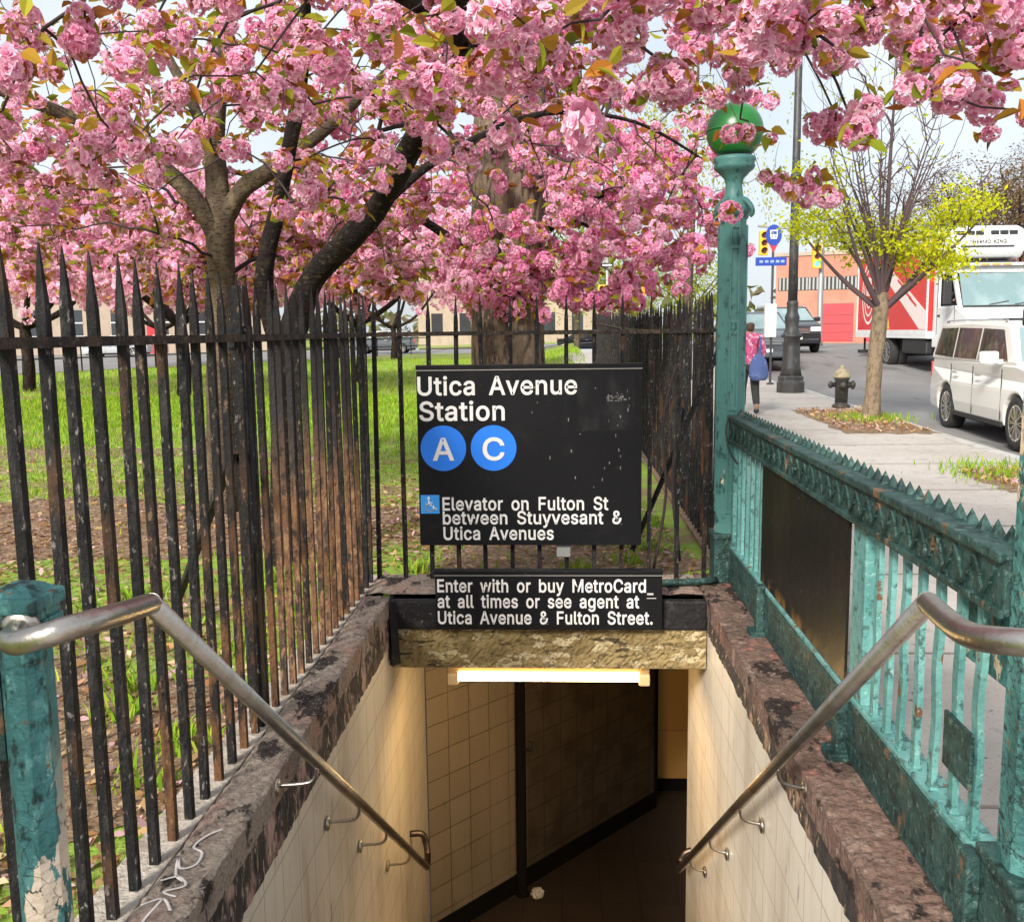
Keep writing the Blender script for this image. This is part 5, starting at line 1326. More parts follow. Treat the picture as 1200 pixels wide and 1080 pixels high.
# refrigeration unit on the nose of the box
mb = MB(); mb.prism([(1.36, 3.20), (.55, 3.30), (.36, 3.45), (.33, 3.80), (.46, 4.10), (.8, 4.22), (1.36, 4.22)], 0, -1.05, 1.05); ru = mb.build('refrigeration_unit', M['white_truck'], tr, bevel=.06)
mb = MB()
for s_ in (-1, 1):
    for x in fr(.08, .86, 3)[:-1]: mb.box(s_ * (x + .13) - .11, s_ * (x + .13) + .11, .36, .50, 3.93, 4.05, .01)
mb.box(-.75, .75, .318, .4, 3.58, 3.63, .01)
mb.build('vent', M['plastic'], ru)
mb = MB(); text_mb(mb, 'THERMO KING', -.52, .52, 3.69, .10, .318); mb.build('lettering', M['plastic'], ru, fix=False)
mb = MB(); mb.box(-.9, .9, .5, 1.3, 3.1, 3.2); mb.build('unit_base', M['plastic'], tr)

# ------------------------------------------------------------------ street furniture
hy = thing('fire_hydrant', 'black fire hydrant with a pale bonnet near the street tree', 'hydrant', (5.18, 18.0, gz(5.2, 18) + .012))
mb = MB(); mb.lathe([(.16, 0), (.165, .03), (.16, .05), (.12, .065), (.115, .10)], 20); mb.build('base', M['hydrant_black'], hy)
mb = MB(); mb.lathe([(.112, .08), (.118, .50), (.135, .52), (.135, .55), (.12, .56)], 20); mb.build('barrel', M['hydrant_black'], hy)
mb = MB(); mb.lathe([(.15, .55), (.155, .575), (.14, .60), (.125, .655), (.085, .70), (.045, .715), (.04, .735), (.035, .765), (.02, .775)], 20); mb.build('bonnet', M['hydrant_cap'], hy)
for an, rr_ in ((-20, .07), (160, .055), (-100, .05)):
    d = Vector((math.cos(R(an)), math.sin(R(an)), 0))
    mb = MB(); mb.tube([d * .09 + Vector((0, 0, .42)), d * .17 + Vector((0, 0, .42)), d * .172 + Vector((0, 0, .42)), d * .215 + Vector((0, 0, .42)), d * .24 + Vector((0, 0, .42))], [rr_ * .8, rr_ * .8, rr_ * 1.15, rr_ * 1.15, rr_ * .4], 12); mb.build('nozzle_cap', M['hydrant_black'], hy)

sl = thing('street_lamp', 'black fluted street lamp post on the pavement by the fire hydrant', 'street lamp', (5.1, 21.6, gz(5.1, 21.6) + .012))
mb = MB(); mb.lathe([(.30, 0), (.30, .22), (.27, .26), (.27, .30), (.285, .33), (.25, .37)], 16, smooth=False); mb.build('plinth', M['lamp_black'], sl)
mb = MB(); mb.lathe([(.245, .36), (.20, .55), (.185, 1.0), (.185, 1.18), (.23, 1.21), (.235, 1.25), (.19, 1.28), (.145, 1.40), (.15, 1.55), (.165, 1.62), (.15, 1.68), (.12, 1.75), (.125, 1.9), (.13, 1.95), (.105, 2.0)], 24, flute=.06); mb.build('base_casting', M['lamp_black'], sl)
mb = MB(); mb.lathe([(.105, 2.0), (.10, 3.0), (.085, 5.0), (.072, 8.0), (.03, 8.05)], 20, flute=.05); mb.lathe([(.09, 4.55), (.115, 4.6), (.115, 4.66), (.09, 4.7)], 16); mb.build('shaft', M['lamp_black'], sl)
mb = MB(); mb.tube(catmull([(0, 0, 7.9), (.25, 0, 8.55), (.9, 0, 8.8), (1.5, 0, 8.55), (1.6, 0, 8.2)], 6), .035, 10); mb.build('arm', M['lamp_black'], sl)
mb = MB(); mb.lathe([(.05, .25), (.16, .15), (.2, .0), (.17, -.04)], 18, c=(1.6, 0, 8.0)); mb.build('lamp_head', M['lamp_black'], sl)

bs_ = thing('bus_stop_sign', 'round blue bus stop sign on a slim pole with a white timetable case', 'bus sign', (5.17, 24.0, gz(5.1, 24) + .012))
mb = MB(); mb.lathe([(.09, 0), (.09, .03), (.03, .05), (.03, 3.6), (.0, 3.62)], 12); mb.build('pole', M['lamp_black'], bs_)
def disc_y(mb, x, z, rx, rz_, y0_, y1_, n=28):
    mb.prism([(x + rx * math.cos(2 * math.pi * i / n), z + rz_ * math.sin(2 * math.pi * i / n)) for i in range(n)], 1, y0_, y1_)
mb = MB(); disc_y(mb, 0, 3.58, .19, .25, -.045, -.02); rd_ = mb.build('roundel', M['bus_blue'], bs_)
mb = MB(); mb.box(-.09, .09, -.055, -.045, 3.53, 3.70, .003); mb.box(-.075, .075, -.055, -.045, 3.49, 3.52); mb.build('bus_symbol', M['sign_white'], rd_)
mb = MB(); mb.box(-.065, .065, -.060, -.054, 3.60, 3.67); mb.box(-.06, -.03, -.060, -.054, 3.54, 3.565); mb.box(.03, .06, -.060, -.054, 3.54, 3.565); mb.build('symbol_window', M['bus_blue'], rd_)
mb = MB(); mb.prism([(-.10, 3.36), (.10, 3.36), (0, 3.16)], 1, -.042, -.022); tag(mb.build('pointer', M['reddoor'], bs_), 'red pointer under the roundel')
mb = MB(); mb.box(-.42, .32, -.045, -.02, 2.86, 3.06, .004); rp = mb.build('route_plate', M['bus_blue'], bs_)
mb = MB()
for x in (-.33, -.2, -.07, .06, .18): mb.box(x, x + .085, -.05, -.044, 2.93, 2.99)
mb.build('route_marks', mat('route plate pale blue', (.25, .35, .65), .5), rp)
mb = MB(); mb.box(-.17, .10, -.10, .06, 1.15, 1.95, .015); mb.build('timetable_case', M['sign_white'], bs_)

def signal(label, loc, lit=True, k=1.0):
    t = thing('traffic_light', label, 'traffic light', loc, 0, 'traffic lights over the crossing')
    mb = MB(); mb.box(-.19 * k, .19 * k, -.12, .12, -.52 * k, .52 * k, .02); mb.build('housing', M['signal_yellow'], t)
    for i, z in enumerate((.33, 0, -.33)):
        mb = MB(); disc_y(mb, 0, z * k, .12 * k, .12 * k, -.135, -.12, 16); mb.build('lens', M['signal_green'] if (i == 2 and lit) else M['signal_off'], t)
        mb = MB(); mb.add([((.14 * math.cos(a_)) * k, y_, z * k + .14 * math.sin(a_) * k) for y_ in (-.12, -.32) for a_ in fr(R(10), R(170), 8)], [(i_, i_ + 1, i_ + 10, i_ + 9) for i_ in range(8)]); mb.build('hood', M['signal_yellow'], t)
    return t
ys_ = 43.5
mp_ = thing('mast_pole', 'traffic signal mast pole with long arms behind the lamp posts', 'pole', (11.55, ys_ + .3, gz(5, 43)))
mb = MB(); mb.lathe([(.16, 0), (.13, .3), (.10, 5.6), (.02, 5.7)], 14); mb.build('pole', M['pole_grey'], mp_)
mb = MB(); mb.tube([(0, 0, 4.6), (.2, -.1, 4.6), (1.0, -.1, 4.62)], .05, 8); mb.tube([(0, 0, 5.0), (-2.8, 0, 5.25)], .05, 8); mb.build('arm', M['pole_grey'], mp_)
signal('yellow traffic light showing green, just right of the street lamp', (11.25, ys_, 4.62), True)
signal('yellow traffic light beside the blue bus stop sign', (8.95, ys_, 5.22), False)
signal('yellow traffic light low beyond the spiked fence, next to an orange sign', (1.9, 43.3, 3.05), False, .9)
mp2 = thing('mast_pole', 'slim grey pole carrying a traffic light and arrow sign beyond the fence', 'pole', (2.15, 43.6, gz(2, 43)))
mb = MB(); mb.lathe([(.12, 0), (.08, .3), (.06, 3.9), (.01, 3.95)], 12); mb.build('pole', M['pole_grey'], mp2)
mb = MB(); mb.tube([(0, 0, 3.0), (-.25, -.25, 3.05)], .03, 6); mb.build('arm', M['pole_grey'], mp2)
mb = MB(); mb.box(-.28, .28, -.13, -.1, 3.55, 3.74, .004); sgp = mb.build('arrow_plate', M['plastic'], mp2)
mb = MB(); mb.prism([(-.22, 3.615), (.08, 3.615), (.08, 3.58), (.22, 3.645), (.08, 3.71), (.08, 3.675), (-.22, 3.675)], 1, -.138, -.129); mb.build('arrow', M['sign_white'], sgp)
os_ = thing('orange_sign', 'orange works sign on two posts beyond the fence', 'sign', (3.4, 44.5, gz(3.4, 44.5)))
mb = MB(); mb.box(-.5, .5, -.02, .02, 2.0, 2.9, .01); mb.build('board', M['orange_sign'], os_)
for s_ in (-1, 1):
    mb = MB(); mb.box(s_ * .4 - .03, s_ * .4 + .03, .02, .08, -.05, 2.8); mb.build('post', M['pole_grey'], os_)

# ------------------------------------------------------------------ buildings
bb = thing('brick_building', 'low red brick building with red garage doors across the crossing', 'building', (22, 56, gz(9, 56)), R(-20))
Hb = 5.0
mb = MB(); mb.box(-9.6, 14, 0, 14, -.3, Hb); mb.build('wall', M['brick'], bb)
mb = MB(); mb.box(-9.7, 14.1, -.08, 14.1, Hb, Hb + .22, .02); mb.build('parapet', M['beige'], bb)
for x in (-6.1, -3.6, -1.1):
    mb = MB(); mb.box(x - .95, x + .95, -.05, .1, 0, 2.2, .01); dr = mb.build('garage_door', M['reddoor'], bb)
    mb = MB()
    for z in (.5, 1.0, 1.5): mb.box(x - .93, x + .93, -.06, -.045, z, z + .03)
    mb.build('panel_joint', M['plastic'], dr)
for x in (-8.6, -6.9, -5.2):
    mb = MB(); mb.box(x - .85, x + .85, -.03, .1, 3.0, 3.75); wd = mb.build('window', M['win'], bb)
    mb = MB()
    for k_ in range(8): mb.box(x - .80 + k_ * .22, x - .70 + k_ * .22, -.06, -.03, 3.02, 3.73)
    mb.build('window_bars', M['pole_grey'], wd)
mb = MB(); mb.box(-7.5, -6.2, 3, 5, Hb, Hb + .9, .03); mb.build('roof_unit', M['pole_grey'], bb)
hb_ = thing('beige_house', 'beige rendered house across the far street at the left', 'house', (-36, 84, 0), R(18))
mb = MB(); mb.box(-16, 10, 0, 12, -.3, 13); mb.build('wall', M['beige'], hb_)
mb = MB(); mb.box(-16.3, 10.3, -.3, 12.3, 13, 13.6); mb.build('cornice', M['brick'], hb_)
for fl_ in range(3):
    for x in (-13, -9.5, -6, -2.5, 1.0, 4.5, 7.5):
        mb = MB(); mb.box(x - .6, x + .6, -.03, .2, 1.6 + fl_ * 3.8, 3.8 + fl_ * 3.8); wd = mb.build('window', M['win'], hb_)
        mb = MB(); mb.box(x - .75, x + .75, -.12, .05, 1.45 + fl_ * 3.8, 1.6 + fl_ * 3.8); mb.box(x - .65, x + .65, -.06, -.02, 2.65 + fl_ * 3.8, 2.75 + fl_ * 3.8); mb.build('window_frame', M['sign_white'], wd)
mb = MB(); mb.box(-.2, 1.4, -.1, .1, 0, 2.6); mb.build('door', M['reddoor'], hb_)
h2 = thing('pale_house', 'pale rendered house across the far street beyond the big trunk', 'house', (-4, 104, 0), R(4))
mb = MB(); mb.box(-11, 11, 0, 12, -.3, 8); mb.build('wall', M['beige'], h2)
for fl_ in range(2):
    for x in (-9, -6, -3, 0, 3, 6, 9):
        mb = MB(); mb.box(x - .6, x + .6, -.03, .2, 1.5 + fl_ * 3.6, 3.5 + fl_ * 3.6); mb.build('window', M['win'], h2)
mb = MB(); mb.box(-11.2, 11.2, -.2, 12.2, 8, 8.4); mb.build('cornice', M['beige'], h2)

# ------------------------------------------------------------------ people
def skin_body(name, joints, bones, mat_, parent, sub=2, root=0):
    """joints: (x,y,z,r); bones: index pairs -> one continuous skinned surface"""
    me = bpy.data.meshes.new(name)
    me.from_pydata([j[:3] for j in joints], bones, [])
    me.materials.append(mat_)
    o = bpy.data.objects.new(name, me); col.objects.link(o)
    if parent is not None: o.parent = parent
    bm = bmesh.new(); bm.from_mesh(me)
    sk = bm.verts.layers.skin.verify()
    bm.verts.ensure_lookup_table()
    for v, j in zip(bm.verts, joints):
        rx = j[3]; v[sk].radius = (rx, j[4] if len(j) > 4 else rx)
    bm.verts[root][sk].use_root = True
    bm.to_mesh(me); bm.free()
    o.modifiers.new('skin', 'SKIN').use_smooth_shade = True
    s_ = o.modifiers.new('subsurf', 'SUBSURF'); s_.levels = sub; s_.render_levels = sub
    return o
def hand(J, B, wrist, dirv, side):
    """palm and five fingers appended to the joint list"""
    d = Vector(dirv).normalized(); w = J[wrist]; wv = Vector(w[:3]); s_ = Vector(side).normalized()
    J.append((*(wv + d * .05), .026, .018)); palm = len(J) - 1; B.append((wrist, palm))
    for k, (o_, L) in enumerate(((-.03, .065), (-.01, .078), (.01, .074), (.03, .058))):
        b = wv + d * .085 + s_ * o_
        J.append((*b, .010)); i1 = len(J) - 1; B.append((palm, i1))
        J.append((*(b + d * L * .55), .009)); B.append((i1, i1 + 1))
        J.append((*(b + d * L * .9 + d.cross(s_) * L * .35), .007)); B.append((i1 + 1, i1 + 2))
    b = wv + d * .03 - s_ * .035
    J.append((*b, .011)); i1 = len(J) - 1; B.append((palm, i1)); J.append((*(b + d * .045 - s_ * .015), .008)); B.append((i1, i1 + 1))
pe = thing('person', 'person in pink patterned jacket seen from behind, walking away past the lamp post', 'person', (3.30, 17.0, gz(3.4, 17) + .012), R(0))
J = [(0, 0, .86, .125, .10), (0, .02, 1.05, .12, .10), (0, .02, 1.25, .14, .11), (0, .0, 1.36, .07), (0, .015, 1.42, .052), (0, .03, 1.50, .075, .085), (0, .03, 1.57, .075, .09),
     (-.17, 0, 1.31, .058), (-.22, -.03, 1.07, .045), (-.20, .10, .86, .034),
     (.17, 0, 1.31, .058), (.23, -.02, 1.07, .045), (.20, .12, .90, .034),
     (-.09, 0, .82, .095), (-.10, .10, .46, .065), (-.10, .03, .09, .042), (-.10, .16, .035, .036),
     (.09, 0, .82, .095), (.10, -.02, .46, .065), (.10, -.22, .12, .042), (.10, -.12, .035, .036)]
B = [(0, 1), (1, 2), (2, 3), (3, 4), (4, 5), (5, 6), (3, 7), (7, 8), (8, 9), (3, 10), (10, 11), (11, 12), (0, 13), (13, 14), (14, 15), (15, 16), (0, 17), (17, 18), (18, 19), (19, 20)]
hand(J, B, 9, (0, .3, -1), (0, 1, 0)); hand(J, B, 12, (0, .3, -1), (0, 1, 0))
skin_body('body', J, B, M['skin'], pe)
J2 = [(0, 0, .80, .165, .135), (0, .02, 1.02, .15, .125), (0, .02, 1.25, .165, .13), (0, 0, 1.37, .10), (0, .01, 1.405, .068), (-.17, 0, 1.32, .078), (-.225, -.03, 1.07, .064), (-.205, .08, .90, .052), (.17, 0, 1.32, .078), (.235, -.02, 1.07, .064), (.205, .10, .93, .052)]
skin_body('jacket', J2, [(0, 1), (1, 2), (2, 3), (3, 4), (3, 5), (5, 6), (6, 7), (3, 8), (8, 9), (9, 10)], M['jacket'], pe)
J3 = [(0, 0, .88, .14, .115), (-.09, 0, .80, .105), (-.10, .10, .46, .08), (-.10, .035, .12, .062), (.09, 0, .80, .105), (.10, -.02, .46, .08), (.10, -.20, .15, .062)]
skin_body('trousers', J3, [(0, 1), (1, 2), (2, 3), (0, 4), (4, 5), (5, 6)], M['trouser'], pe)
for a_, b_ in (((-.10, .02, .06), (-.10, .18, .04)), ((.10, -.24, .09), (.10, -.11, .045))):
    skin_body('shoe', [(*a_, .052), (*b_, .045)], [(0, 1)], M['plastic'], pe)
skin_body('hair', [(0, .0, 1.58, .085, .10), (0, -.02, 1.50, .085, .08), (0, -.045, 1.42, .06, .045)], [(0, 1), (1, 2)], M['hair'], pe)
bgt = thing('shoulder_bag', 'blue cloth bag hanging from the shoulder of the person in pink', 'bag', (3.42, 16.80, gz(3.5, 16.8) + .6))
mb = MB()
prof = [(.02, 0), (.10, .01), (.135, .08), (.13, .22), (.10, .36), (.05, .44), (.015, .47)]
mb.lathe(prof, 20)
bag_o = mb.build('pouch', M['bag'], bgt)
for v in bag_o.data.vertices: v.co.y *= .55; v.co.x *= 1.25
mb = MB(); mb.tube(catmull([(.02, 0, .45), (.03, .03, .62), (.04, .12, .74), (.03, .24, .70), (.02, .20, .5), (.02, .03, .44)], 6), .014, 8); mb.build('strap', M['bag'], bgt)

dv = thing('person', 'person in a dark jacket sitting at the open cab window of the box truck', 'person', (10.3 + .53, ty + .26, gz(9, ty + 3) - .10 + 1.52))
JD = [(0, .1, .0, .15, .12), (0, .1, .28, .15, .11), (0, .09, .52, .16, .11), (0, .06, .63, .08), (0, .04, .70, .055), (0, .0, .80, .08, .09), (0, .0, .88, .08, .09), (-.2, .06, .56, .065), (-.30, -.10, .36, .05), (-.20, -.33, .45, .038), (.2, .06, .56, .065), (.28, -.1, .36, .05), (.15, -.33, .45, .038),
      (-.1, -.15, -.02, .09), (-.1, -.38, -.05, .07), (-.1, -.40, -.40, .05), (.1, -.15, -.02, .09), (.1, -.38, -.05, .07), (.1, -.40, -.40, .05)]
BD = [(0, 1), (1, 2), (2, 3), (3, 4), (4, 5), (5, 6), (3, 7), (7, 8), (8, 9), (3, 10), (10, 11), (11, 12), (0, 13), (13, 14), (14, 15), (0, 16), (16, 17), (17, 18)]
hand(JD, BD, 9, (0, -1, .2), (1, 0, 0)); hand(JD, BD, 12, (0, -1, .2), (1, 0, 0))
skin_body('body', JD, BD, M['skin'], dv)
skin_body('jacket', [(0, .1, .0, .175, .14), (0, .1, .28, .17, .13), (0, .09, .52, .18, .13), (0, .06, .64, .09), (-.2, .06, .57, .085), (-.31, -.10, .36, .068), (-.21, -.29, .43, .055), (.2, .06, .57, .085), (.29, -.1, .36, .068), (.16, -.29, .43, .055)],
          [(0, 1), (1, 2), (2, 3), (3, 4), (4, 5), (5, 6), (3, 7), (7, 8), (8, 9)], M['navy'], dv)
skin_body('hair', [(0, .03, .90, .085, .09), (0, .06, .84, .075, .07)], [(0, 1)], M['hair'], dv)
# ------------------------------------------------------------------ trees: grown branch skeletons, blossom clusters, leaves
rng = np.random.default_rng(11)
def unit(v): return v / (np.linalg.norm(v, axis=-1, keepdims=True) + 1e-9)

def frustums(P0, P1, R0, R1, k=5):
    """open tapered tubes, one per segment"""
    n = len(P0)
    d = unit(P1 - P0)
    ref = np.where(np.abs(d[:, 2:3]) < .9, np.array([[0, 0, 1.0]]), np.array([[1.0, 0, 0]]))
    a = unit(np.cross(d, ref)); b = np.cross(d, a)
    an = np.arange(k) * 2 * np.pi / k
    ring = a[:, None, :] * np.cos(an)[None, :, None] + b[:, None, :] * np.sin(an)[None, :, None]
    V = np.concatenate([P0[:, None] - d[:, None] * R0[:, None, None] * .25 + ring * R0[:, None, None], P1[:, None] + ring * R1[:, None, None]], 1).reshape(-1, 3)
    base = (np.arange(n) * 2 * k)[:, None]
    j = np.arange(k)[None]
    Q = np.stack([base + j, base + (j + 1) % k, base + k + (j + 1) % k, base + k + j], -1).reshape(-1, 4)
    return V, Q

def grow(skel, att, seed, seg=.13, jit=.10, tip=.0028, pw=.42, droop=.10, wlen=.25):
    """skel: list of limbs (points, radii); the first starts at the root, later ones join the nearest earlier node. att: attractors reached in order of distance"""
    r_ = np.random.default_rng(seed)
    P = []; par = []; rad = []; plen = []; fixed = []
    for li, (pts, rads) in enumerate(skel):
        pts_d = catmull(pts, 6); m_ = len(pts_d)
        rr_ = np.interp(np.linspace(0, 1, m_), np.linspace(0, 1, len(rads)), rads)
        p0 = np.array(pts_d[0])
        prev = -1
        if li > 0:
            prev = int(np.argmin(np.linalg.norm(np.array(P) - p0, axis=1)))
        for i, q in enumerate(pts_d):
            P.append(np.array(q)); par.append(prev); rad.append(rr_[i]); fixed.append(True)
            plen.append(0 if prev < 0 else plen[prev] + np.linalg.norm(P[-1] - P[prev])); prev = len(P) - 1
    nsk = len(P)
    S = np.array(P)
    d0 = np.array([np.min(np.linalg.norm(S - a, axis=1)) for a in att])
    ends = []
    PA = np.zeros((nsk + len(att) * 30, 3)); PA[:nsk] = S
    PL = np.zeros(len(PA)); PL[:nsk] = plen
    n = nsk
    for ai in np.argsort(d0):
        a = att[ai]
        cost = np.linalg.norm(PA[:n] - a, axis=1) + wlen * PL[:n]
        j = int(np.argmin(cost))
        p = PA[j]; L = np.linalg.norm(a - p)
        K = max(1, min(28, int(math.ceil(L / seg))))
        side = r_.normal(size=3); side -= (a - p) * np.dot(side, a - p) / (L * L + 1e-9)
        c = (p + a) / 2 + side * jit * L * .6 + np.array([0, 0, droop * L])
        pr = j
        for k in range(1, K + 1):
            t = k / K
            q = (1 - t) ** 2 * p + 2 * t * (1 - t) * c + t * t * a
            if k < K: q = q + r_.normal(size=3) * seg * jit * .8
            PA[n] = q; PL[n] = PL[pr] + np.linalg.norm(q - PA[pr]); par.append(pr); rad.append(0.0); pr = n; n += 1
        ends.append(pr)
    cnt = np.zeros(n)
    for e in ends: cnt[e] += 1
    for i in range(n - 1, nsk - 1, -1):
        if par[i] >= 0: cnt[par[i]] += cnt[i]
    R_ = tip * np.maximum(cnt, 1) ** pw
    R_[:nsk] = np.maximum(np.array(rad[:nsk]), 0)
    for i in range(nsk, n):
        R_[i] = min(R_[i], R_[par[i]] * .92)
    return PA[:n], np.array(par), R_, nsk, np.array(ends)

def branch_mesh(name, P, par, R_, m_, parent, origin, k=6, lo=0):
    idx = np.array([i for i in range(len(P)) if par[i] >= 0 and i >= lo])
    V, Q = frustums(P[par[idx]], P[idx], np.minimum(R_[par[idx]], R_[idx] * 1.35 + .002), R_[idx], k)
    return np_mesh(name, V, Q, m_, parent, origin=origin, smooth=True)

def limb_mesh(name, limbs, m_, parent, seed, n=14, ridge=0.0, rfreq=16):
    """the thick trunk and limbs, with knots and (for old bark) ridges, joined in one mesh"""
    rr = random.Random(seed); mb = MB()
    for pts, rads in limbs:
        d = catmull(pts, 9); m2 = len(d)
        rs = list(np.interp(np.linspace(0, 1, m2), np.linspace(0, 1, len(rads)), rads))
        nn = n
        b0 = len(mb.v)
        mb.tube(d, rs, nn)
        ph = [rr.uniform(0, 6.28) for _ in range(6)]
        for i in range(m2):
            c = d[i]
            for j in range(nn):
                v = Vector(mb.v[b0 + i * nn + j]); o_ = v - c
                th = 2 * math.pi * j / nn
                f = 1 + .05 * math.sin(2 * th + ph[0] + i * .35) + .04 * math.sin(3 * th + ph[1] - i * .5) + .03 * math.sin(i * .9 + ph[2])
                if ridge: f += ridge * (math.sin(rfreq * th + 1.2 * math.sin(i * .5 + ph[3]) + ph[4]) * .6 + rr.uniform(-.5, .5))
                mb.v[b0 + i * nn + j] = tuple(c + o_ * f)
    return mb.build(name, m_, parent, world=True, fix=False)

# --- blossom and leaf pieces (unit pieces, copied into one crown mesh)
PINKS = np.array([(.96, .73, .83), (.90, .52, .69), (.82, .31, .52), (.70, .20, .41)])
DEEP = np.array([(.88, .38, .58), (.68, .12, .31), (.80, .25, .46)])
def flower_unit(r_, petals=((5, .25, 1.0), (6, .75, .85), (5, 1.15, .62))):
    V = []; T = []
    for np_, el, ln in petals:
        ph = r_.uniform(0, 6.28)
        for k in range(np_):
            az = ph + 2 * np.pi * k / np_ + r_.uniform(-.2, .2)
            e = el + r_.uniform(-.2, .2)
            rad = np.array([np.cos(az), np.sin(az), 0]); tan = np.array([-np.sin(az), np.cos(az), 0]); up = np.array([0, 0, 1.0])
            d = rad * np.cos(e) + up * np.sin(e)
            w = .42 * ln
            V += [rad * .05, d * ln * .62 + tan * w + up * .05, d * ln * 1.0 + rad * .12 - up * .05 * r_.uniform(0, 2), d * ln * .62 - tan * w + up * .05]
            T += [0.0, .65, 1.0, .65]
    return np.array(V), np.array(T)
def cluster_unit(seed, nf, fr_, petals, flat=.85):
    """pompom of double flowers facing outwards; radius about 1"""
    r_ = np.random.default_rng(seed)
    V = []; T = []; F = []
    for i in range(nf):
        z = 1 - 2 * (i + .5) / nf; ph = i * 2.39996 + r_.uniform(-.3, .3)
        s_ = math.sqrt(1 - z * z)
        d = unit(np.array([s_ * math.cos(ph), s_ * math.sin(ph), z]) + r_.normal(size=3) * .18)
        ref = np.array([0, 0, 1.0]) if abs(d[2]) < .9 else np.array([1.0, 0, 0])
        a = unit(np.cross(d, ref)); b = np.cross(d, a)
        v, t = flower_unit(r_, petals)
        fs = fr_ * r_.uniform(.85, 1.15)
        c = d * (1 - fs * .62) * r_.uniform(.9, 1.06)
        V.append(c + (v[:, :1] * a + v[:, 1:2] * b + v[:, 2:3] * d) * fs); T.append(t); F.append(np.full(len(t), i))
    V = np.concatenate(V); V[:, 2] *= flat
    return V, np.concatenate(T), np.concatenate(F)
NEAR = [cluster_unit(i, 26, .36, ((5, .2, 1.0), (5, .7, .85), (4, 1.15, .6)), .8 + .06 * (i % 4)) for i in range(7)]
MID = [cluster_unit(20 + i, 18, .42, ((5, .3, 1.0), (4, .95, .75)), .8 + .06 * (i % 4)) for i in range(7)]
FAR = [cluster_unit(40 + i, 9, .62, ((4, .55, 1.0),)) for i in range(5)]

def scatter_clusters(lib, C, S, r_, shade):
    """copies of the library pieces at centres C with radii S -> V, Q, tint"""
    VV = []; TT = []
    n_ = 0
    for c, s_ in zip(C, S):
        V, T, F = lib[r_.integers(len(lib))]
        an = r_.uniform(0, 6.28); ca, sa = math.cos(an), math.sin(an)
        M3 = np.array([[ca, -sa, 0], [sa, ca, 0], [0, 0, 1]])
        tilt = r_.normal(size=2) * .35
        M3 = np.array([[1, 0, tilt[0]], [0, 1, tilt[1]], [-tilt[0], -tilt[1], 1]]) @ M3
        VV.append(V @ M3.T * s_ * r_.uniform(.8, 1.22, 3) + c)
        nf = F.max() + 1
        base = shade[0] + (shade[1] - shade[0]) * r_.random()
        f = np.clip(base + r_.normal(size=nf) * .26, 0, 1)[F][:, None]
        tipc = PINKS[0] * (1 - f) + PINKS[2] * f
        deep = DEEP[r_.integers(3)]
        t = np.clip(T[:, None] * 1.25, 0, 1)
        TT.append(deep * (1 - t) + tipc * t)
    V = np.concatenate(VV); tint = np.concatenate(TT)
    Q = np.arange(len(V)).reshape(-1, 4)
    return V, Q, tint
LEAFC = np.array([(.20, .24, .02), (.36, .21, .025), (.42, .17, .03), (.32, .32, .03), (.28, .11, .03), (.40, .30, .04)])
def leaves(C, S, r_, cols=LEAFC, droop=.35, fine=False):
    """pointed leaves folded along the midrib; fine ones have a rounded outline and a curved blade"""
    n = len(C)
    d = unit(r_.normal(size=(n, 3)) * np.array([1, 1, .5]) + np.array([0, 0, -droop])); ref = unit(r_.normal(size=(n, 3)) + np.array([0, 0, .6]))
    w = unit(np.cross(d, ref)); nn = np.cross(w, d)
    S = np.asarray(S)[:, None]
    prof = ((0, .02, 0), (.22, .20, .05), (.5, .26, .06), (.78, .15, .0), (1.0, .008, -.14)) if fine else ((0, .01, 0), (.45, .25, .06), (1.0, .01, -.12))
    cur = r_.uniform(.5, 1.8, size=(n, 1))
    rows = [(C + d * S * t - nn * S * (t * t) * .16 * cur, hw * S, hw * S * .45) for t, hw, _ in prof]
    q = []
    for (c0, h0, f0), (c1, h1, f1) in zip(rows[:-1], rows[1:]):
        for s_ in (1, -1):
            l0 = c0 + w * h0 * s_ + nn * f0; l1 = c1 + w * h1 * s_ + nn * f1
            q += [c0, l0, l1, c1] if s_ > 0 else [c0, c1, l1, l0]
    V = np.stack(q, 1).reshape(-1, 3)
    Q = np.arange(len(V)).reshape(-1, 4)
    c = cols[r_.integers(len(cols), size=n)] * r_.uniform(.75, 1.3, size=(n, 1))
    return V, Q, np.repeat(c, len(q), axis=0)
def merge(parts):
    Vs = []; Qs = []; Ts = []; o_ = 0
    for V, Q, T in parts:
        Vs.append(V); Qs.append(Q + o_); Ts.append(T); o_ += len(V)
    return np.concatenate(Vs), np.concatenate(Qs), np.concatenate(Ts)

def box_pts(n, x, y, z, r_, fz=None):
    p = np.stack([r_.uniform(*x, n), r_.uniform(*y, n), r_.uniform(*z, n)], 1)
    return p

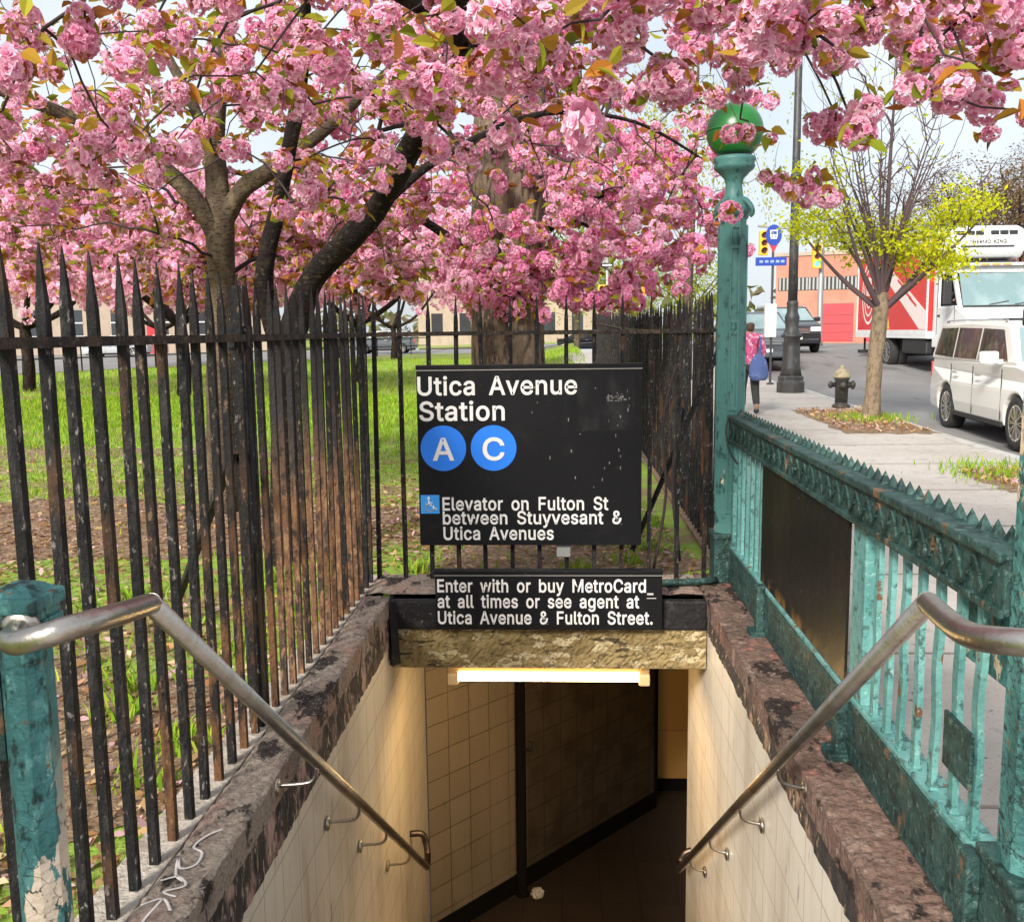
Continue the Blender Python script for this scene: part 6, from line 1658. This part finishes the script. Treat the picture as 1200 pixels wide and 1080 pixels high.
def cherry(label, base, limbs, att_groups, seed, bark, group=None, libs=None, csize=(.05, .075), per=(1, 3), leaf_n=4, leaf_s=(.05, .085), shade=(.0, .6), spread=.085, trunk_n=14, tip=.0036):
    r_ = np.random.default_rng(seed)
    t = thing('cherry_tree', label, 'tree', base, 0, group)
    att = np.concatenate(att_groups)
    P, par, R_, nsk, ends = grow(limbs, att, seed, tip=tip)
    limb_mesh('trunk', limbs, bark, t, seed, n=trunk_n)
    branch_mesh('branches', P, par, R_, M['twig'], t, base, 5, nsk)
    E_ = P[ends]
    C = []
    for e in E_:
        for k in range(r_.integers(per[0], per[1] + 1)):
            C.append(e + r_.normal(size=3) * spread * (1 if k else .3) + np.array([0, 0, -.02]))
    C = np.array(C); S = r_.uniform(*csize, len(C))
    dist = np.linalg.norm(C - np.array([0, 0, 1.55]), axis=1)
    parts = []
    if libs is None:
        for lo, hi, lib in ((0, 4.2, NEAR), (4.2, 9, MID), (9, 1e9, FAR)):
            k = (dist >= lo) & (dist < hi)
            if k.any(): parts.append(scatter_clusters(lib, C[k], S[k], r_, shade))
    else:
        parts.append(scatter_clusters(libs, C, S, r_, shade))
    LC = np.repeat(C, leaf_n, axis=0); LC = LC + unit(r_.normal(size=LC.shape)) * np.repeat(S, leaf_n)[:, None] * r_.uniform(.5, 1.15, size=(len(LC), 1)) + np.array([0, 0, .02])
    dl = np.linalg.norm(LC - np.array([0, 0, 1.55]), axis=1)
    for k, fine in ((dl < 5.5, True), (dl >= 5.5, False)):
        if k.any(): parts.append(leaves(LC[k], r_.uniform(*leaf_s, k.sum()), r_, fine=fine))
    V, Q, T = merge(parts)
    np_mesh('crown', V, Q, M['petal'], t, tint=T, origin=base)
    return t
# left cherry inside the fence
rA = np.random.default_rng(21)
A_limbs = [([(-2.95, 8.2, -.05), (-2.93, 8.2, .8), (-2.88, 8.2, 1.7), (-2.85, 8.2, 2.5), (-2.86, 8.2, 3.1), (-2.75, 8.25, 4.0)], [.155, .125, .115, .115, .085, .05]),
           ([(-2.87, 8.2, 2.35), (-3.05, 8.05, 2.72), (-3.35, 7.9, 3.0), (-3.8, 7.6, 3.25), (-4.6, 7.2, 3.5), (-5.4, 6.9, 3.5)], [.085, .075, .06, .05, .04, .02]),
           ([(-2.85, 8.2, 2.45), (-2.62, 8.15, 2.75), (-2.30, 8.1, 2.93), (-1.8, 7.9, 3.2), (-1.2, 7.6, 3.6)], [.09, .075, .065, .045, .02]),
           ([(-2.86, 8.2, 2.95), (-3.2, 8.6, 3.6), (-3.7, 9.1, 4.3)], [.06, .05, .03])]
A_att = [box_pts(190, (-6.0, -1.2), (6.4, 10.2), (2.15, 3.0), rA), box_pts(180, (-6.0, -1.0), (6.2, 10.2), (2.9, 4.6), rA), box_pts(70, (-3.6, -1.3), (8.4, 10), (1.85, 2.4), rA)]
A_att = [a[~((a[:, 1] < 8.3) & (a[:, 2] < 2.95) & (np.abs(a[:, 0] / a[:, 1] + .35) < .06))] for a in A_att]
cherry('cherry tree with an upright forked trunk just inside the left fence', (-2.95, 8.2, 0), A_limbs, A_att, 3, M['bark'], 'cherry trees in the park', csize=(.045, .078), per=(1, 4), leaf_n=7, leaf_s=(.07, .13), shade=(.0, .65))

# leaning cherry whose limbs reach over the stairs
rB = np.random.default_rng(22)
B_limbs = [([(-1.86, 6.35, -.05), (-1.84, 6.33, .7), (-1.78, 6.3, 1.4), (-1.62, 6.28, 1.85), (-1.31, 6.0, 2.10), (-1.10, 5.8, 2.24), (-.80, 5.3, 2.50), (-.52, 4.8, 2.79), (-.40, 4.3, 2.98), (-.25, 3.7, 3.2), (.1, 3.0, 3.4)], [.12, .10, .095, .085, .075, .069, .062, .057, .05, .04, .022]),
           ([(-1.80, 6.3, 1.35), (-1.92, 6.3, 1.85), (-1.76, 6.15, 2.35), (-1.62, 6.0, 2.72), (-1.48, 5.8, 3.1), (-1.3, 5.3, 3.5)], [.07, .058, .05, .045, .04, .02]),
           ([(-.50, 4.78, 2.78), (-.28, 4.5, 2.90), (.15, 4.2, 3.10), (.7, 3.8, 3.15), (1.4, 3.4, 3.0), (2.1, 3.1, 2.75)], [.045, .04, .03, .024, .018, .010]),
           ([(-.45, 4.5, 2.9), (-.9, 4.0, 3.0), (-1.5, 3.6, 2.95), (-2.2, 3.4, 2.85), (-2.9, 3.3, 2.7)], [.04, .034, .028, .02, .012]),
           ([(-1.05, 5.75, 2.27), (-.7, 6.0, 2.6), (-.1, 6.3, 2.9), (.5, 6.6, 2.9), (1.0, 6.9, 2.7)], [.03, .024, .018, .012, .008])]
B_att = [box_pts(105, (-2.9, -.8), (2.5, 5.2), (2.20, 2.95), rB),
         box_pts(75, (-.9, .7), (2.6, 5.2), (2.45, 3.1), rB),
         box_pts(24, (-.4, .5), (2.3, 3.2), (2.30, 2.5), rB),
         box_pts(90, (.5, 2.3), (2.5, 4.6), (2.40, 2.95), rB), box_pts(75, (.3, 1.9), (2.6, 4.2), (2.38, 2.75), rB),
         box_pts(70, (-1.3, 1.0), (5.75, 7.6), (2.05, 3.4), rB),
         np.array([(.755, 4.0, 2.36), (.72, 4.0, 2.37), (1.18, 3.1, 2.24), (1.22, 3.15, 2.30), (.92, 3.6, 2.27), (.98, 3.6, 2.30), (2.1, 3.1, 2.75), (-2.9, 3.3, 2.7), (1.0, 6.9, 2.7), (-.62, 4.6, 2.5), (-.9, 5.0, 2.35), (-.75, 4.7, 2.38), (-.52, 4.4, 2.58), (-1.1, 5.3, 2.25), (.95, 3.3, 2.22), (1.0, 3.2, 2.20), (1.05, 2.8, 2.28), (1.12, 2.75, 2.24), (1.3, 2.9, 2.36), (1.38, 3.4, 2.23), (1.02, 5.0, 2.27), (1.10, 5.0, 2.27), (1.17, 5.02, 2.26), (1.37, 3.0, 2.17)])]
N_HAND = len(B_att[-1])
B_att = [a[~((a[:, 0] > .35) & (a[:, 2] < 1.66 + .225 * a[:, 1]) & (a[:, 1] < 5.4))] if len(a) != N_HAND else a for a in B_att]
B_att = [a[~((np.abs(a[:, 0] / a[:, 1] + .35) < .05) & (a[:, 2] < 1.6 + .16 * a[:, 1]) & (a[:, 1] < 5.4))] if len(a) != N_HAND else a for a in B_att]
cherry('cherry tree with dark leaning limbs arching over the stairwell', (-1.86, 6.35, 0), B_limbs, B_att, 5, M['bark_dark'], 'cherry trees in the park', csize=(.034, .066), per=(1, 3), leaf_n=6, leaf_s=(.042, .082), shade=(.0, .5), spread=.085, tip=.0034)

# third cherry, deeper pink, beyond the back fence to the right of the big trunk
rC = np.random.default_rng(23)
C_limbs = [([(-.64, 12.2, -.05), (-.64, 12.2, 1.0), (-.62, 12.1, 2.0), (-.5, 11.8, 2.8), (-.3, 11.2, 3.6)], [.15, .13, .12, .09, .05]),
           ([(-.62, 12.1, 1.9), (-.3, 11.3, 2.5), (.3, 10.4, 2.9), (1.2, 9.6, 3.0)], [.08, .06, .045, .02]),
           ([(-.62, 12.1, 2.1), (-1.5, 11.8, 2.8), (-2.6, 11.2, 3.4)], [.07, .05, .03])]
C_att = [box_pts(170, (-1.0, 1.75), (8.3, 11.5), (2.0, 3.6), rC), box_pts(70, (-.9, .9), (8.2, 10.4), (1.75, 2.5), rC), box_pts(120, (-2.6, .8), (8.5, 11.5), (2.6, 4.6), rC)]
cherry('cherry tree with deep pink blossom behind the big ridged trunk', (-.64, 12.2, 0), C_limbs, C_att, 8, M['bark_dark'], 'cherry trees in the park', csize=(.06, .095), per=(2, 3), leaf_n=4, leaf_s=(.07, .12), shade=(.3, .95), libs=MID)

# paler cherries farther off
def far_cherry(label, x, y, h, w, n, seed, shade=(.0, .4)):
    r_ = np.random.default_rng(seed)
    limbs = [([(x, y, -.05), (x + .05, y, 1.0), (x, y, 1.9)], [.2, .16, .15])]
    for k in range(5):
        a = k * 1.26 + r_.uniform(-.3, .3)
        limbs.append(([(x, y, 1.8), (x + math.cos(a) * w * .25, y + math.sin(a) * w * .25, 2.4 + r_.uniform(0, .4)), (x + math.cos(a) * w * .6, y + math.sin(a) * w * .6, h * .62), (x + math.cos(a) * w * .85, y + math.sin(a) * w * .85, h * .7)], [.10, .08, .05, .02]))
    d = unit(r_.normal(size=(n, 3))); d[:, 2] = np.abs(d[:, 2]) * 1.0 - .28
    att = np.array([x, y, h * .5]) + d * np.array([w, w, h * .5]) * (r_.uniform(.45, 1, (n, 1)) ** .6)
    att[:, 2] = np.maximum(att[:, 2], 1.7)
    cherry(label, (x, y, 0), limbs, [att], seed, M['bark_dark'], 'cherry trees in the park', libs=FAR, csize=(.12, .22), per=(2, 4), leaf_n=2, leaf_s=(.12, .2), shade=shade, spread=.28, trunk_n=10, tip=.008)
far_cherry('pale cherry tree low on the lawn near the left edge', -15.2, 27, 7.0, 5.0, 240, 31)
far_cherry('pale cherry tree in the middle of the lawn behind the upright cherry', -9.5, 24, 6.5, 4.6, 240, 32)
far_cherry('pale cherry tree on the lawn between the leaning limbs and the big trunk', -6.2, 30, 7.5, 5.0, 260, 33)
far_cherry('pale cherry tree beside the low pipe fence at the far side of the lawn', -18.7, 45, 9, 6.5, 260, 34)

far_cherry('pale cherry tree by the far street, left of the station sign', -9.6, 56, 8.5, 6.0, 240, 35)
far_cherry('pale cherry tree far off directly behind the big trunk', -3.2, 63, 8.5, 6.0, 220, 36)

# the big old trunk
bt = thing('street_tree', 'big old tree with a ridged trunk behind the station sign', 'tree', (-.50, 9.5, 0))
D_limbs = [([(-.50, 9.5, -.1), (-.50, 9.5, .35), (-.50, 9.5, 1.2), (-.50, 9.5, 2.2), (-.46, 9.5, 3.4), (-.40, 9.55, 5.0), (-.3, 9.6, 6.6)], [.52, .41, .375, .36, .36, .30, .2]),
           ([(-.42, 9.5, 4.6), (.3, 9.3, 6.0), (1.0, 9.2, 7.8)], [.2, .15, .07]), ([(-.42, 9.5, 4.9), (-1.4, 9.7, 6.2), (-2.2, 9.9, 8.0)], [.2, .14, .07]),
           ([(-.35, 9.6, 6.2), (-.2, 9.9, 8.0), (-.1, 10, 10)], [.17, .12, .05])]
def bark_trunk(name, limbs, m_, parent, seed):
    rr = random.Random(seed); mb = MB()
    for li, (pts, rads) in enumerate(limbs):
        n = 110 if li == 0 else 26
        d = catmull(pts, 40 if li == 0 else 8); m2 = len(d)
        rs = np.interp(np.linspace(0, 1, m2), np.linspace(0, 1, len(rads)), rads)
        b0 = len(mb.v); mb.tube(d, list(rs), n)
        nr = 27 if li == 0 else 9
        offs = [rr.uniform(0, 6.28) for _ in range(nr)]
        for i in range(m2):
            c = d[i]; z = c.z
            for j in range(n):
                v = Vector(mb.v[b0 + i * n + j]); o_ = v - c
                th = 2 * math.pi * j / n
                wob = .10 * math.sin(z * 3.1 + 3 * th) + .07 * math.sin(z * 7.3 + 5 * th)
                u = (th + wob) * nr / (2 * math.pi)
                k = int(math.floor(u)) % nr
                f = u - math.floor(u)
                gro = 1 - min(1, min(f, 1 - f) * 5)                       # groove between ridges
                brk = .35 * max(0, math.sin(z * 9 + offs[k]) - .75)
                f2 = 1 - .085 * gro - brk * .15 + rr.uniform(-.008, .008) + .04 * math.sin(2 * th + 1)
                mb.v[b0 + i * n + j] = tuple(c + o_ * f2)
    return mb.build(name, m_, parent, world=True, fix=False)
bark_trunk('trunk', D_limbs, M['bark_ridge'], bt, 4)
rD = np.random.default_rng(41)
att = np.array([-.4, 9.8, 9.0]) + unit(rD.normal(size=(200, 3))) * np.array([4.2, 3.6, 3.2]) * rD.uniform(.5, 1, (200, 1))
P, par, R_, nsk, ends = grow(D_limbs, att, 41, seg=.4, tip=.008)
branch_mesh('branches', P, par, R_, M['bark_ridge'], bt, (-.50, 9.5, 0), 5, nsk)
GREENS = np.array([(.22, .28, .02), (.28, .33, .03), (.16, .23, .02), (.34, .34, .05)])
LC = np.repeat(P[ends], 26, axis=0) + rD.normal(size=(len(ends) * 26, 3)) * .35
V, Q, T = leaves(LC, rD.uniform(.08, .14, len(LC)), rD, GREENS)
np_mesh('crown', V, Q, M['petal'], bt, tint=T, origin=(-.50, 9.5, 0))

# vase-shaped street tree with fresh leaves low in the crown
ex, ey = 5.09, 15.85; ez = gz(ex, ey)
et = thing('street_tree', 'young street tree with bare fanning branches and fresh yellow-green leaves', 'tree', (ex, ey, ez))
rE = np.random.default_rng(51)
E_limbs = [([(ex - .05, ey, ez - .05), (ex - .03, ey, ez + .5), (ex, ey, ez + 1.2), (ex + .05, ey, ez + 1.8), (ex + .06, ey, ez + 2.05)], [.155, .125, .115, .125, .075]),
           ([(ex + .06, ey, ez + 1.9), (ex + .08, ey, ez + 2.6), (ex + .1, ey, ez + 4.0), (ex + .15, ey, ez + 5.6)], [.062, .048, .03, .010])]
for k in range(17):
    a = k * 2.4 + rE.uniform(-.3, .3)
    out = rE.uniform(.5, 1.25); top = 4.3 + rE.uniform(-.5, .6)
    c, s2_ = math.cos(a) * out, math.sin(a) * out
    zb = rE.uniform(1.75, 2.15)
    E_limbs.append(([(ex + .05, ey, ez + zb), (ex + .05 + c * .24, ey + s2_ * .24, ez + zb + (top - zb) * .28), (ex + c * .58, ey + s2_ * .58, ez + zb + (top - zb) * .62), (ex + c, ey + s2_, ez + top)], [rE.uniform(.026, .040), .025, .016, .006]))
for tgt in ((-1.15, .3, 3.0), (-.8, -.7, 3.3), (1.5, -.2, 3.2), (1.9, .4, 4.1), (1.0, -.6, 2.8)):
    E_limbs.append(([(ex + .06, ey, ez + 1.75), (ex + tgt[0] * .38, ey + tgt[1] * .4, ez + 1.9 + (tgt[2] - 1.9) * .25), (ex + tgt[0] * .75, ey + tgt[1] * .75, ez + 1.9 + (tgt[2] - 1.9) * .68), (ex + tgt[0], ey + tgt[1], ez + tgt[2])], [.05, .036, .022, .008]))
zz = ez + 2.6 + 3.3 * rE.random(520) ** .8; ra_ = .42 * (zz - ez - 1.7) * rE.random(520) ** .5; aa_ = rE.uniform(0, 6.28, 520)
fan = np.stack([ex + .05 + ra_ * np.cos(aa_), ey + ra_ * np.sin(aa_), zz], 1)
lowE = np.concatenate([box_pts(24, (ex - 1.3, ex - .4), (ey - .8, ey + .8), (ez + 2.85, ez + 3.35), rE), box_pts(10, (ex - 1.25, ex - .7), (ey - .5, ey + .5), (ez + 3.5, ez + 4.1), rE), box_pts(40, (ex - .35, ex + .7), (ey - .9, ey + .9), (ez + 2.55, ez + 3.2), rE),
                       box_pts(30, (ex + .5, ex + 1.15), (ey - .7, ey + .7), (ez + 2.3, ez + 3.0), rE), box_pts(22, (ex + .9, ex + 1.6), (ey - .7, ey + .7), (ez + 3.1, ez + 3.6), rE)])
attE = np.concatenate([lowE, fan])
P, par, R_, nsk, ends = grow(E_limbs, attE, 51, seg=.2, jit=.04, tip=.0055, droop=-.02, wlen=.55)
limb_mesh('trunk', E_limbs[:1], M['bark_light'], et, 6, n=18)
limb_mesh('limbs', E_limbs[1:], M['twig_purple'], et, 7, n=8)
branch_mesh('branches', P, par, R_, M['twig_purple'], et, (ex, ey, ez), 5, nsk)
low = [np.argmin(np.linalg.norm(P - q, axis=1)) for q in lowE]
cnt_ = rE.integers(12, 85, len(low))
LC = np.concatenate([P[i] + rE.normal(size=(c_, 3)) * np.array([.17, .17, .085]) for i, c_ in zip(low, cnt_)])
hi = ends[P[ends][:, 2] >= ez + 3.9]
hi = hi[rE.random(len(hi)) < .35]
LC = np.concatenate([LC, np.repeat(P[hi], 2, axis=0) + rE.normal(size=(len(hi) * 2, 3)) * .08])
YG = np.array([(.50, .54, .012), (.58, .60, .015), (.42, .50, .012), (.60, .56, .03)])
V, Q, T = leaves(LC, rE.uniform(.05, .10, len(LC)), rE, YG)
np_mesh('crown', V, Q, M['petal'], et, tint=T, origin=(ex, ey, ez))

# background trees
def round_tree(name, label, x, y, h, w, cols, n, per, seed, ls, bark, z0=.35, group=None, spread=.5):
    r_ = np.random.default_rng(seed); zb = gz(x, y)
    t = thing(name, label, 'tree', (x, y, zb), 0, group)
    limbs = [([(x, y, zb - .1), (x, y, zb + h * .2), (x + .1, y, zb + h * .4), (x + .1, y, zb + h * .8)], [h * .025, h * .02, h * .016, h * .004])]
    for k in range(6):
        a = k * 1.05 + r_.uniform(-.3, .3)
        limbs.append(([(x, y, zb + h * .25), (x + math.cos(a) * w * .3, y + math.sin(a) * w * .3, zb + h * .45), (x + math.cos(a) * w * .75, y + math.sin(a) * w * .75, zb + h * r_.uniform(.55, .85))], [h * .012, h * .009, h * .003]))
    att = np.array([x, y, zb + h * (z0 + 1) / 2]) + unit(r_.normal(size=(n, 3))) * np.array([w, w, h * (1 - z0) / 2]) * (r_.uniform(.2, 1, (n, 1)) ** .5)
    P, par, R_, nsk, ends = grow(limbs, att, seed, seg=h * .06, tip=h * .0011)
    limb_mesh('trunk', limbs, bark, t, seed, n=10)
    branch_mesh('branches', P, par, R_, bark, t, (x, y, zb), 4, nsk)
    LC = np.repeat(P[ends], per, axis=0) + r_.normal(size=(len(ends) * per, 3)) * spread
    V, Q, T = leaves(LC, r_.uniform(*ls, len(LC)), r_, cols)
    np_mesh('crown', V, Q, M['petal'], t, tint=T, origin=(x, y, zb))
    return t
BROWNS = np.array([(.16, .10, .055), (.20, .13, .07), (.24, .17, .09), (.13, .085, .045)])
BT = 'bare brown trees behind the truck'
for i, (x, y, h, w) in enumerate(((24.5, 57, 10.5, 4.6), (22.5, 66, 11.5, 4.8), (31, 62, 12.5, 5.5), (20.8, 45, 7.6, 3.2))):
    round_tree('bare_tree', ['bare brown tree directly above the truck cab', 'bare brown tree behind the truck box', 'tallest bare brown tree at the right edge', 'smaller bare brown tree rising just behind the refrigeration unit'][i], x, y, h, w, BROWNS, 420, 22, 60 + i, (.10, .2), M['bark_dark'], .15, BT, .35)
SG = 'spring green trees beyond the spiked fence'
for i, (x, y, h, w) in enumerate(((3.2, 50, 6.2, 2.6), (6.9, 52, 5.4, 2.6), (1.0, 54, 7.6, 3.0))):
    round_tree('spring_tree', ['yellow-green tree beyond the fence behind the orange sign', 'yellow-green bushy tree beyond the fence next to the far lamp post', 'tall thin yellow-green tree right of the big trunk'][i], x, y, h, w, GREENS * 1.2, 170, 16, 70 + i, (.12, .22), M['bark'], .2, SG, .35)
# weeping tree of pale catkins by the lamp post
r_ = np.random.default_rng(77); wx, wy = 3.4, 26.0; wz = gz(wx, wy)
wt = thing('weeping_tree', 'tree with hanging pale green catkins left of the green globe lamp', 'tree', (wx, wy, wz))
W_l = [([(wx, wy, wz - .1), (wx, wy, wz + 2), (wx + .1, wy, wz + 5), (wx + .2, wy, wz + 8)], [.16, .13, .09, .03])]
attW = np.array([wx, wy, wz + 6.4]) + unit(r_.normal(size=(120, 3))) * np.array([2.6, 2.4, 2.4]) * r_.uniform(.3, 1, (120, 1))
P, par, R_, nsk, ends = grow(W_l, attW, 77, seg=.3, tip=.006)
limb_mesh('trunk', W_l, M['bark'], wt, 3, n=10); branch_mesh('branches', P, par, R_, M['twig'], wt, (wx, wy, wz), 4, nsk)
LC = []
for e in ends:
    for k in range(3):
        o_ = P[e] + r_.normal(size=3) * .2; L_ = r_.uniform(.5, 1.3)
        for q in np.linspace(0, 1, 9): LC.append(o_ + np.array([0, 0, -L_ * q]) + r_.normal(size=3) * .025)
V, Q, T = leaves(np.array(LC), r_.uniform(.07, .12, len(LC)), r_, np.array([(.40, .42, .10), (.34, .38, .08), (.45, .43, .16)]), droop=2.0)
np_mesh('crown', V, Q, M['petal'], wt, tint=T, origin=(wx, wy, wz))
# far tree line all round the horizon
r_ = np.random.default_rng(90); C = []
for k in range(2600):
    a = r_.uniform(-1.25, 1.25); d = r_.uniform(150, 190); q = r_.random()
    hh = 7 + 3 * math.sin(a * 9) + 2 * math.sin(a * 23)
    C.append((math.sin(a) * d, math.cos(a) * d, q * hh))
V, Q, T = leaves(np.array(C), r_.uniform(2.0, 3.8, len(C)), r_, np.array([(.15, .15, .07), (.18, .14, .08), (.20, .20, .08), (.14, .11, .07)]))
tag(np_mesh('treeline', V, Q, M['leafy'], tint=T), 'far line of trees along the horizon behind the streets', 'treeline', kind='stuff')

# ------------------------------------------------------------------ grass, leaf litter
r_ = np.random.default_rng(101)
def patch(x, y):
    return (np.sin(x * 1.3 + y * .7 + 1) + np.sin(x * .6 - y * 1.1 + 2.2) + .7 * np.sin(x * 2.7 + y * 2.3) + .5 * np.sin(y * 3.9 - x * 1.9)) / 3.2
def sample(n, xr, yr):
    x = r_.uniform(*xr, n); y = yr[0] + (yr[1] - yr[0]) * r_.random(n) ** 1.3
    ok = ~((x > -1.24) & (y < 5.66)) & (x < .95 - .066 * np.maximum(0, y - 5.7))
    return x[ok], y[ok]
def blades(x, y, hs, cols):
    n = len(x)
    z = np.zeros(n)
    a = r_.uniform(0, 6.28, n); w = hs * .07 + .0015
    lean = r_.normal(size=(n, 2)) * .35 * hs[:, None]
    t = np.stack([np.cos(a), np.sin(a)], 1) * w[:, None]
    b0 = np.stack([x - t[:, 0], y - t[:, 1], z], 1); b1 = np.stack([x + t[:, 0], y + t[:, 1], z], 1)
    m0 = np.stack([x - t[:, 0] * .7 + lean[:, 0] * .4, y - t[:, 1] * .7 + lean[:, 1] * .4, z + hs * .6], 1)
    m1 = np.stack([x + t[:, 0] * .7 + lean[:, 0] * .4, y + t[:, 1] * .7 + lean[:, 1] * .4, z + hs * .6], 1)
    tp = np.stack([x + lean[:, 0], y + lean[:, 1], z + hs], 1); tp2 = tp + np.stack([t[:, 0] * .1, t[:, 1] * .1, np.zeros(n)], 1)
    V = np.stack([b0, b1, m1, m0, m0, m1, tp2, tp], 1).reshape(-1, 3)
    return V, np.arange(len(V)).reshape(-1, 4), np.repeat(cols, 8, axis=0)
GC = np.array([(.20, .35, .022), (.26, .42, .027), (.14, .27, .018), (.33, .39, .045)])
parts = []
def lay(x, y, hs, k=1.0):
    V, Q, T = blades(x, y, hs, GC[r_.integers(4, size=len(x))] * r_.uniform(.75, 1.25, (len(x), 1)) * k)
    z = np.array([gz(a_, b_) for a_, b_ in zip(x, y)])
    V[:, 2] += np.repeat(z, 8)
    parts.append((V, Q, T))
x, y = sample(170000, (-13, 1.0), (1.2, 24))
dens = np.clip(.12 + .60 * patch(x, y) + .075 * (y - 6.1), 0.012, 1)
dens = np.where((y > 6.6) & (y < 8.9) & (x < -1.4), dens * .12, dens)
k = r_.random(len(x)) < dens
x, y = x[k], y[k]
lay(x, y, r_.uniform(.025, .06, len(x)) * (1 + .4 * (patch(x * 2, y * 2) > .35)) * (1 + np.clip(y - 9, 0, 10) * .05))
x = r_.uniform(-27, 1, 60000); y = 16 + 40 * r_.random(60000) ** 1.2
k = (x > -.62 * y) & (x < .9) & (x > -36 + .4125 * (y - 6) + .4)
lay(x[k], y[k], r_.uniform(.07, .13, k.sum()), 1.05)
for cx_, cy_ in [(-1.55, 2.05), (-1.7, 2.6), (-1.45, 3.1), (-1.8, 3.7), (.45, 6.3), (.62, 6.7), (.7, 7.6), (-.9, 6.1), (.1, 6.1)] + [(r_.uniform(-3.5, -1.4), r_.uniform(1.6, 6.2)) for _ in range(16)]:
    n = 80; x = cx_ + r_.normal(size=n) * .07; y = cy_ + r_.normal(size=n) * .07
    k = (x < -1.25) | (y > 5.7); x, y = x[k], y[k]
    lay(x, y, r_.uniform(.03, .10, len(x)))
V, Q, T = merge(parts)
tag(np_mesh('grass', V, Q, M['leafy'], tint=T), 'bright green grass growing in the park behind the fences', 'grass', kind='stuff')
parts = []
x, y = sample(85000, (-8, 1.0), (1.2, 13))
k = r_.random(len(x)) < np.clip(.65 - .5 * patch(x, y), .08, 1) * np.where((y > 6.7) & (y < 8.9), 1.6, 1) * np.clip(1.6 - y / 9, .15, 1)
x, y = x[k], y[k]
C = np.stack([x, y, r_.uniform(.004, .03, len(x))], 1)
LIT = np.array([(.52, .33, .16), (.42, .23, .10), (.30, .15, .065), (.60, .44, .27), (.19, .10, .05), (.48, .27, .17), (.62, .38, .40)])
n = len(C); d = unit(r_.normal(size=(n, 3)) * np.array([1, 1, .16])); w = unit(np.cross(d, r_.normal(size=(n, 3)) * .25 + np.array([0, 0, 1.0])))
S = r_.uniform(.010, .036, n)[:, None] * np.where(r_.random((n, 1)) < .1, 1.5, 1)
V = np.stack([C - d * S, C + w * S * .5 + [0, 0, .006], C + d * S, C - w * S * .5 + [0, 0, .004]], 1).reshape(-1, 3)
T = np.repeat(LIT[r_.integers(len(LIT), size=n)] * r_.uniform(.6, 1.25, (n, 1)), 4, axis=0)
tag(np_mesh('leaf_litter', V, np.arange(len(V)).reshape(-1, 4), M['leafy'], tint=T), 'dry brown leaves scattered over the park ground', 'leaf litter', kind='stuff')
# litter, grass tufts in the two street tree pits
parts = []
for (x0, x1, y0, y1, g0) in ((4.2, 5.4, 14.1, 17.5, (5.05, 15.9)), (4.25, 5.35, 9.15, 10.35, (4.6, 10.1))):
    n = 700
    C = np.stack([r_.uniform(x0, x1, n), r_.uniform(y0, y1, n), np.zeros(n)], 1); C[:, 2] = [gz(a, b) + .05 for a, b in C[:, :2]]
    V, Q, T = leaves(C, r_.uniform(.04, .10, n), r_, LIT, droop=.0); parts.append((V, Q, T))
    n = 900
    x = g0[0] + r_.normal(size=n) * .32; y = g0[1] + r_.normal(size=n) * .40
    V, Q, T = blades(x, y, r_.uniform(.03, .10, n), GC[r_.integers(4, size=n)])
    V[:, 2] += gz(g0[0], g0[1]) + .03; parts.append((V, Q, T))
V, Q, T = merge(parts)
tag(np_mesh('pit_litter', V, Q, M['leafy'], tint=T), 'litter and grass tufts in the street tree pits', 'litter', kind='stuff')
